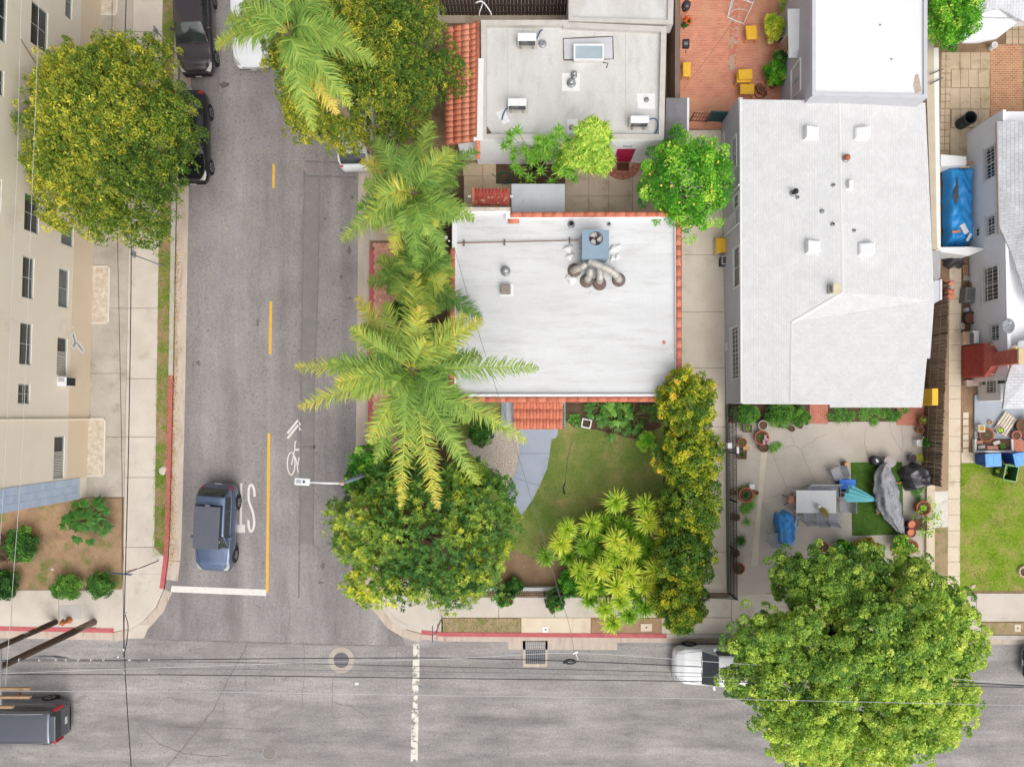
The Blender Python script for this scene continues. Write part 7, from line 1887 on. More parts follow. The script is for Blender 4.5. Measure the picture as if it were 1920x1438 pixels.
# tarp over the long boat-like thing
tp = thing('tarped_trailer','long blue tarpaulin cover in the narrow passage','tarp',P(1787,390),rz=0)
def tarpf(u,v):
 w = 1.20; L_ = 4.0; x = (u - .5) * w; y = (v - .5) * L_
 e = max(abs(u - .5) * 2,abs(v - .5) * 2) ; edge = max(0,(e - .82) / .18)
 z = .78 - .7 * edge ** 1.5 + .04 * math.sin(v * 17 + u * 5) * (1 - edge) + .03 * math.sin(u * 14 + v * 9) + .03 * math.sin(v * 41 + 3 * math.sin(u * 9))
 return (x * (1 + .03 * math.sin(v * 23)),y * (1 + .01 * math.sin(u * 11)),max(.04,z))
BLUE_T = mat('tarp_blue',(44,150,228),(60,166,236),scale=2.5,fine=.05,rough=.35,spec=.4)
MB().grid(tarpf,26,70).build('sheet',BLUE_T,tp,smooth=True)
MB().add([(-.52,.3,.86),(-.28,1.35,.86),(-.24,.25,.86),(-.36,-.1,.86)],[(0,1,2,3)]).build('torn_gap',mat('gap_dark',(90,86,84)),tp)
for i,(x,y,w,h_,r_,c) in enumerate(((-.0,2.02,1.0,.12,-.05,(196,140,110)),(-.35,-1.42,.42,.12,.1,(206,140,106)),(.28,-1.7,.12,.42,-.5,(236,234,232)),(.06,-1.28,.26,.5,.5,(240,238,236)),(.1,1.78,.5,.1,.0,(214,190,160)))):
 MB().box((x,y,.83),(w,h_,.03),r_).build('plank' if i != 3 else 'paper',mat('tarpbit_%d' % i,c,var=.08),tp)
for y in (-1.5,1.5): MB().box((0,y,.35),(.9,.2,.6)).build('support',BLACK_P,tp)
def draped(name,label,cat,px,py,w,l,h,m,seed,rz=0.0,folds=1.0,soft=.35,group=None,parts=None):
 t = thing(name,label,cat,P(px,py),group,rz=rz); r2 = random.Random(seed); ph = [r2.uniform(0,6) for _ in range(6)]
 def f(u,v):
  a = u * 2 * math.pi; s = v
  k = 1 + .05 * folds * math.sin(5 * a + ph[0]) * s + .04 * folds * math.sin(9 * a + ph[1]) * s
  p = 4.0; c,s_ = math.cos(a),math.sin(a); rr = (abs(c) ** p + abs(s_) ** p) ** (-1 / p)
  z = h * (1 - max(0,(s - (1 - soft)) / soft) ** 2 * .96) + .025 * folds * math.sin(7 * s * c + ph[2]) + .02 * folds * math.sin(9 * s * s_ + ph[3] + 2 * a)
  return (w / 2 * rr * s * k * c,l / 2 * rr * s * k * s_,max(.01,z))
 MB().grid(f,44,16).build('cover',m,t,smooth=True)
 return t
BAG = mat('bag_black',(56,54,58),(76,74,78),scale=3,rough=.3,spec=.5)
draped('rubbish_bag','black plastic rubbish bag in the narrow passage below the blue tarp','bag',1786,488,1.05,.85,.6,BAG,2,soft=.8,folds=1.6)
gc = draped('grill_cover','black covered barbecue at the right side of the patio','cover',1709,893,1.22,1.28,.95,BAG,3,rz=.35,soft=.3,folds=1.2)
tb = draped('tarp_box','blue tarpaulin draped over a bench high box on the patio','tarp',1468,990,.92,1.75,.62,mat('tarp_blue2',(56,142,224),(96,174,240),scale=2,rough=.4),4,rz=.06,soft=.22,folds=1.4)
MB().lathe((.02,.45,.62),[(.06,0),(.05,.03),(.01,.05)],8).build('tie_knot',mat('knot_dark',(40,70,110)),tb)
draped('plastic_sheet','crumpled clear grey plastic bag beside the blue tarpaulin box','bag',1492,976,.42,.85,.25,mat('plastic_pale',(204,204,204),(224,224,224),scale=5,rough=.3),5,rz=-.25,soft=.7,folds=2)
# garden table with slats
FURN = mat('furniture_grey',(176,178,186),(188,190,197),scale=4,rough=.55,coord='obj'); TABW = mat('table_white',(238,238,240),(244,244,245),scale=4,fine=.03,rough=.6,coord='obj')
tc = P(1530.5,940.5,.74); tbl = thing('slatted_table','long white slatted garden table on the patio','table',(tc.x,tc.y,0),rz=0.0)
TW,TD = 75 * S(.74),42 * S(.74)
for k in range(22): MB().box((-TW / 2 + TW * (k + .5) / 22,0,.725),(TW / 22 - .008,TD - .06,.028)).build('slat',TABW,tbl)
for y in (-TD / 2 + .02,TD / 2 - .02): MB().box((0,y,.72),(TW + .02,.05,.045)).build('edge_rail',TABW,tbl)
for x in (-TW / 2 + .08,TW / 2 - .08):
 for y in (-TD / 2 + .08,TD / 2 - .08): MB().box((x,y,.35),(.06,.06,.70)).build('leg',TABW,tbl)
gb_ = thing('grass_bundle','bundle of dried pampas grass lying in a white vase on the table','dried grass',P(1532,948,.75),rz=0.0)
MB().lathe((0,0,0),[(.09,0),(.13,.1),(.08,.2),(.1,.24)],14).build('vase',WHITE_M,gb_,smooth=True)
mb = MB(); r2 = random.Random(3)
for k in range(60):
 a = -.75 + r2.gauss(0,.22); l = r2.uniform(.45,.75); z1 = .12 + r2.uniform(-.05,.12)
 e = Vector((math.cos(a) * l,math.sin(a) * l,z1)); mb.tube([(0,0,.2),tuple(e * .5 + Vector((0,0,.17))),tuple(e)],[.006,.012,.004],4)
tag(mb.build('stalks',mat('dry_grass',(180,160,80),(150,136,66),scale=9),gb_),kind='stuff')
def chair(px,py,rz,label,w=.56,bench=False):
 t = thing('slatted_bench' if bench else 'slatted_chair',label,'bench' if bench else 'chair',P(px,py),None if bench else 'grey slatted chairs around the table',rz=rz); ww = w
 n = max(7,int(ww / .075))
 for k in range(n): MB().box((-ww / 2 + ww * (k + .5) / n,.0,.43),(ww / n - .012,.46,.022)).build('seat_slat',FURN,t)
 for y in (-.22,.22): MB().box((0,y,.41),(ww + .04,.04,.03)).build('seat_rail',FURN,t)
 for k in range(n): MB().add([(-ww / 2 + ww * (k + .12) / n,.235,.46),(-ww / 2 + ww * (k + .88) / n,.235,.46),(-ww / 2 + ww * (k + .88) / n,.40,.88),(-ww / 2 + ww * (k + .12) / n,.40,.88)],[(0,1,2,3)]).build('back_slat',FURN,t,solid=.018)
 for x in (-ww / 2,ww / 2):
  MB().tube([(x,-.22,0),(x,-.24,.62),(x,.26,.64)],.018,6).build('arm',FURN,t); MB().tube([(x,.24,0),(x,.25,.45),(x,.42,.9)],.018,6).build('back_leg',FURN,t)
 MB().tube([(-ww / 2,.42,.9),(ww / 2,.42,.9)],.018,6).build('top_rail',FURN,t)
 return t
chair(1511,966,math.pi + .03,'grey slatted chair below the table, leftmost of three')
chair(1534,968,math.pi,'grey slatted chair below the table, middle of three')
chair(1557,968,math.pi - .22,'grey slatted chair below the table, rightmost of three, turned outwards')
chair(1575,947,-math.pi / 2,'grey slatted chair at the right end of the table')
chair(1562,886,-1.2,'grey slatted chair turned away beside the tree stump stool')
chair(1448,1006,math.pi,'grey slatted chair left of the blue tarpaulin box')
chair(1537,921,0,'grey slatted bench behind the white table',w=1.55,bench=True)
st = thing('round_stool','round brown leather stool left of the table','stool',P(1478,935),rz=.4)
MB().lathe((0,0,.42),[(.22,0),(.25,.03),(.24,.1),(.1,.13),(.01,.13)],20,sq=(1,.9)).build('cushion',mat('leather_tan',(190,134,108),(206,150,124),scale=4,rough=.6),st,smooth=True)
for k in range(4): a = k * 1.571 + .6; MB().tube([(.14 * math.cos(a),.14 * math.sin(a),.44),(.36 * math.cos(a),.36 * math.sin(a),0)],.018,6).build('leg',BLACK_M,st)
bxx = thing('storage_tote','blue lidded storage tote at the top right of the table','box',P(1580,906),rz=0.0)
MB().box((0,0,.22),(.74,.44,.44)).build('tub',mat('tote_navy',(36,62,120),var=.06,rough=.5),bxx,bevel=.04); MB().box((0.03,0,.46),(.82,.5,.06)).build('lid',mat('tote_blue',(60,132,236),var=.05,rough=.45),bxx,bevel=.03)
dk = thing('umbrella_base','dark square umbrella stand beside the table','stand',P(1581,921),rz=.05)
MB().box((0,0,.06),(.62,.52,.12)).build('base',mat('base_dark',(70,70,72),var=.15),dk,bevel=.02); MB().lathe((0,.05,.1),[(.05,0),(.05,.3)],10).build('socket',METAL_G,dk)
# folded turquoise parasol
um = thing('folded_parasol','folded turquoise parasol leaning across the green rug','parasol',P(1582,926))
UMB = mat('parasol_turquoise',(150,236,246),(130,226,238),scale=3,rough=.7); ua,ub = P(1584,924,.9),P(1640,937,1.55)
MB().tube([ua - Vector((.05,0,.4)),ub + (ub - ua) * .06],.025,8).build('pole',WHITE_M,um)
ax_ = (ub - ua).normalized(); sx_ = ax_.cross(Vector((0,0,1))).normalized(); sz_ = sx_.cross(ax_)
for k in range(8):
 def fold(u,v,k=k):
  a = (k + u) * math.pi / 4; f = v; r_ = (.05 + .30 * f ** .8) * (.55 + .45 * abs(math.cos(u * math.pi))) * (1 + .12 * math.sin(k * 2.3))
  return tuple(ub.lerp(ua,f * (.9 + .08 * math.sin(k * 1.7))) + sx_ * (r_ * math.cos(a) * 1.2) + sz_ * (r_ * math.sin(a) * .6 + .03))
 MB().grid(fold,6,8).build('canopy_panel',UMB,um,smooth=True)
MB().lathe(ub,[(.07,-.03),(.09,0),(.06,.05),(.02,.07)],12).build('finial',mat('finial_teal',(60,120,150)),um,smooth=True)
# artificial turf rug
rug = MB().prism(pp([(1595,867),(1691,866),(1694,1002),(1598,1004)]),.001,.018); tag(rug.build('turf_rug',grassmat('turf',(70,102,40),(80,114,46),(92,126,54),3.0)),'green artificial turf rug on the patio','rug')
# hammock frame under a grey cover
hc = thing('covered_hammock','long grey weathered cover over a hammock stand on the turf rug','cover',P(1668,935))
ctrl = [(1665,866,8),(1657,882,15),(1660,905,22),(1663,930,24),(1669,955,22),(1678,975,17),(1688,993,9),(1693,1002,3)]
pts = smooth([(x,y) for x,y,w in ctrl],6); ws = [w[0] for w in smooth([(w,0) for x,y,w in ctrl],6)]
vs = []; nn = 18
for i,(x,y) in enumerate(pts):
 f = i / (len(pts) - 1)
 for k in range(nn + 1):
  u = k / nn * 2 - 1; z = .95 * math.sin(math.pi * min(1,f * .9 + .08)) ** .5 * (1 - abs(u + .15) ** 1.6 * .62) + .03 * math.sin(u * 11 + i * .5) + .02 * math.sin(i * 1.3 + u * 5) + .06 * math.cos(u * 7 + 1)
  c = P(x + u * ws[i] * (1 + .06 * math.sin(i * .9)),y,max(.03,z)); vs.append(tuple(c))
fs = [(i * (nn + 1) + k,i * (nn + 1) + k + 1,(i + 1) * (nn + 1) + k + 1,(i + 1) * (nn + 1) + k) for i in range(len(pts) - 1) for k in range(nn)]
MB().add(vs,fs).build('cover',mat('cover_grey',(150,152,158),(190,192,198),scale=3,stretch=(2,1,1),fine=.12,fscale=20,rough=.8,stain=(112,112,116),stain_scale=3,stain_lo=.5,stain_hi=.7),hc,smooth=True,solid=.01)
for (xa,ya),(xb,yb) in (((1634,908),(1700,904)),((1641,963),(1690,957))): MB().tube([P(xa,ya,.06),P(xb,yb,.06)],.05,6).build('foot_beam',mat('beam_wood',(190,142,96),var=.1,scale=6),hc)
ss_ = thing('tree_stump_stool','short log stump stool at the corner of the turf rug','stool',P(1582,870),rz=0)
MB().lathe((0,0,0),[(.16,0),(.165,.2),(.15,.42),(.12,.425)],16).build('bark',mat('log_bark',(150,116,84),var=.15,scale=6),ss_); MB().lathe((0,0,.42),[(.14,0),(.14,.012)],16).build('cut_face',mat('log_cut',(214,180,136),var=.12,scale=14),ss_)
gt_ = thing('round_side_table','round mauve grey side table above the turf rug','table',P(1659,864),rz=0)
MB().lathe((0,0,.5),[(.3,0),(.31,.02),(.3,.045),(.02,.05)],26).build('top',mat('top_mauve',(176,164,164),var=.04,rough=.5),gt_)
for k in range(3): a = k * 2.1; MB().tube([(.1 * math.cos(a),.1 * math.sin(a),.5),(.25 * math.cos(a),.25 * math.sin(a),0)],.015,6).build('leg',BLACK_M,gt_)
dm_ = thing('round_drum','black round drum with a white emblem above the turf rug','drum',P(1637,863),rz=0)
MB().lathe((0,0,0),[(.22,0),(.24,.04),(.24,.4),(.22,.42),(.20,.40)],22).build('body',BLACK_P,dm_); MB().lathe((0,0,.40),[(.2,0),(.2,.01)],20).build('lid',mat('lid_dark',(70,70,78)),dm_)
mb = MB(); mb.lathe((-.02,.05,.415),[(.05,0),(.05,.004)],12); MB().box((.02,-.03,.414),(.13,.07,.006),.3).build('emblem_bar',WHITE_P,dm_); mb.build('emblem',WHITE_P,dm_)
rg = thing('hose_reel','white ring shaped reel on the turf rug','reel',P(1647,956),rz=0)
MB().lathe((0,0,.02),[(.16,0),(.16,.08),(.06,.08),(.06,0)],22,caps=False).build('ring',mat('reel_cream',(226,220,206)),rg); MB().lathe((0,0,.02),[(.055,0),(.055,.05)],12).build('hub',mat('hub_brown',(130,100,80)),rg)
bc = thing('brown_crate_chair','dark brown wooden chair beside the maroon pots','chair',P(1719,982),rz=0)
BRW = mat('wood_dark_brown',(96,66,56),(116,82,68),scale=6,rough=.7)
for k in range(6): MB().box((-.24 + .096 * k,0,.42),(.085,.52,.022)).build('seat_slat',BRW,bc)
for k in range(6): MB().add([(-.28 + .096 * k,.27,.45),(-.20 + .096 * k,.27,.45),(-.20 + .096 * k,.36,.85),(-.28 + .096 * k,.36,.85)],[(0,1,2,3)]).build('back_slat',BRW,bc,solid=.02)
for x in (-.26,.26):
 for y in (-.24,.26): MB().box((x,y,.21),(.05,.05,.42)).build('leg',BRW,bc)
tr = thing('trellis_planter','white trellis planter with ivy against the reed fence','planter',P(1727,830),rz=0)
MB().box((-.28,0,.2),(.3,.34,.4)).build('box',WHITE_P,tr,bevel=.015)
mb = MB()
for k in range(4): mb.box((.18 + .09 * k,0,.72),(.02,.38,.02)); mb.box((.3,-.17 + .113 * k,.72),(.36,.02,.02))
mb.build('trellis',WHITE_P,tr);
for y in (-.17,.17): MB().box((.44,y,.36),(.03,.03,.72)).build('post',WHITE_P,tr)
V,F,T,cc = crown_leaves((0,0,.5),(.2,.18,.2),14,(.06,.1),40,(.08,.05),9,tone_c=.5); fast_mesh('ivy',V,F,LEAF_SHR,tr,T,world=False)
br_ = thing('leaning_broom','wooden handled broom leaning on the reed fence','broom',P(1706,856))
MB().tube([P(1706,856,.2),P(1733,818,1.5)],.016,6).build('handle',mat('broom_wood',(196,164,130)),br_); MB().box(P(1706,857,.16),(.28,.06,.16),.9).build('bristles',mat('bristle',(150,90,60)),br_)
yb = thing('yellow_board','yellow board sticking out under the white eave beside the reed fence','board',P(1722,745))
MB().box(P(1727,745,1.3),(.3,.8,2.4)).build('board',mat('yellow_plastic',(246,190,46),(250,200,70),scale=3,rough=.5),yb,bevel=.03)
tl = thing('folded_green_cloth','teal folded cloth on the herb border by the grey house','cloth',P(1451,766),rz=0)
MB().grid(lambda u,v: ((u - .5) * .52,(v - .5) * .32,.45 + .04 * math.sin(u * 16)),16,4).build('cloth',mat('teal_cloth',(46,160,130),var=.1),tl,smooth=True,solid=.02); MB().box((0,0,.2),(.3,.2,.4)).build('stand',BLACK_P,tl)
# yellow plastic stools
YEL = MATS['yellow_plastic']
def stool(px,py,w,l,rz,label,z=.45):
 t = thing('yellow_stool',label,'stool',P(px,py),'yellow plastic stools',rz=rz)
 MB().box((0,0,z - .03),(w,l,.06)).build('seat',YEL,t,bevel=.03); MB().box((0,0,z + .0),(w * .82,l * .82,.015)).build('seat_rim',YEL,t,bevel=.007)
 for x in (-1,1):
  for y in (-1,1): MB().tube([(x * w * .42,y * l * .42,z - .03),(x * w * .48,y * l * .48,0)],.03,6).build('leg',YEL,t)
 return t
stool(1404,70,.55,.70,.08,'yellow stool standing alone in the middle of the brick patio')
stool(1284,138,.40,.72,0,'yellow stool against the left edge of the brick patio')
stool(1390,153,.74,.52,0,'yellow stool lower of the stacked pair on the brick patio')
stool(1391,150,.70,.50,.05,'yellow stool on top of the stacked pair on the brick patio',.6)
stool(1396,175,.72,.52,0,'yellow stool nearest the shingle roof below the stacked pair')
stool(1347,464,.52,.72,0,'yellow stool in the alley beside the grey house wall',.5)
mk = thing('utility_case','small black case with white rim in the alley by the yellow stool','case',P(1352,493),rz=0)
MB().box((0,0,.3),(.26,.42,.6)).build('case',BLACK_P,mk,bevel=.03); MB().box((0,0,.605),(.20,.34,.012)).build('top',mat('case_grey',(90,92,100)),mk);
mb = MB()
for x0_,x1_,y0_,y1_ in ((-.13,.13,.18,.21),(-.13,.13,-.21,-.18),(-.13,-.10,-.18,.18),(.10,.13,-.18,.18)): mb.bx(x0_,x1_,y0_,y1_,.60,.615)
mb.build('rim',WHITE_M,mk)
# goal frame, flood light, orange flowers, hose
gf = thing('goal_frame','white tubular toy goal frame on the brick patio','goal',P(1390,25))
A_,B_,C_,D_ = P(1364,33,.05),P(1394,45,.05),P(1424,-22,.05),P(1386,-30,.05)
A2,B2 = P(1374,-6,.95),P(1412,6,.95)
for pth in ([A_,B_],[B_,B2],[A_,A2],[A2,B2],[B_,C_],[A_,D_],[C_,B2],[D_,A2]): MB().tube(pth,.022,6).build('tube',WHITE_M,gf)
MB().tube([Vector(p) for p in smooth([tuple(A_),tuple(P(1375,20,.3)),tuple(P(1392,18,.4)),tuple(P(1404,22,.3))],6)],.012,5).build('bent_rod',WHITE_M,gf)
fl = thing('flood_light','black boxed flood light on the brown timber wall by the brick patio','lamp',P(1278,82)); MB().box(P(1286,83,1.8),(.32,.4,.2)).build('housing',BLACK_P,fl,bevel=.03); MB().box(P(1286,82,1.92),(.2,.16,.02)).build('lens',GLASS_B,fl); MB().tube([P(1286,95,1.7),P(1286,100,1.6)],.02,6).build('bracket',BLACK_M,fl)
bt = thing('timber_wall','weathered brown timber wall along the left side of the brick patio','wall',P(1272,100))
for k in range(3): x = P(1266 + 4 * k,0,1.9).x; MB().bx(x,x + .09,P(0,184,1.9).y,P(0,-140,1.9).y,0,1.9 - .12 * k).build('plank',mat('plank_brown',(124,104,92),(146,124,110),scale=3,stretch=(1,.2,1)),bt)
bl = thing('hanging_bag','black bag hanging on the timber wall at the top of the brick patio','bag',P(1278,18)); MB().lathe(P(1284,18,1.3),[(.15,0),(.22,.2),(.2,.45),(.05,.5)],12).build('bag',BAG,bl,smooth=True); MB().tube([P(1284,18,1.75),P(1280,16,2.0)],.012,5).build('strap',BAG,bl)
bush('orange flower bunch hanging on the timber wall',1286,45,7,.8,LEAF_SHR,91,14,(.06,.05),.4,flowers=(mat('flower_orange',(240,110,50)),40,.05))
def coil(label,px,py,r,turns,m,z=.02,tail=None,name='garden_hose',sq=1.0):
 pts = [P(px + (r * (1 - .06 * (k / 16) % 1) + 1.3 * math.sin(k * .7)) * math.cos(k * .393),py + sq * r * math.sin(k * .393) + .8 * math.sin(k * .37),z + .012 * (k / 16)) for k in range(int(16 * turns))]
 if tail: pts += [P(x,y,z) for x,y in tail]
 t = MB().tube(pts,.018,5).build(name,m,smooth=True); return tag(t,label,'hose')
coil('green garden hose coiled in front of the white wall',946,334,15,3.5,mat('hose_green',(46,112,92)),tail=[(930,332),(922,326)],sq=.7)
coil('brown hose coiled around the pot on the brick patio',1425,172,12,2.2,mat('hose_brown',(130,84,70)),tail=[(1412,160),(1425,156),(1436,166),(1438,180)])
# plant stand
psd = thing('plant_stand','white metal plant stand in the corner of the brick patio','stand',P(1455,72));
for pth in ([P(1440,82,.6),P(1472,66,.6)],[P(1444,70,.6),P(1460,60,.6)],[P(1440,82,.6),P(1438,86,0)],[P(1472,66,.6),P(1470,68,0)],[P(1452,76,.6),P(1450,80,0)]): MB().tube(pth,.018,6).build('bar',WHITE_M,psd)
# seat frame on the lawn, sprinkler hose, hydrant etc.
wf = thing('white_frame','small white open frame lying in the garden bed','crate',P(1099,794),rz=-.2);  # plain open white frame of flat bars, not a crate
for x,y,w,h_ in ((0,.2,.5,.06),(0,-.2,.46,.06),(-.22,0,.06,.36),(.22,0,.06,.36)): MB().box((x,y,.2),(w,h_,.05)).build('bar',WHITE_P,wf)
hy = thing('fire_hydrant','rusty orange fire hydrant on the left front pavement','hydrant',P(130,1162),rz=0)
HYD = mat('hydrant_orange',(206,134,84),(180,104,66),scale=6,rough=.7)
MB().lathe((0,0,0),[(.17,0),(.17,.04),(.11,.06),(.1,.5),(.13,.52),(.13,.56),(.11,.6),(.06,.68),(.03,.7),(.03,.74)],16).build('barrel',HYD,hy,smooth=True)
for a in (0,2.1,4.2): MB().tube([(0,0,.42),(.18 * math.cos(a),.18 * math.sin(a),.42)],.06,10).build('nozzle',HYD,hy)
ub_ = MB().prism(pp([(111,1135),(151,1134),(152,1160),(111,1161)]),0,.007); tag(ub_.build('utility_box',mat('lid_concrete',(198,194,188),var=.05)),'grey concrete utility lid set in the left front pavement','utility box')
for i,(x,y,w,h_,lab) in enumerate(((1023,1180,11,11,'small white square marker plate on the pavement strip'),(1212,1176,21,14,'pale concrete meter lid in the bare verge'),(1908,1177,12,14,'pale meter lid in the verge at the right edge'))):
 t = thing('meter_box',lab,'meter box',P(x,y)); MB().prism(pp([(x - w / 2,y - h_ / 2),(x + w / 2,y - h_ / 2),(x + w / 2,y + h_ / 2),(x - w / 2,y + h_ / 2)]),-.02,.012,.004).build('lid',CONC_W if i else WHITE_P,t); MB().prism(pp([(x - 1.5,y - 1.2),(x + 1.5,y - 1.2),(x + 1.5,y + 1.2),(x - 1.5,y + 1.2)]),.0,.016).build('finger_hole',BLACK_P,t)
# storm drain grate
gr = thing('storm_drain','rectangular iron storm drain grate at the front kerb','drain',P(1004,1220,RZ))
q = (982,1196,1026,1250); k0,k1 = P(q[0],q[1],RZ),P(q[2],q[3],RZ)
ring_prism(pp([(980,1201),(1027,1201),(1026,1250),(981,1250)],RZ),pp([(985,1202),(1023,1202),(1022,1244),(985,1244)],RZ),RZ - .1,RZ + .012).build('frame',GUTTER,gr)
MB().prism(pp([(984,1200),(1024,1200),(1023,1245),(984,1245)],RZ),RZ - .02,RZ + .001).build('pit',mat('pit_dark',(58,56,58)),gr)
for i in range(11):
 x = lerp(P(986,0,RZ).x,P(1022,0,RZ).x,i / 10); MB().bx(x - .022,x + .022,P(0,1243,RZ).y,P(0,1202,RZ).y,RZ + .0,RZ + .03).build('bar',mat('grate_iron',(128,132,136),(150,152,154),scale=8,rough=.6),gr)
for i in range(8):
 y = lerp(P(0,1204,RZ).y,P(0,1242,RZ).y,i / 7); MB().bx(P(986,0,RZ).x,P(1022,0,RZ).x,y - .012,y + .012,RZ + .0,RZ + .022).build('cross_bar',MATS['grate_iron'],gr)
# litter
for i,(x,y,w,c,lab) in enumerate(((668,1283,6,(244,246,250),'scrap of white paper on the main street'),(789,1290,4,(130,160,184),'small blue scrap beside the worn crossing bar'),(99,1067,5,(210,214,204),'small bent pipe piece on the bare yard'),(1040,1120,2,(250,250,250),'tiny white scrap near the fence'))):
 o = MB().grid(lambda u,v: (P(x,y).x + (u - .5) * w * .03,P(x,y).y + (v - .5) * w * .022,(RZ if y > 1200 else 0) + .02 + .012 * math.sin(u * 7 + v * 5)),4,4).build('litter',mat('litter_%d' % i,c,var=.03)); tag(o,lab,'litter')
# patio cracks with moss
pat_ = bpy.data.objects['patio']
for p_ in ([(1480,805),(1490,835),(1502,842),(1530,822),(1550,815)],[(1502,842),(1512,872),(1530,905)],[(1450,852),(1462,885),(1475,912),(1470,925),(1435,935)],[(1690,798),(1694,830),(1690,850)],[(1625,800),(1620,830),(1630,860)],[(1668,790),(1672,815),(1690,845)],[(1475,912),(1500,916),(1530,905),(1550,900)],[(1430,940),(1432,955),(1445,962)],[(1490,835),(1465,842)]):
 crack(p_,.75,GCRACK,pat_,.0045,'crack')
# garden hose line on the lawn
o = MB().tube([P(1072,828,.02),P(1064,860,.02),P(1060,905,.02)],.012,5).build('lawn_hose',mat('hose_grey',(96,96,86))); tag(o,'thin dark sprinkler hose lying across the front lawn','hose')
o = MB().tube([P(1060,905,.02),P(1056,915,.06),P(1059,926,.03),P(1056,922,.08)],.03,6).build('sprinkler',mat('sprinkler_dark',(70,70,66)),smooth=True); tag(o,'small dark sprinkler head on the front lawn','sprinkler')
# junk near the timber house
jk = [(1808,556,.5,.75,.5,(128,126,126),'grey plant trough beside the cream path'),(1822,540,.4,.5,.25,(160,132,110),'brown wooden board leaning at the timber house'),(1809,508,.25,.55,.08,(190,140,120),'clay brick row beside the passage'),(1810,522,.3,.25,.15,(190,180,166),'pale paving block beside the passage'),(1803,612,.2,.32,.1,(226,210,196),'pale stone block beside the black fire bowl'),(1808,582,.14,.2,.3,(200,204,206),'white bottle shaped jug beside the wall')]
for i,(x,y,w,h_,z,c,lab) in enumerate(jk):
 t = thing('yard_object',lab,'box' if i != 5 else 'jug',P(x,y),rz=.1 * (i % 3 - 1)); MB().box((0,0,z / 2),(w,h_,z)).build('body',mat('yardobj_%d' % i,c,var=.12,scale=4),t,bevel=.02); MB().box((0,0,z),(w * .7,h_ * .7,.02)).build('top',mat('yardtop_%d' % i,tuple(int(v * .85) for v in c),var=.15),t,bevel=.008)
pot('black fire bowl with a brown interior beside the timber house',1812,598,12,.35,BLACK_P,name='fire_bowl',soil=mat('rusty_inside',(130,84,66),var=.2),cat='bowl')
wb = thing('wall_cabinet','white framed cabinet with an orange fringe by the chimney','cabinet',P(1812,634)); MB().box(P(1818,634,.5),(.32,.62,1.0)).build('cabinet',WHITE_P,wb,bevel=.01); MB().box(P(1822,634,1.02),(.2,.52,.02)).build('opening',mat('cab_dark',(96,86,78)),wb); MB().box(P(1808,634,.6),(.12,.62,.06)).build('ledge',mat('ledge_orange',(230,170,140)),wb)
mm = thing('wall_ornament','round cream plate with an orange pattern above the chimney','ornament',P(1885,655,2.6)); MB().lathe(P(1902,657,3.2),[(.3,0),(.31,.02),(.28,.04),(.02,.03)],22,sq=(1,.75)).build('plate',mat('plate_cream',(222,218,204)),mm); MB().box(P(1900,657,3.25),(.26,.2,.012),.3).build('pattern',mat('plate_orange',(236,176,70)),mm); MB().box(P(1893,664,3.1),(.1,.18,.1),.6).build('bracket',WHITE_P,mm)
# north-east clutter
nf = thing('wire_rack','small wire rack with boxes by the top right tree','rack',P(1800,70))
for pth in ([P(1797,50,.9),P(1818,50,.9)],[P(1818,50,.9),P(1818,64,.9)],[P(1797,64,.9),P(1818,64,.9)],[P(1797,50,.9),P(1797,64,.9)],[P(1818,64,.9),P(1816,66,0)],[P(1797,64,.9),P(1796,66,0)],[P(1818,50,.9),P(1816,52,0)]): MB().tube(pth,.018,5).build('rod',mat('rod_brown',(120,100,90)),nf)
for i,(x,y,w,h_,z,c,lab) in enumerate(((1788,67,.26,.36,.5,(240,238,236),'white box beside the wire rack'),(1799,69,.25,.2,.3,(30,70,104),'dark blue box inside the wire rack'),(1795,59,.3,.25,.4,(176,140,116),'brown box behind the wire rack'),(1781,87,.4,.18,.2,(60,60,70),'dark tray below the wire rack'),(1794,81,.2,.16,.3,(236,236,240),'small white box below the wire rack'))):
 t = thing('yard_box',lab,'box',P(x,y),rz=.1 * i); MB().box((0,0,z / 2),(w,h_,z)).build('body',mat('yardbox_%d' % i,c,var=.05),t,bevel=.015); MB().box((0,0,z),(w * .94,.03,.006)).build('seam',mat('seam_tape',(170,160,150)),t)
ll = thing('white_bucket','round white lidded bucket on the tan paved yard','bucket',P(1857,91),rz=0); MB().lathe((0,0,0),[(.13,0),(.15,.3),(.16,.32),(.15,.35),(.1,.34)],18).build('bucket',WHITE_M,ll); MB().lathe((0,0,.34),[(.08,0),(.08,.01)],12).build('cap',mat('cap_grey',(206,204,200)),ll)
# ------------------------------------------------------------------ vehicles
TYRE = mat('tyre_rubber',(44,43,44),var=.1,rough=.85); RIM = mat('alloy_rim',(172,172,176),var=.06,rough=.3,metal=.7); RIMD = mat('alloy_rim_dark',(90,88,90),var=.1,rough=.35,metal=.6)
CARGL = mat('car_glass',(44,50,50),(66,74,72),scale=1.2,fine=0,rough=.05,spec=.8); LAMP = mat('headlight_glass',(186,186,180),var=.15,rough=.12,spec=.6); TAIL = mat('taillight_red',(196,28,40),var=.1,rough=.15,spec=.6); PLATE = mat('number_plate',(226,228,226),var=.02,rough=.4)
CHROME = mat('chrome_trim',(206,206,208),var=.04,rough=.15,metal=.9); TRIM = mat('black_trim',(34,34,36),var=.1,rough=.5)
def interp(pts,x):
 xs = [p[0] for p in pts]; ys = [p[1] for p in pts]
 return float(np.interp(x,xs,ys))
def sinterp(pts,x):
 """smooth (cosine) interpolation"""
 for (a,b),(c,d) in zip(pts,pts[1:]):
  if a <= x <= c:
   t = (x - a) / (c - a); t = t * t * (3 - 2 * t); return b + (d - b) * t
 return pts[0][1] if x < pts[0][0] else pts[-1][1]
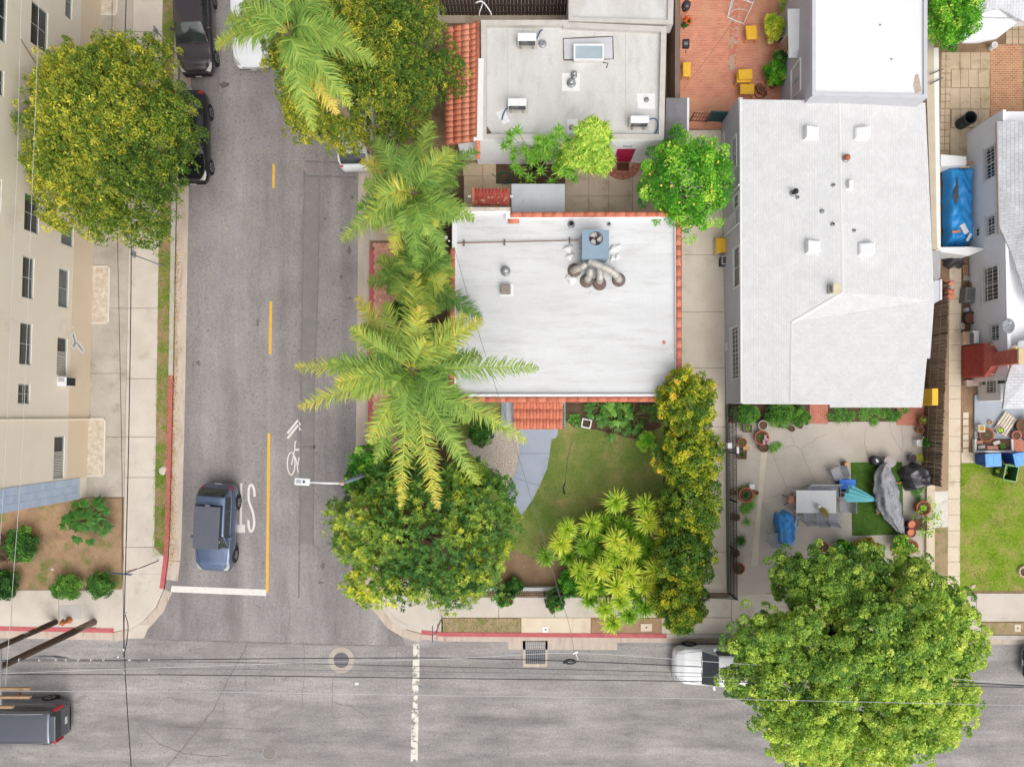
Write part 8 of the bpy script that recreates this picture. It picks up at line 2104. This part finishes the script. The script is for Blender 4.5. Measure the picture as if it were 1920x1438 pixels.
def car(label,loc,rz,paint,L_=4.5,W_=1.8,H_=1.5,kind='sedan',glass=CARGL,rim=RIM,trim=TRIM,name='parked_car',cat='car',roofbox=False,rails=False,group=None,chrome=False):
 t = thing(name,label,cat,loc,group,rz=rz); h = L_ / 2; w = W_ / 2
 if kind == 'sedan':
  top = [(-h,.62),(-h + .12,.90),(-h + .5,1.0),(-.55 * h,1.02),(.28 * h,.99),(.40 * h,.97),(.72 * h,.86),(h - .12,.72),(h,.52)]
  cab = (-.70 * h,-.36 * h,.10 * h,.44 * h)
 elif kind == 'suv':
  top = [(-h,.66),(-h + .10,.98),(-.8 * h,1.06),(.30 * h,1.06),(.42 * h,1.05),(.75 * h,.98),(h - .14,.84),(h,.55)]
  cab = (-.94 * h,-.74 * h,.12 * h,.43 * h)
 else:  # van
  top = [(-h,.62),(-h + .08,1.0),(-.8 * h,1.08),(.42 * h,1.08),(.56 * h,1.04),(.8 * h,.95),(h - .12,.80),(h,.52)]
  cab = (-.985 * h,-.93 * h,.26 * h,.60 * h)
 def half(x):
  f = abs(x) / h
  return w * math.sqrt(max(.02,1 - .16 * max(0,(f - .45) / .55) ** 2 - .34 * max(0,(f - .78) / .22) ** 2.6))
 NS = 56; xs = [-h + 2 * h * i / NS for i in range(NS + 1)]
 sec = []
 for x in xs:
  hw = half(x); zt_ = sinterp(top,x); f = abs(x) / h; zb_ = .20 + .12 * max(0,(f - .8) / .2)
  c = [(0,zb_),(hw * .86,zb_),(hw * .97,.34),(hw,.52),(hw * .995,min(.70,zt_ - .12)),(hw * .955,zt_ - .07),(hw * .90,zt_ - .018),(hw * .80,zt_),(hw * .45,zt_ + .022),(0,zt_ + .03)]
  sec.append(c)
 n = len(sec[0]); vs = []; fs = []
 for x,c in zip(xs,sec):
  for y,z in c: vs.append((x,y,z))
  for y,z in c[-2:0:-1]: vs.append((x,-y,z))
 m_ = 2 * n - 2
 for i in range(NS):
  for k in range(m_): k2 = (k + 1) % m_; fs.append((i * m_ + k,(i + 1) * m_ + k,(i + 1) * m_ + k2,i * m_ + k2))
 fs += [tuple(range(m_)),tuple(range(NS * m_ + m_ - 1,NS * m_ - 1,-1))]
 MB().add(vs,fs).build('body',paint,t,smooth=True)
 # cabin shell
 xb,xr,xf,xc = cab
 def czone(u):   # u 0..1 along the cabin profile rear base -> roof rear -> roof front -> cowl
  if u < .25: k = u / .25; return lerp(xb,xr,k),k ** .8
  if u < .75: k = (u - .25) / .5; return lerp(xr,xf,k),1 + .045 * math.sin(math.pi * k)
  k = (u - .75) / .25; return lerp(xf,xc,k),(1 - k) ** .85
 def cpt(u,v,off=0.0):
  """v -1..1 across; returns point on the cabin skin"""
  x,hh = czone(u); zb_ = sinterp(top,x) - .03; zr = lerp(zb_,H_,min(1,hh)) + (hh - 1 if hh > 1 else 0) * .6
  wb = half(x) * .90; wt = half(0) * (.74 if kind == 'sedan' else .80)
  av = abs(v)
  # side wall for av>.72, roof inside
  if av <= .72:
   kk = av / .72; y = lerp(0,lerp(wb,wt,min(1,hh)),kk); z = zr - .05 * kk ** 3 * min(1,hh)
  else:
   kk = (av - .72) / .28; ye = lerp(wb,wt,min(1,hh)); y = lerp(ye,wb,kk); z = lerp(zr - .05 * min(1,hh),zb_ - .02,kk)
  return Vector((x,math.copysign(y,v),z))
 mb = MB(); mb.grid(lambda u,v: tuple(cpt(u,v * 2 - 1)),48,30); mb.build('cabin',paint,t,smooth=True)
 def skin(name_,u0,u1,v0,v1,m,off=.010,nu=10,nv=8,par=None,flare=0.0):
  def f(a,b):
   u = lerp(u0,u1,a); v = lerp(v0,v1,b); v *= (1 + flare * (a - .5)) if abs(v0 + v1) < 1e-6 else 1
   p = cpt(u,v); e = .004; du_ = cpt(min(1,u + e),v) - cpt(max(0,u - e),v); dv_ = cpt(u,v + e) - cpt(u,v - e); nn = du_.cross(dv_)
   if nn.length < 1e-9: nn = Vector((0,0,1))
   nn.normalize()
   if nn.dot(p - Vector((p.x * .9,0,.7))) < 0: nn = -nn
   return tuple(p + nn * off)
  return MB().grid(f,nu,nv).build(name_,m,par or t,smooth=True)
 skin('windscreen',.757,.992,-.69,.69,glass,nu=10,nv=14)
 skin('rear_window',.03,.238,-.64,.64,glass,nu=8,nv=12)
 for s in (1,-1):
  e = [(.255,.43),(.44,.60),(.61,.775)] if kind != 'sedan' else [(.235,.50),(.51,.79)]
  for a_,b_ in e: skin('side_window',a_,b_,s * .742,s * .955,glass,nu=8,nv=4)
  if chrome: skin('window_trim',.26,.75,s * .735,s * .75,CHROME,off=.014,nu=20,nv=1); skin('window_trim',.26,.77,s * .94,s * .955,CHROME,off=.014,nu=20,nv=1)
 # bonnet seams, lamps
 def deck(x,y,off=.008):
  hw = half(x); zt_ = sinterp(top,x); a = abs(y) / hw
  z = zt_ + .03 - .008 * (a / .45) if a < .45 else (zt_ + .022 - .022 * (a - .45) / .35 if a < .8 else zt_ - .018 * (a - .8) / .1 if a < .9 else zt_ - .018 - .052 * (a - .9) / .055)
  return Vector((x,y,z + off))
 for s in (1,-1):
  x0,x1 = xc - .02,h - .22
  MB().tube([deck(lerp(x0,x1,k / 8),s * half(lerp(x0,x1,k / 8)) * (.86 - .16 * k / 8)) for k in range(9)],.006,4).build('bonnet_seam',trim,t)
  f = lambda u,v,s=s: tuple(deck(lerp(h - .52,h - .10,u) ,s * lerp(half(lerp(h - .52,h - .10,u)) * lerp(.93,.66,u),half(lerp(h - .52,h - .10,u)) * .945,v),.012))
  MB().grid(f,8,5).build('headlight',LAMP,t,smooth=True)
  f = lambda u,v,s=s: tuple(deck(lerp(-h + .07,-h + (.30 if kind != 'van' else .48),u),s * lerp(half(-h + .2) * .70,half(lerp(-h + .07,-h + .30,u)) * .95,v),.013))
  MB().grid(f,6,5).build('taillight',TAIL,t,smooth=True)
  # mirrors
  q = cpt(.80,s * .9); MB().box((q.x,s * (abs(q.y) + .12),q.z + .07),(.13,.20,.12),s * .2).build('mirror',paint,t,bevel=.03)
  MB().tube([deck(xc + .02,s * .1),deck(xc + .0,s * .45 if s > 0 else -.55)],.012,4).build('wiper',trim,t)
  MB().tube([(lerp(xb,xf,.5),s * (half(0) + .004),.9),(lerp(xb,xf,.5),s * (half(0) + .002),.35)],.006,4).build('door_seam',trim,t)
  for k in (.25,.72): MB().box((lerp(xb,xc,k),s * (half(0) * .992),.80),(.18,.025,.03)).build('door_handle',paint,t)
 MB().box((h - .05,0,.50),(.08,W_ * .55,.18)).build('grille',trim,t,bevel=.02)
 MB().box((h - .01,0,.40),(.03,.3,.11)).build('number_plate',PLATE,t); MB().box((-h - .0,0,.72),(.03,.34,.14)).build('number_plate',PLATE,t)
 MB().box((-h + .06,0,.40),(.12,W_ * .62,.16)).build('bumper',trim if kind != 'sedan' else paint,t,bevel=.04)
 R_ = .335 if kind == 'sedan' else .355
 for x in (-.58 * h,.62 * h):
  for s in (1,-1):
   yw = s * (half(x) - .09)
   arch = MB().tube([(x,yw - s * .14,R_),(x,yw + s * .082,R_)],R_ + .06,24); arch.build('wheel_arch',trim,t)
   wh_ = MB().lathe((0,0,0),[(R_ * .66,-.1),(R_ * .95,-.1),(R_,-.07),(R_,.07),(R_ * .95,.1),(R_ * .66,.1)],24).build('wheel',TYRE,t)
   wh_.rotation_euler = (math.pi / 2,0,0); wh_.location = (x,yw + s * .012,R_)
   MB().lathe((0,0,0),[(R_ * .68,-.104),(R_ * .68,.104),(R_ * .6,.106)],20).build('rim',rim,wh_)
   mb = MB()
   for k in range(5):
    for z in (-.11,.11): mb.box((R_ * .33 * math.cos(k * 1.2566),R_ * .33 * math.sin(k * 1.2566),z),(R_ * .66,.06,.012),k * 1.2566)
   mb.build('spokes',RIMD if rim is RIM else RIM,wh_)
 if kind == 'van':
  for s in (1,-1): MB().box((-h + .10,s * w * .80,1.15),(.16,.16,.62),s * .5).build('tail_cluster',TAIL,t,bevel=.04)
  MB().box((-h + .02,0,1.70),(.26,W_ * .62,.05)).build('roof_spoiler',paint,t,bevel=.02)
 if rails:
  for s in (1,-1):
   MB().tube([cpt(.30,s * .66) + Vector((0,0,.03)),cpt(.5,s * .66) + Vector((0,0,.07)),cpt(.72,s * .66) + Vector((0,0,.03))],.018,6).build('roof_rail',CHROME if chrome else trim,t)
 return t,cpt
PB = lambda n,c,r=.28,coat=.6,metal=.25: mat('paint_' + n,c,var=.03,scale=1.0,fine=0,rough=r,coat=coat,metal=metal,coord='obj')
BLUE = PB('slate_blue',(92,108,138),.22,1.0,.35); DARKB = PB('dark_brown',(70,62,64),.2,1.0,.3); BLACKP = PB('black',(34,34,38)); WHITEC = PB('white',(240,242,245),.3,.5,0.0); GREYV = PB('grey',(98,102,112),.24,1.0,.35); WHITE2 = PB('white_suv',(240,241,243),.3,.5,0.0)
rzp = lambda ax_,ay,bx_,by: math.atan2(-(by - ay),bx_ - ax_)
# blue car with the roof tent: rear (412,906) -> front (396,1070)
bc_,cpt_ = car('slate blue crossover with a dark rooftop tent waiting at the stop line',P(417,985,RZ),rzp(411,905,402,1075),BLUE,4.4,1.82,1.58,'suv',rim=RIMD,name='blue_crossover')
rt = thing('rooftop_tent','charcoal hard shell box strapped on the blue crossover roof','roof box',bc_.location,rz=bc_.rotation_euler.z)
TENT = mat('tent_charcoal',(92,95,106),(98,101,112),scale=1.5,fine=.02,rough=.45)
MB().box((-.18,0,1.80),(2.05,1.24,.14)).build('shell',TENT,rt,bevel=.03); MB().box((-.18,0,1.715),(2.1,1.28,.04)).build('rim_seal',BLACK_P,rt,bevel=.01)
for x in (-.8,.4): MB().box((x,0,1.66),(.06,1.2,.05)).build('cross_bar',BLACK_M,rt)
MB().box((-1.23,0,1.80),(.06,.22,.05)).build('latch',CHROME,rt)
for y in (-.64,.64): MB().box((.5,y,1.78),(.14,.03,.05)).build('hinge',CHROME,rt)
car('dark brown sedan with chrome window trim parked at the top left kerb',P(376,62,RZ),rzp(366,-20,373,150),DARKB,4.85,1.82,1.46,'sedan',chrome=True)
car('black car parked half under the large left street tree',P(368,266,RZ),rzp(372,180,374,350),BLACKP,4.6,1.82,1.48,'sedan')
car('white sedan driving up front below the tall palm at the top',P(479,52,RZ),rzp(464,-30,468,130),WHITEC,4.7,1.84,1.46,'sedan')
car('white hatchback parked under the street tree with only its tail showing',P(672,247,RZ),rzp(655,300,652,150),WHITEC,4.4,1.8,1.5,'suv')
car('white sport utility car parked under the edge of the huge round tree',P(1343,1238,RZ),rzp(1500,1246,1265,1242),WHITE2,4.7,1.88,1.62,'suv')
car('grey minivan driving out of the left edge on the main street',P(50,1338,RZ),rzp(140,1345,-60,1345),GREYV,4.95,1.95,1.74,'van',rails=True,chrome=True,name='grey_minivan',cat='van')
car('silver car just entering at the right edge of the main street',P(1990,1237,RZ),math.pi,PB('silver',(206,208,210)),4.5,1.8,1.46,'sedan')
# ------------------------------------------------------------------ poles, signs, wires
POLE_W = mat('pole_wood',(80,64,56),(106,86,74),scale=5,stretch=(1,1,.2),fine=.2,bump=.4,rough=.95)
ARM_W = mat('crossarm_wood',(190,158,124),(170,138,106),scale=6,rough=.9)
def upole(label,px,py,h,r,bands=False):
 b = P(px,py); t = thing('utility_pole',label,'utility pole',b,'wooden utility poles at the left corner')
 MB().tube([b - Vector((0,0,.2)),b + Vector((.02,0,h * .5)),b + Vector((0,0,h))],[r * 1.15,r,r * .8],12).build('shaft',POLE_W,t,smooth=True)
 if bands:
  for z in (1.25,1.45): MB().lathe(b + Vector((0,0,z)),[(r * 1.12,0),(r * 1.12,.09)],12).build('yellow_band',mat('band_yellow',(240,200,60)),t)
  MB().lathe(b + Vector((0,0,2.0)),[(r * 1.13,0),(r * 1.13,.35)],12).build('white_sign_wrap',WHITE_M,t)
 else:
  MB().lathe(b + Vector((0,0,1.5)),[(r * 1.14,0),(r * 1.14,.05)],12).build('metal_band',METAL_G,t)
  MB().lathe(b - Vector((0,0,.1)),[(r * 1.17,0),(r * 1.14,1.5)],12).build('weathered_foot',mat('pole_foot',(150,130,120),(128,108,98),scale=5,stretch=(1,1,.2)),t,smooth=True)
 return t
p1 = upole('tall wooden utility pole with crossarms, right of the pair at the left corner',176,1166,10.5,.145)
p2 = upole('wooden pole with yellow bands and white wrap, left of the pair',104,1166,9.0,.125,True)
pb1 = P(176,1166)
for z,n_ in ((9.2,2),(10.1,1)):
 for k in range(n_): MB().box((pb1.x + 1.0,pb1.y + (.16 if k else -.16),z),(4.4,.09,.11)).build('crossarm',ARM_W,p1)
for x in (-.9,.2,1.4,2.9): MB().lathe((pb1.x + x,pb1.y,9.28),[(.05,0),(.07,.06),(.05,.1),(.06,.16),(.02,.2)],10).build('insulator',mat('insulator_brown',(110,70,60),rough=.3),p1,smooth=True)
MB().lathe((pb1.x + .35,pb1.y + .4,7.4),[(.22,0),(.24,.05),(.24,.7),(.18,.78)],16).build('transformer',METAL_G,p1,smooth=True)
MB().box((pb1.x + 1.2,pb1.y + .1,8.0),(.05,2.2,.05)).build('side_arm',METAL_G,p1)
def wire(label,pts,r,m,sag=0.0,name='overhead_wire'):
 P_ = [P(x,y,z) for x,y,z in pts]
 P_ = [Vector(v) for v in smooth([tuple(v) for v in P_],6)] if len(P_) > 2 else P_
 o = MB().tube(P_,r * .8,5).build(name,m,smooth=True); return tag(o,label,'wire','overhead wires')
WB = mat('wire_black',(60,60,66),var=.1,rough=.6); WW = mat('wire_pale',(210,210,212),var=.06,rough=.5); WG = mat('wire_grey',(128,130,134),var=.1,rough=.6)
wire('thick black messenger cable with white clips, uppermost of the street cables',[(-300,1245,7.2),(16,1237,6.9),(240,1237,6.7),(560,1234,6.5),(887,1234,6.5),(1300,1249,6.7),(1920,1285,7.2),(2300,1300,7.4)],.024,WB)
wire('pale messenger wire rising to the clamp beside the storm drain',[(-300,1270,7.4),(0,1262,7.2),(240,1253,7.1),(560,1242,7.0),(849,1234,7.0),(1077,1224,7.0),(1344,1241,7.0),(1687,1264,7.1),(1920,1282,7.3),(2300,1305,7.4)],.016,WW)
wire('straight black cable, lowest of the dark bundle over the street',[(-300,1262,7.8),(0,1264,7.6),(360,1265,7.5),(800,1271,7.4),(1300,1277,7.4),(1920,1288,7.8),(2300,1295,7.9)],.022,WB)
wire('thin dark wire second from the top of the street bundle',[(-300,1240,7.2),(300,1240,6.9),(526,1243,6.8),(800,1249,6.8),(1300,1261,6.9),(1920,1284,7.2),(2300,1296,7.4)],.014,WB)
wire('thin grey wire between the dark cables of the street bundle',[(-300,1252,7.2),(300,1253,7.0),(800,1259,6.9),(1300,1268,6.9),(1920,1286,7.2),(2300,1298,7.4)],.014,WG)
wire('very thin pale wire across the main street below the cable bundle',[(-300,1290,9.6),(45,1295,9.4),(360,1296,9.2),(800,1303,9.0),(1300,1309,9.0),(1920,1322,9.4),(2300,1330,9.6)],.012,WW)
wire('thick dark cable running down the left pavement to the street crossing',[(255,-300,6.0),(235,43,5.4),(243,300,5.0),(246,476,4.9),(241,838,5.4),(233,1150,6.4),(233,1219,6.6),(234,1236,6.7)],.026,WB)
wire('twin dark cable leaving the crossing towards the bottom edge',[(234,1236,6.7),(235,1267,6.9),(240,1350,7.1),(246,1438,7.3),(256,1600,7.6)],.024,WB)
wire('thin dark cable left of the thick one down the pavement',[(215,-300,6.0),(210,57,5.4),(217,300,5.0),(221,487,4.9),(228,838,5.4),(231,1114,6.3),(232,1232,6.7)],.015,WB)
wire('pale wire in front of the apartment block, right of two',[(82,-300,9.2),(73,0,9.0),(68,160,8.9),(57,440,8.7),(42,838,8.7),(23,1109,8.9),(10,1290,9.2)],.011,WW)
wire('pale wire in front of the apartment block, left of two',[(50,-300,9.2),(38,77,9.0),(32,317,8.8),(25,480,8.7),(11,838,8.7),(-2,1043,8.9),(-20,1290,9.2)],.010,WW)
wire('service cable from the corner house roof over the lawn to the street',[(851,462,3.8),(880,564,4.3),(914,678,4.9),(975,866,5.6),(998,941,5.9),(1024,1024,6.2),(1046,1107,6.5),(1065,1163,6.8),(1077,1224,7.0)],.012,WG)
wire('thin dark wire over the brick patio',[(1283,165,3.6),(1340,90,4.0),(1400,0,4.5),(1460,-120,5.0)],.008,WB)
cl = thing('cable_junction','white cable clamp on the overhead wire beside the storm drain','clamp',P(1079,1224,6.95))
MB().box(P(1079,1223,7.0),(.22,.07,.08),.4).build('clamp',WHITE_M,cl,bevel=.01); MB().tube([P(1079,1223,7.0),P(1084,1236,6.9)],.015,5).build('tail',WHITE_M,cl)
lp = thing('cable_loop','black coiled cable slack loop hanging over the street','cable',P(1069,1240,6.7))
for k in range(3): MB().tube([P(1069 + (11 - k) * math.cos(a),1240 + (5 - k) * math.sin(a),6.6 + .05 * k) for a in [i * .5236 for i in range(13)]],.016,5).build('loop',WB,lp,smooth=True)
MB().box(P(1060,1241,6.65),(.2,.1,.08)).build('splice',BLACK_P,lp)
jn = thing('cable_splices','bunch of clips and splices where the overhead cables cross at the left','cable',P(233,1235,6.8))
for i,(x,y) in enumerate(((215,1233),(222,1231),(228,1226),(232,1218),(236,1233),(243,1237),(235,1150),(234,1262))): MB().box(P(x,y,6.8),(.10,.05,.05),i * .7).build('clip',WHITE_M if i % 2 else METAL_G,jn)
MB().tube([Vector(p) for p in smooth([tuple(P(234,1150,6.5)),tuple(P(240,1172,6.2)),tuple(P(238,1200,6.3)),tuple(P(234,1222,6.6))],5)],.018,5).build('slack_loop',mat('cable_maroon',(86,52,54)),jn,smooth=True)
for i,x in enumerate((36,74,105,124,147,171,194,280)): MB().box(P(x,1237,6.86),(.03,.12,.09)).build('clip',WHITE_M,jn)
mb = MB()
for i in range(6): mb.tube([Vector(p) for p in smooth([tuple(P(56 + 6 * i,1236,6.9)),tuple(P(66 + 5 * i,1230 + i % 3,6.8)),tuple(P(90 + 4 * i,1229 + i % 2,6.7)),tuple(P(112 + 4 * i,1234,6.8))],4)],.012,4)
mb.build('loose_tails',WG,jn,smooth=True)
# street light
sl_ = thing('street_light','grey street light pole with a flat white lamp head over the side street','street light',P(712,880))
sb_ = P(712,880); top_ = sb_ + Vector((0,0,7.4))
MB().tube([sb_,sb_ + Vector((0,0,3.7)),top_],[.11,.09,.065],10).build('pole',mat('pole_grey_blue',(132,146,158),var=.06,rough=.5),sl_,smooth=True)
MB().lathe(sb_,[(.2,0),(.2,.15),(.13,.2)],12).build('base',METAL_G,sl_)
e_ = P(580,904,7.75); MB().tube([top_ - Vector((0,0,.05)),top_.lerp(e_,.5) + Vector((0,0,.12)),e_],[.05,.04,.035],8).build('arm',WHITE_M,sl_,smooth=True); MB().lathe(top_ - Vector((0,0,.1)),[(.09,0),(.1,.1),(.07,.2),(.02,.24)],10).build('arm_cap',mat('cap_tan',(196,178,160)),sl_,smooth=True)
h_ = P(567,903,7.75); rz_ = rzp(580,904,554,902)
MB().box(h_,(.60,.28,.10),rz_).build('lamp_head',WHITE_M,sl_,bevel=.02)
for k in range(7): MB().box(h_ + Vector((math.cos(rz_) * (.05 + .03 * k),math.sin(rz_) * (.05 + .03 * k),.055)),(.014,.15,.012),rz_).build('cooling_fin',mat('fin_grey',(140,142,146)),sl_)
MB().lathe(h_ - Vector((math.cos(rz_) * .08,math.sin(rz_) * .08,-.05)),[(.05,0),(.05,.05),(.03,.07)],12).build('photocell',mat('cell_grey',(110,112,118)),sl_,smooth=True)
# signs
def signpost(label,px,py,h,cat='sign',r=.03,lean=(0,0),name='sign_post'):
 b = P(px,py); t = thing(name,label,cat,b); MB().tube([b,b + Vector((lean[0],lean[1],h))],r,8).build('post',mat('post_galv',(150,152,156),var=.08,rough=.5),t); return t,b
ss,b = signpost('stop sign with blue street name blade on the left corner',297,1051,3.15,name='stop_sign')
oc = [(math.cos(math.radians(22.5 + 45 * k)) * .38,math.sin(math.radians(22.5 + 45 * k)) * .38) for k in range(8)]
dr_ = Vector((.98,.2,0));
STOPR = mat('sign_red',(206,60,52),var=.04,rough=.4); SIGNB = mat('sign_blue',(56,98,160),var=.04,rough=.4); SIGNG = mat('sign_back',(176,178,182),var=.06,rough=.45)
def plate_(t,c,pts2,dirx,m,th,nm,off=0.0):
 nx = Vector((-dirx.y,dirx.x,0)); vs = [c + dirx * x + Vector((0,0,y)) + nx * (off - th / 2) for x,y in pts2] + [c + dirx * x + Vector((0,0,y)) + nx * (off + th / 2) for x,y in pts2]; n = len(pts2)
 return MB().add(vs,[tuple(range(n - 1,-1,-1)),tuple(range(n,2 * n))] + [(i,(i + 1) % n,n + (i + 1) % n,n + i) for i in range(n)]).build(nm,m,t)
def text_on(t,s,c,dirx,size,m,off,nm='lettering'):
 cu = bpy.data.curves.new(nm,'FONT'); cu.body = s; cu.size = size; cu.align_x = 'CENTER'; cu.align_y = 'CENTER'; cu.extrude = .002
 o = bpy.data.objects.new(nm,cu); me = bpy.data.meshes.new_from_object(o); bpy.data.objects.remove(o); me.materials.append(m)
 nx = Vector((-dirx.y,dirx.x,0)) * (1 if off > 0 else -1); xd = Vector((0,0,1)).cross(nx)
 M_ = Matrix((xd,Vector((0,0,1)),nx)).transposed().to_4x4(); M_.translation = c + nx * abs(off); me.transform(Matrix.Translation(-OFF[t.name]) @ M_)
 return link(nm,me,t)
oc2 = [(x * .93,y * .93) for x,y in oc]
plate_(ss,b + Vector((0,0,2.35)),oc,dr_,WHITE_M,.006,'stop_plate_rim',.036); plate_(ss,b + Vector((0,0,2.35)),oc2,dr_,STOPR,.006,'stop_plate',.041)
text_on(ss,'STOP',b + Vector((0,0,2.35)),dr_,.26,WHITE_M,.046)
plate_(ss,b + Vector((-.0,0,3.05)),[(-.62,-.11),(.35,-.11),(.35,.11),(-.62,.11)],Vector((.995,-.1,0)),SIGNB,.012,'street_name_blade',.0)
cs_,b = signpost('corner street name sign with blue and red plates on the front pavement',829,1157,2.9,name='corner_sign')
plate_(cs_,b + Vector((-.03,0,2.75)),[(-.38,-.11),(.38,-.11),(.38,.11),(-.38,.11)],Vector((0,1,0)),SIGNB,.012,'blue_blade',.1); plate_(cs_,b + Vector((.0,-.0,2.35)),[(-.36,-.2),(.36,-.2),(.36,.2),(-.36,.2)],Vector((.05,1,0)),STOPR,.012,'red_plate',-.05)
for k in range(5): plate_(cs_,b + Vector((.0,0,2.35)),[(-.30 + .13 * k,-.15),(-.24 + .13 * k,-.15),(-.24 + .13 * k,.15),(-.30 + .13 * k,.15)],Vector((.05,1,0)),WHITE_M,.004,'white_mark',-.062)
MB().lathe(b + Vector((0,0,2.9)),[(.05,0),(.06,.05),(.02,.1)],10).build('finial',mat('finial_cream',(230,214,180)),cs_,smooth=True)
ps_,b = signpost('leaning grey parking sign pole beside the dark sedan',328,99,3.2,lean=(.65,-.55),name='parking_sign')
plate_(ps_,b + Vector((.6,-.5,2.95)),[(-.15,-.22),(.15,-.22),(.15,.22),(-.15,.22)],Vector((.1,1,0)),SIGNG,.005,'sign_plate',.04)
pk_,b = signpost('grey sign pole at the left verge just below the street tree',309,500,3.1,lean=(-.02,-.06),name='verge_sign')
plate_(pk_,b + Vector((0,0,2.8)),[(-.15,-.22),(.15,-.22),(.15,.22),(-.15,.22)],Vector((.1,1,0)),SIGNG,.005,'sign_plate',.04)
# intercom boxes beside the patio fence
for i,(x,y,w,l,lab) in enumerate(((1357,834,.22,.28,'white mailbox on the alley side of the mesh fence'),(1371,842,.14,.34,'narrow white box on the patio side of the mesh fence'),(1406,911,.26,.26,'white tub beside the big terracotta pot'))):
 t = thing('mail_box',lab,'box',P(x,y),rz=.05); MB().box((0,0,.95 if i < 2 else .18),(w,l,.3 if i < 2 else .36)).build('box',WHITE_M,t,bevel=.02); MB().box((0,0,.4 if i < 2 else .02),(.05,.05,.8) if i < 2 else (w * .9,l * .9,.04)).build('stand',BLACK_M,t)
# fallen leaves along the left gutter and under the street trees
rng = np.random.default_rng(77); C = []
for n_ in (900,):
 for _ in range(n_):
  y = rng.uniform(440,1060); x = 330 - .018 * (y - 468) + abs(rng.normal(0,4.5)); C.append(tuple(P(x,y,RZ + .016)))
for _ in range(260):
 x,y = rng.normal(420,45),rng.normal(380,160); C.append(tuple(P(x,y,RZ + .012)))
for _ in range(260):
 x,y = rng.normal(560,40),rng.normal(260,50); C.append(tuple(P(x,y,RZ + .012)))
for _ in range(300): C.append(tuple(P(rng.uniform(296,326),rng.uniform(460,1040),.012)))
for _ in range(220): C.append(tuple(P(rng.uniform(860,1230),rng.uniform(1010,1098),.014)))
C = np.array([c for c in C if not (c[0] > P(330,0).x and c[0] < P(338,0).x and 0)]); n = len(C)
a = rng.uniform(0,6.28,n); A = np.stack([np.cos(a),np.sin(a),rng.normal(0,.15,n)],1); Bv = np.stack([-np.sin(a),np.cos(a),rng.normal(0,.15,n)],1)
V,F = quads(C,unit(A),unit(Bv),rng.uniform(.04,.09,n),rng.uniform(.025,.05,n),.1)
o = fast_mesh('fallen_leaves',V,F,leafmat('leaf_fallen',[(0,(120,84,50)),(.4,(176,128,60)),(.75,(214,172,70)),(1,(206,186,96))],k=1.2),None,rng.uniform(0,1,n))
o['kind'] = 'stuff'; o['label'] = 'scattered yellow and brown fallen leaves along the left gutter'; o['category'] = 'leaves'
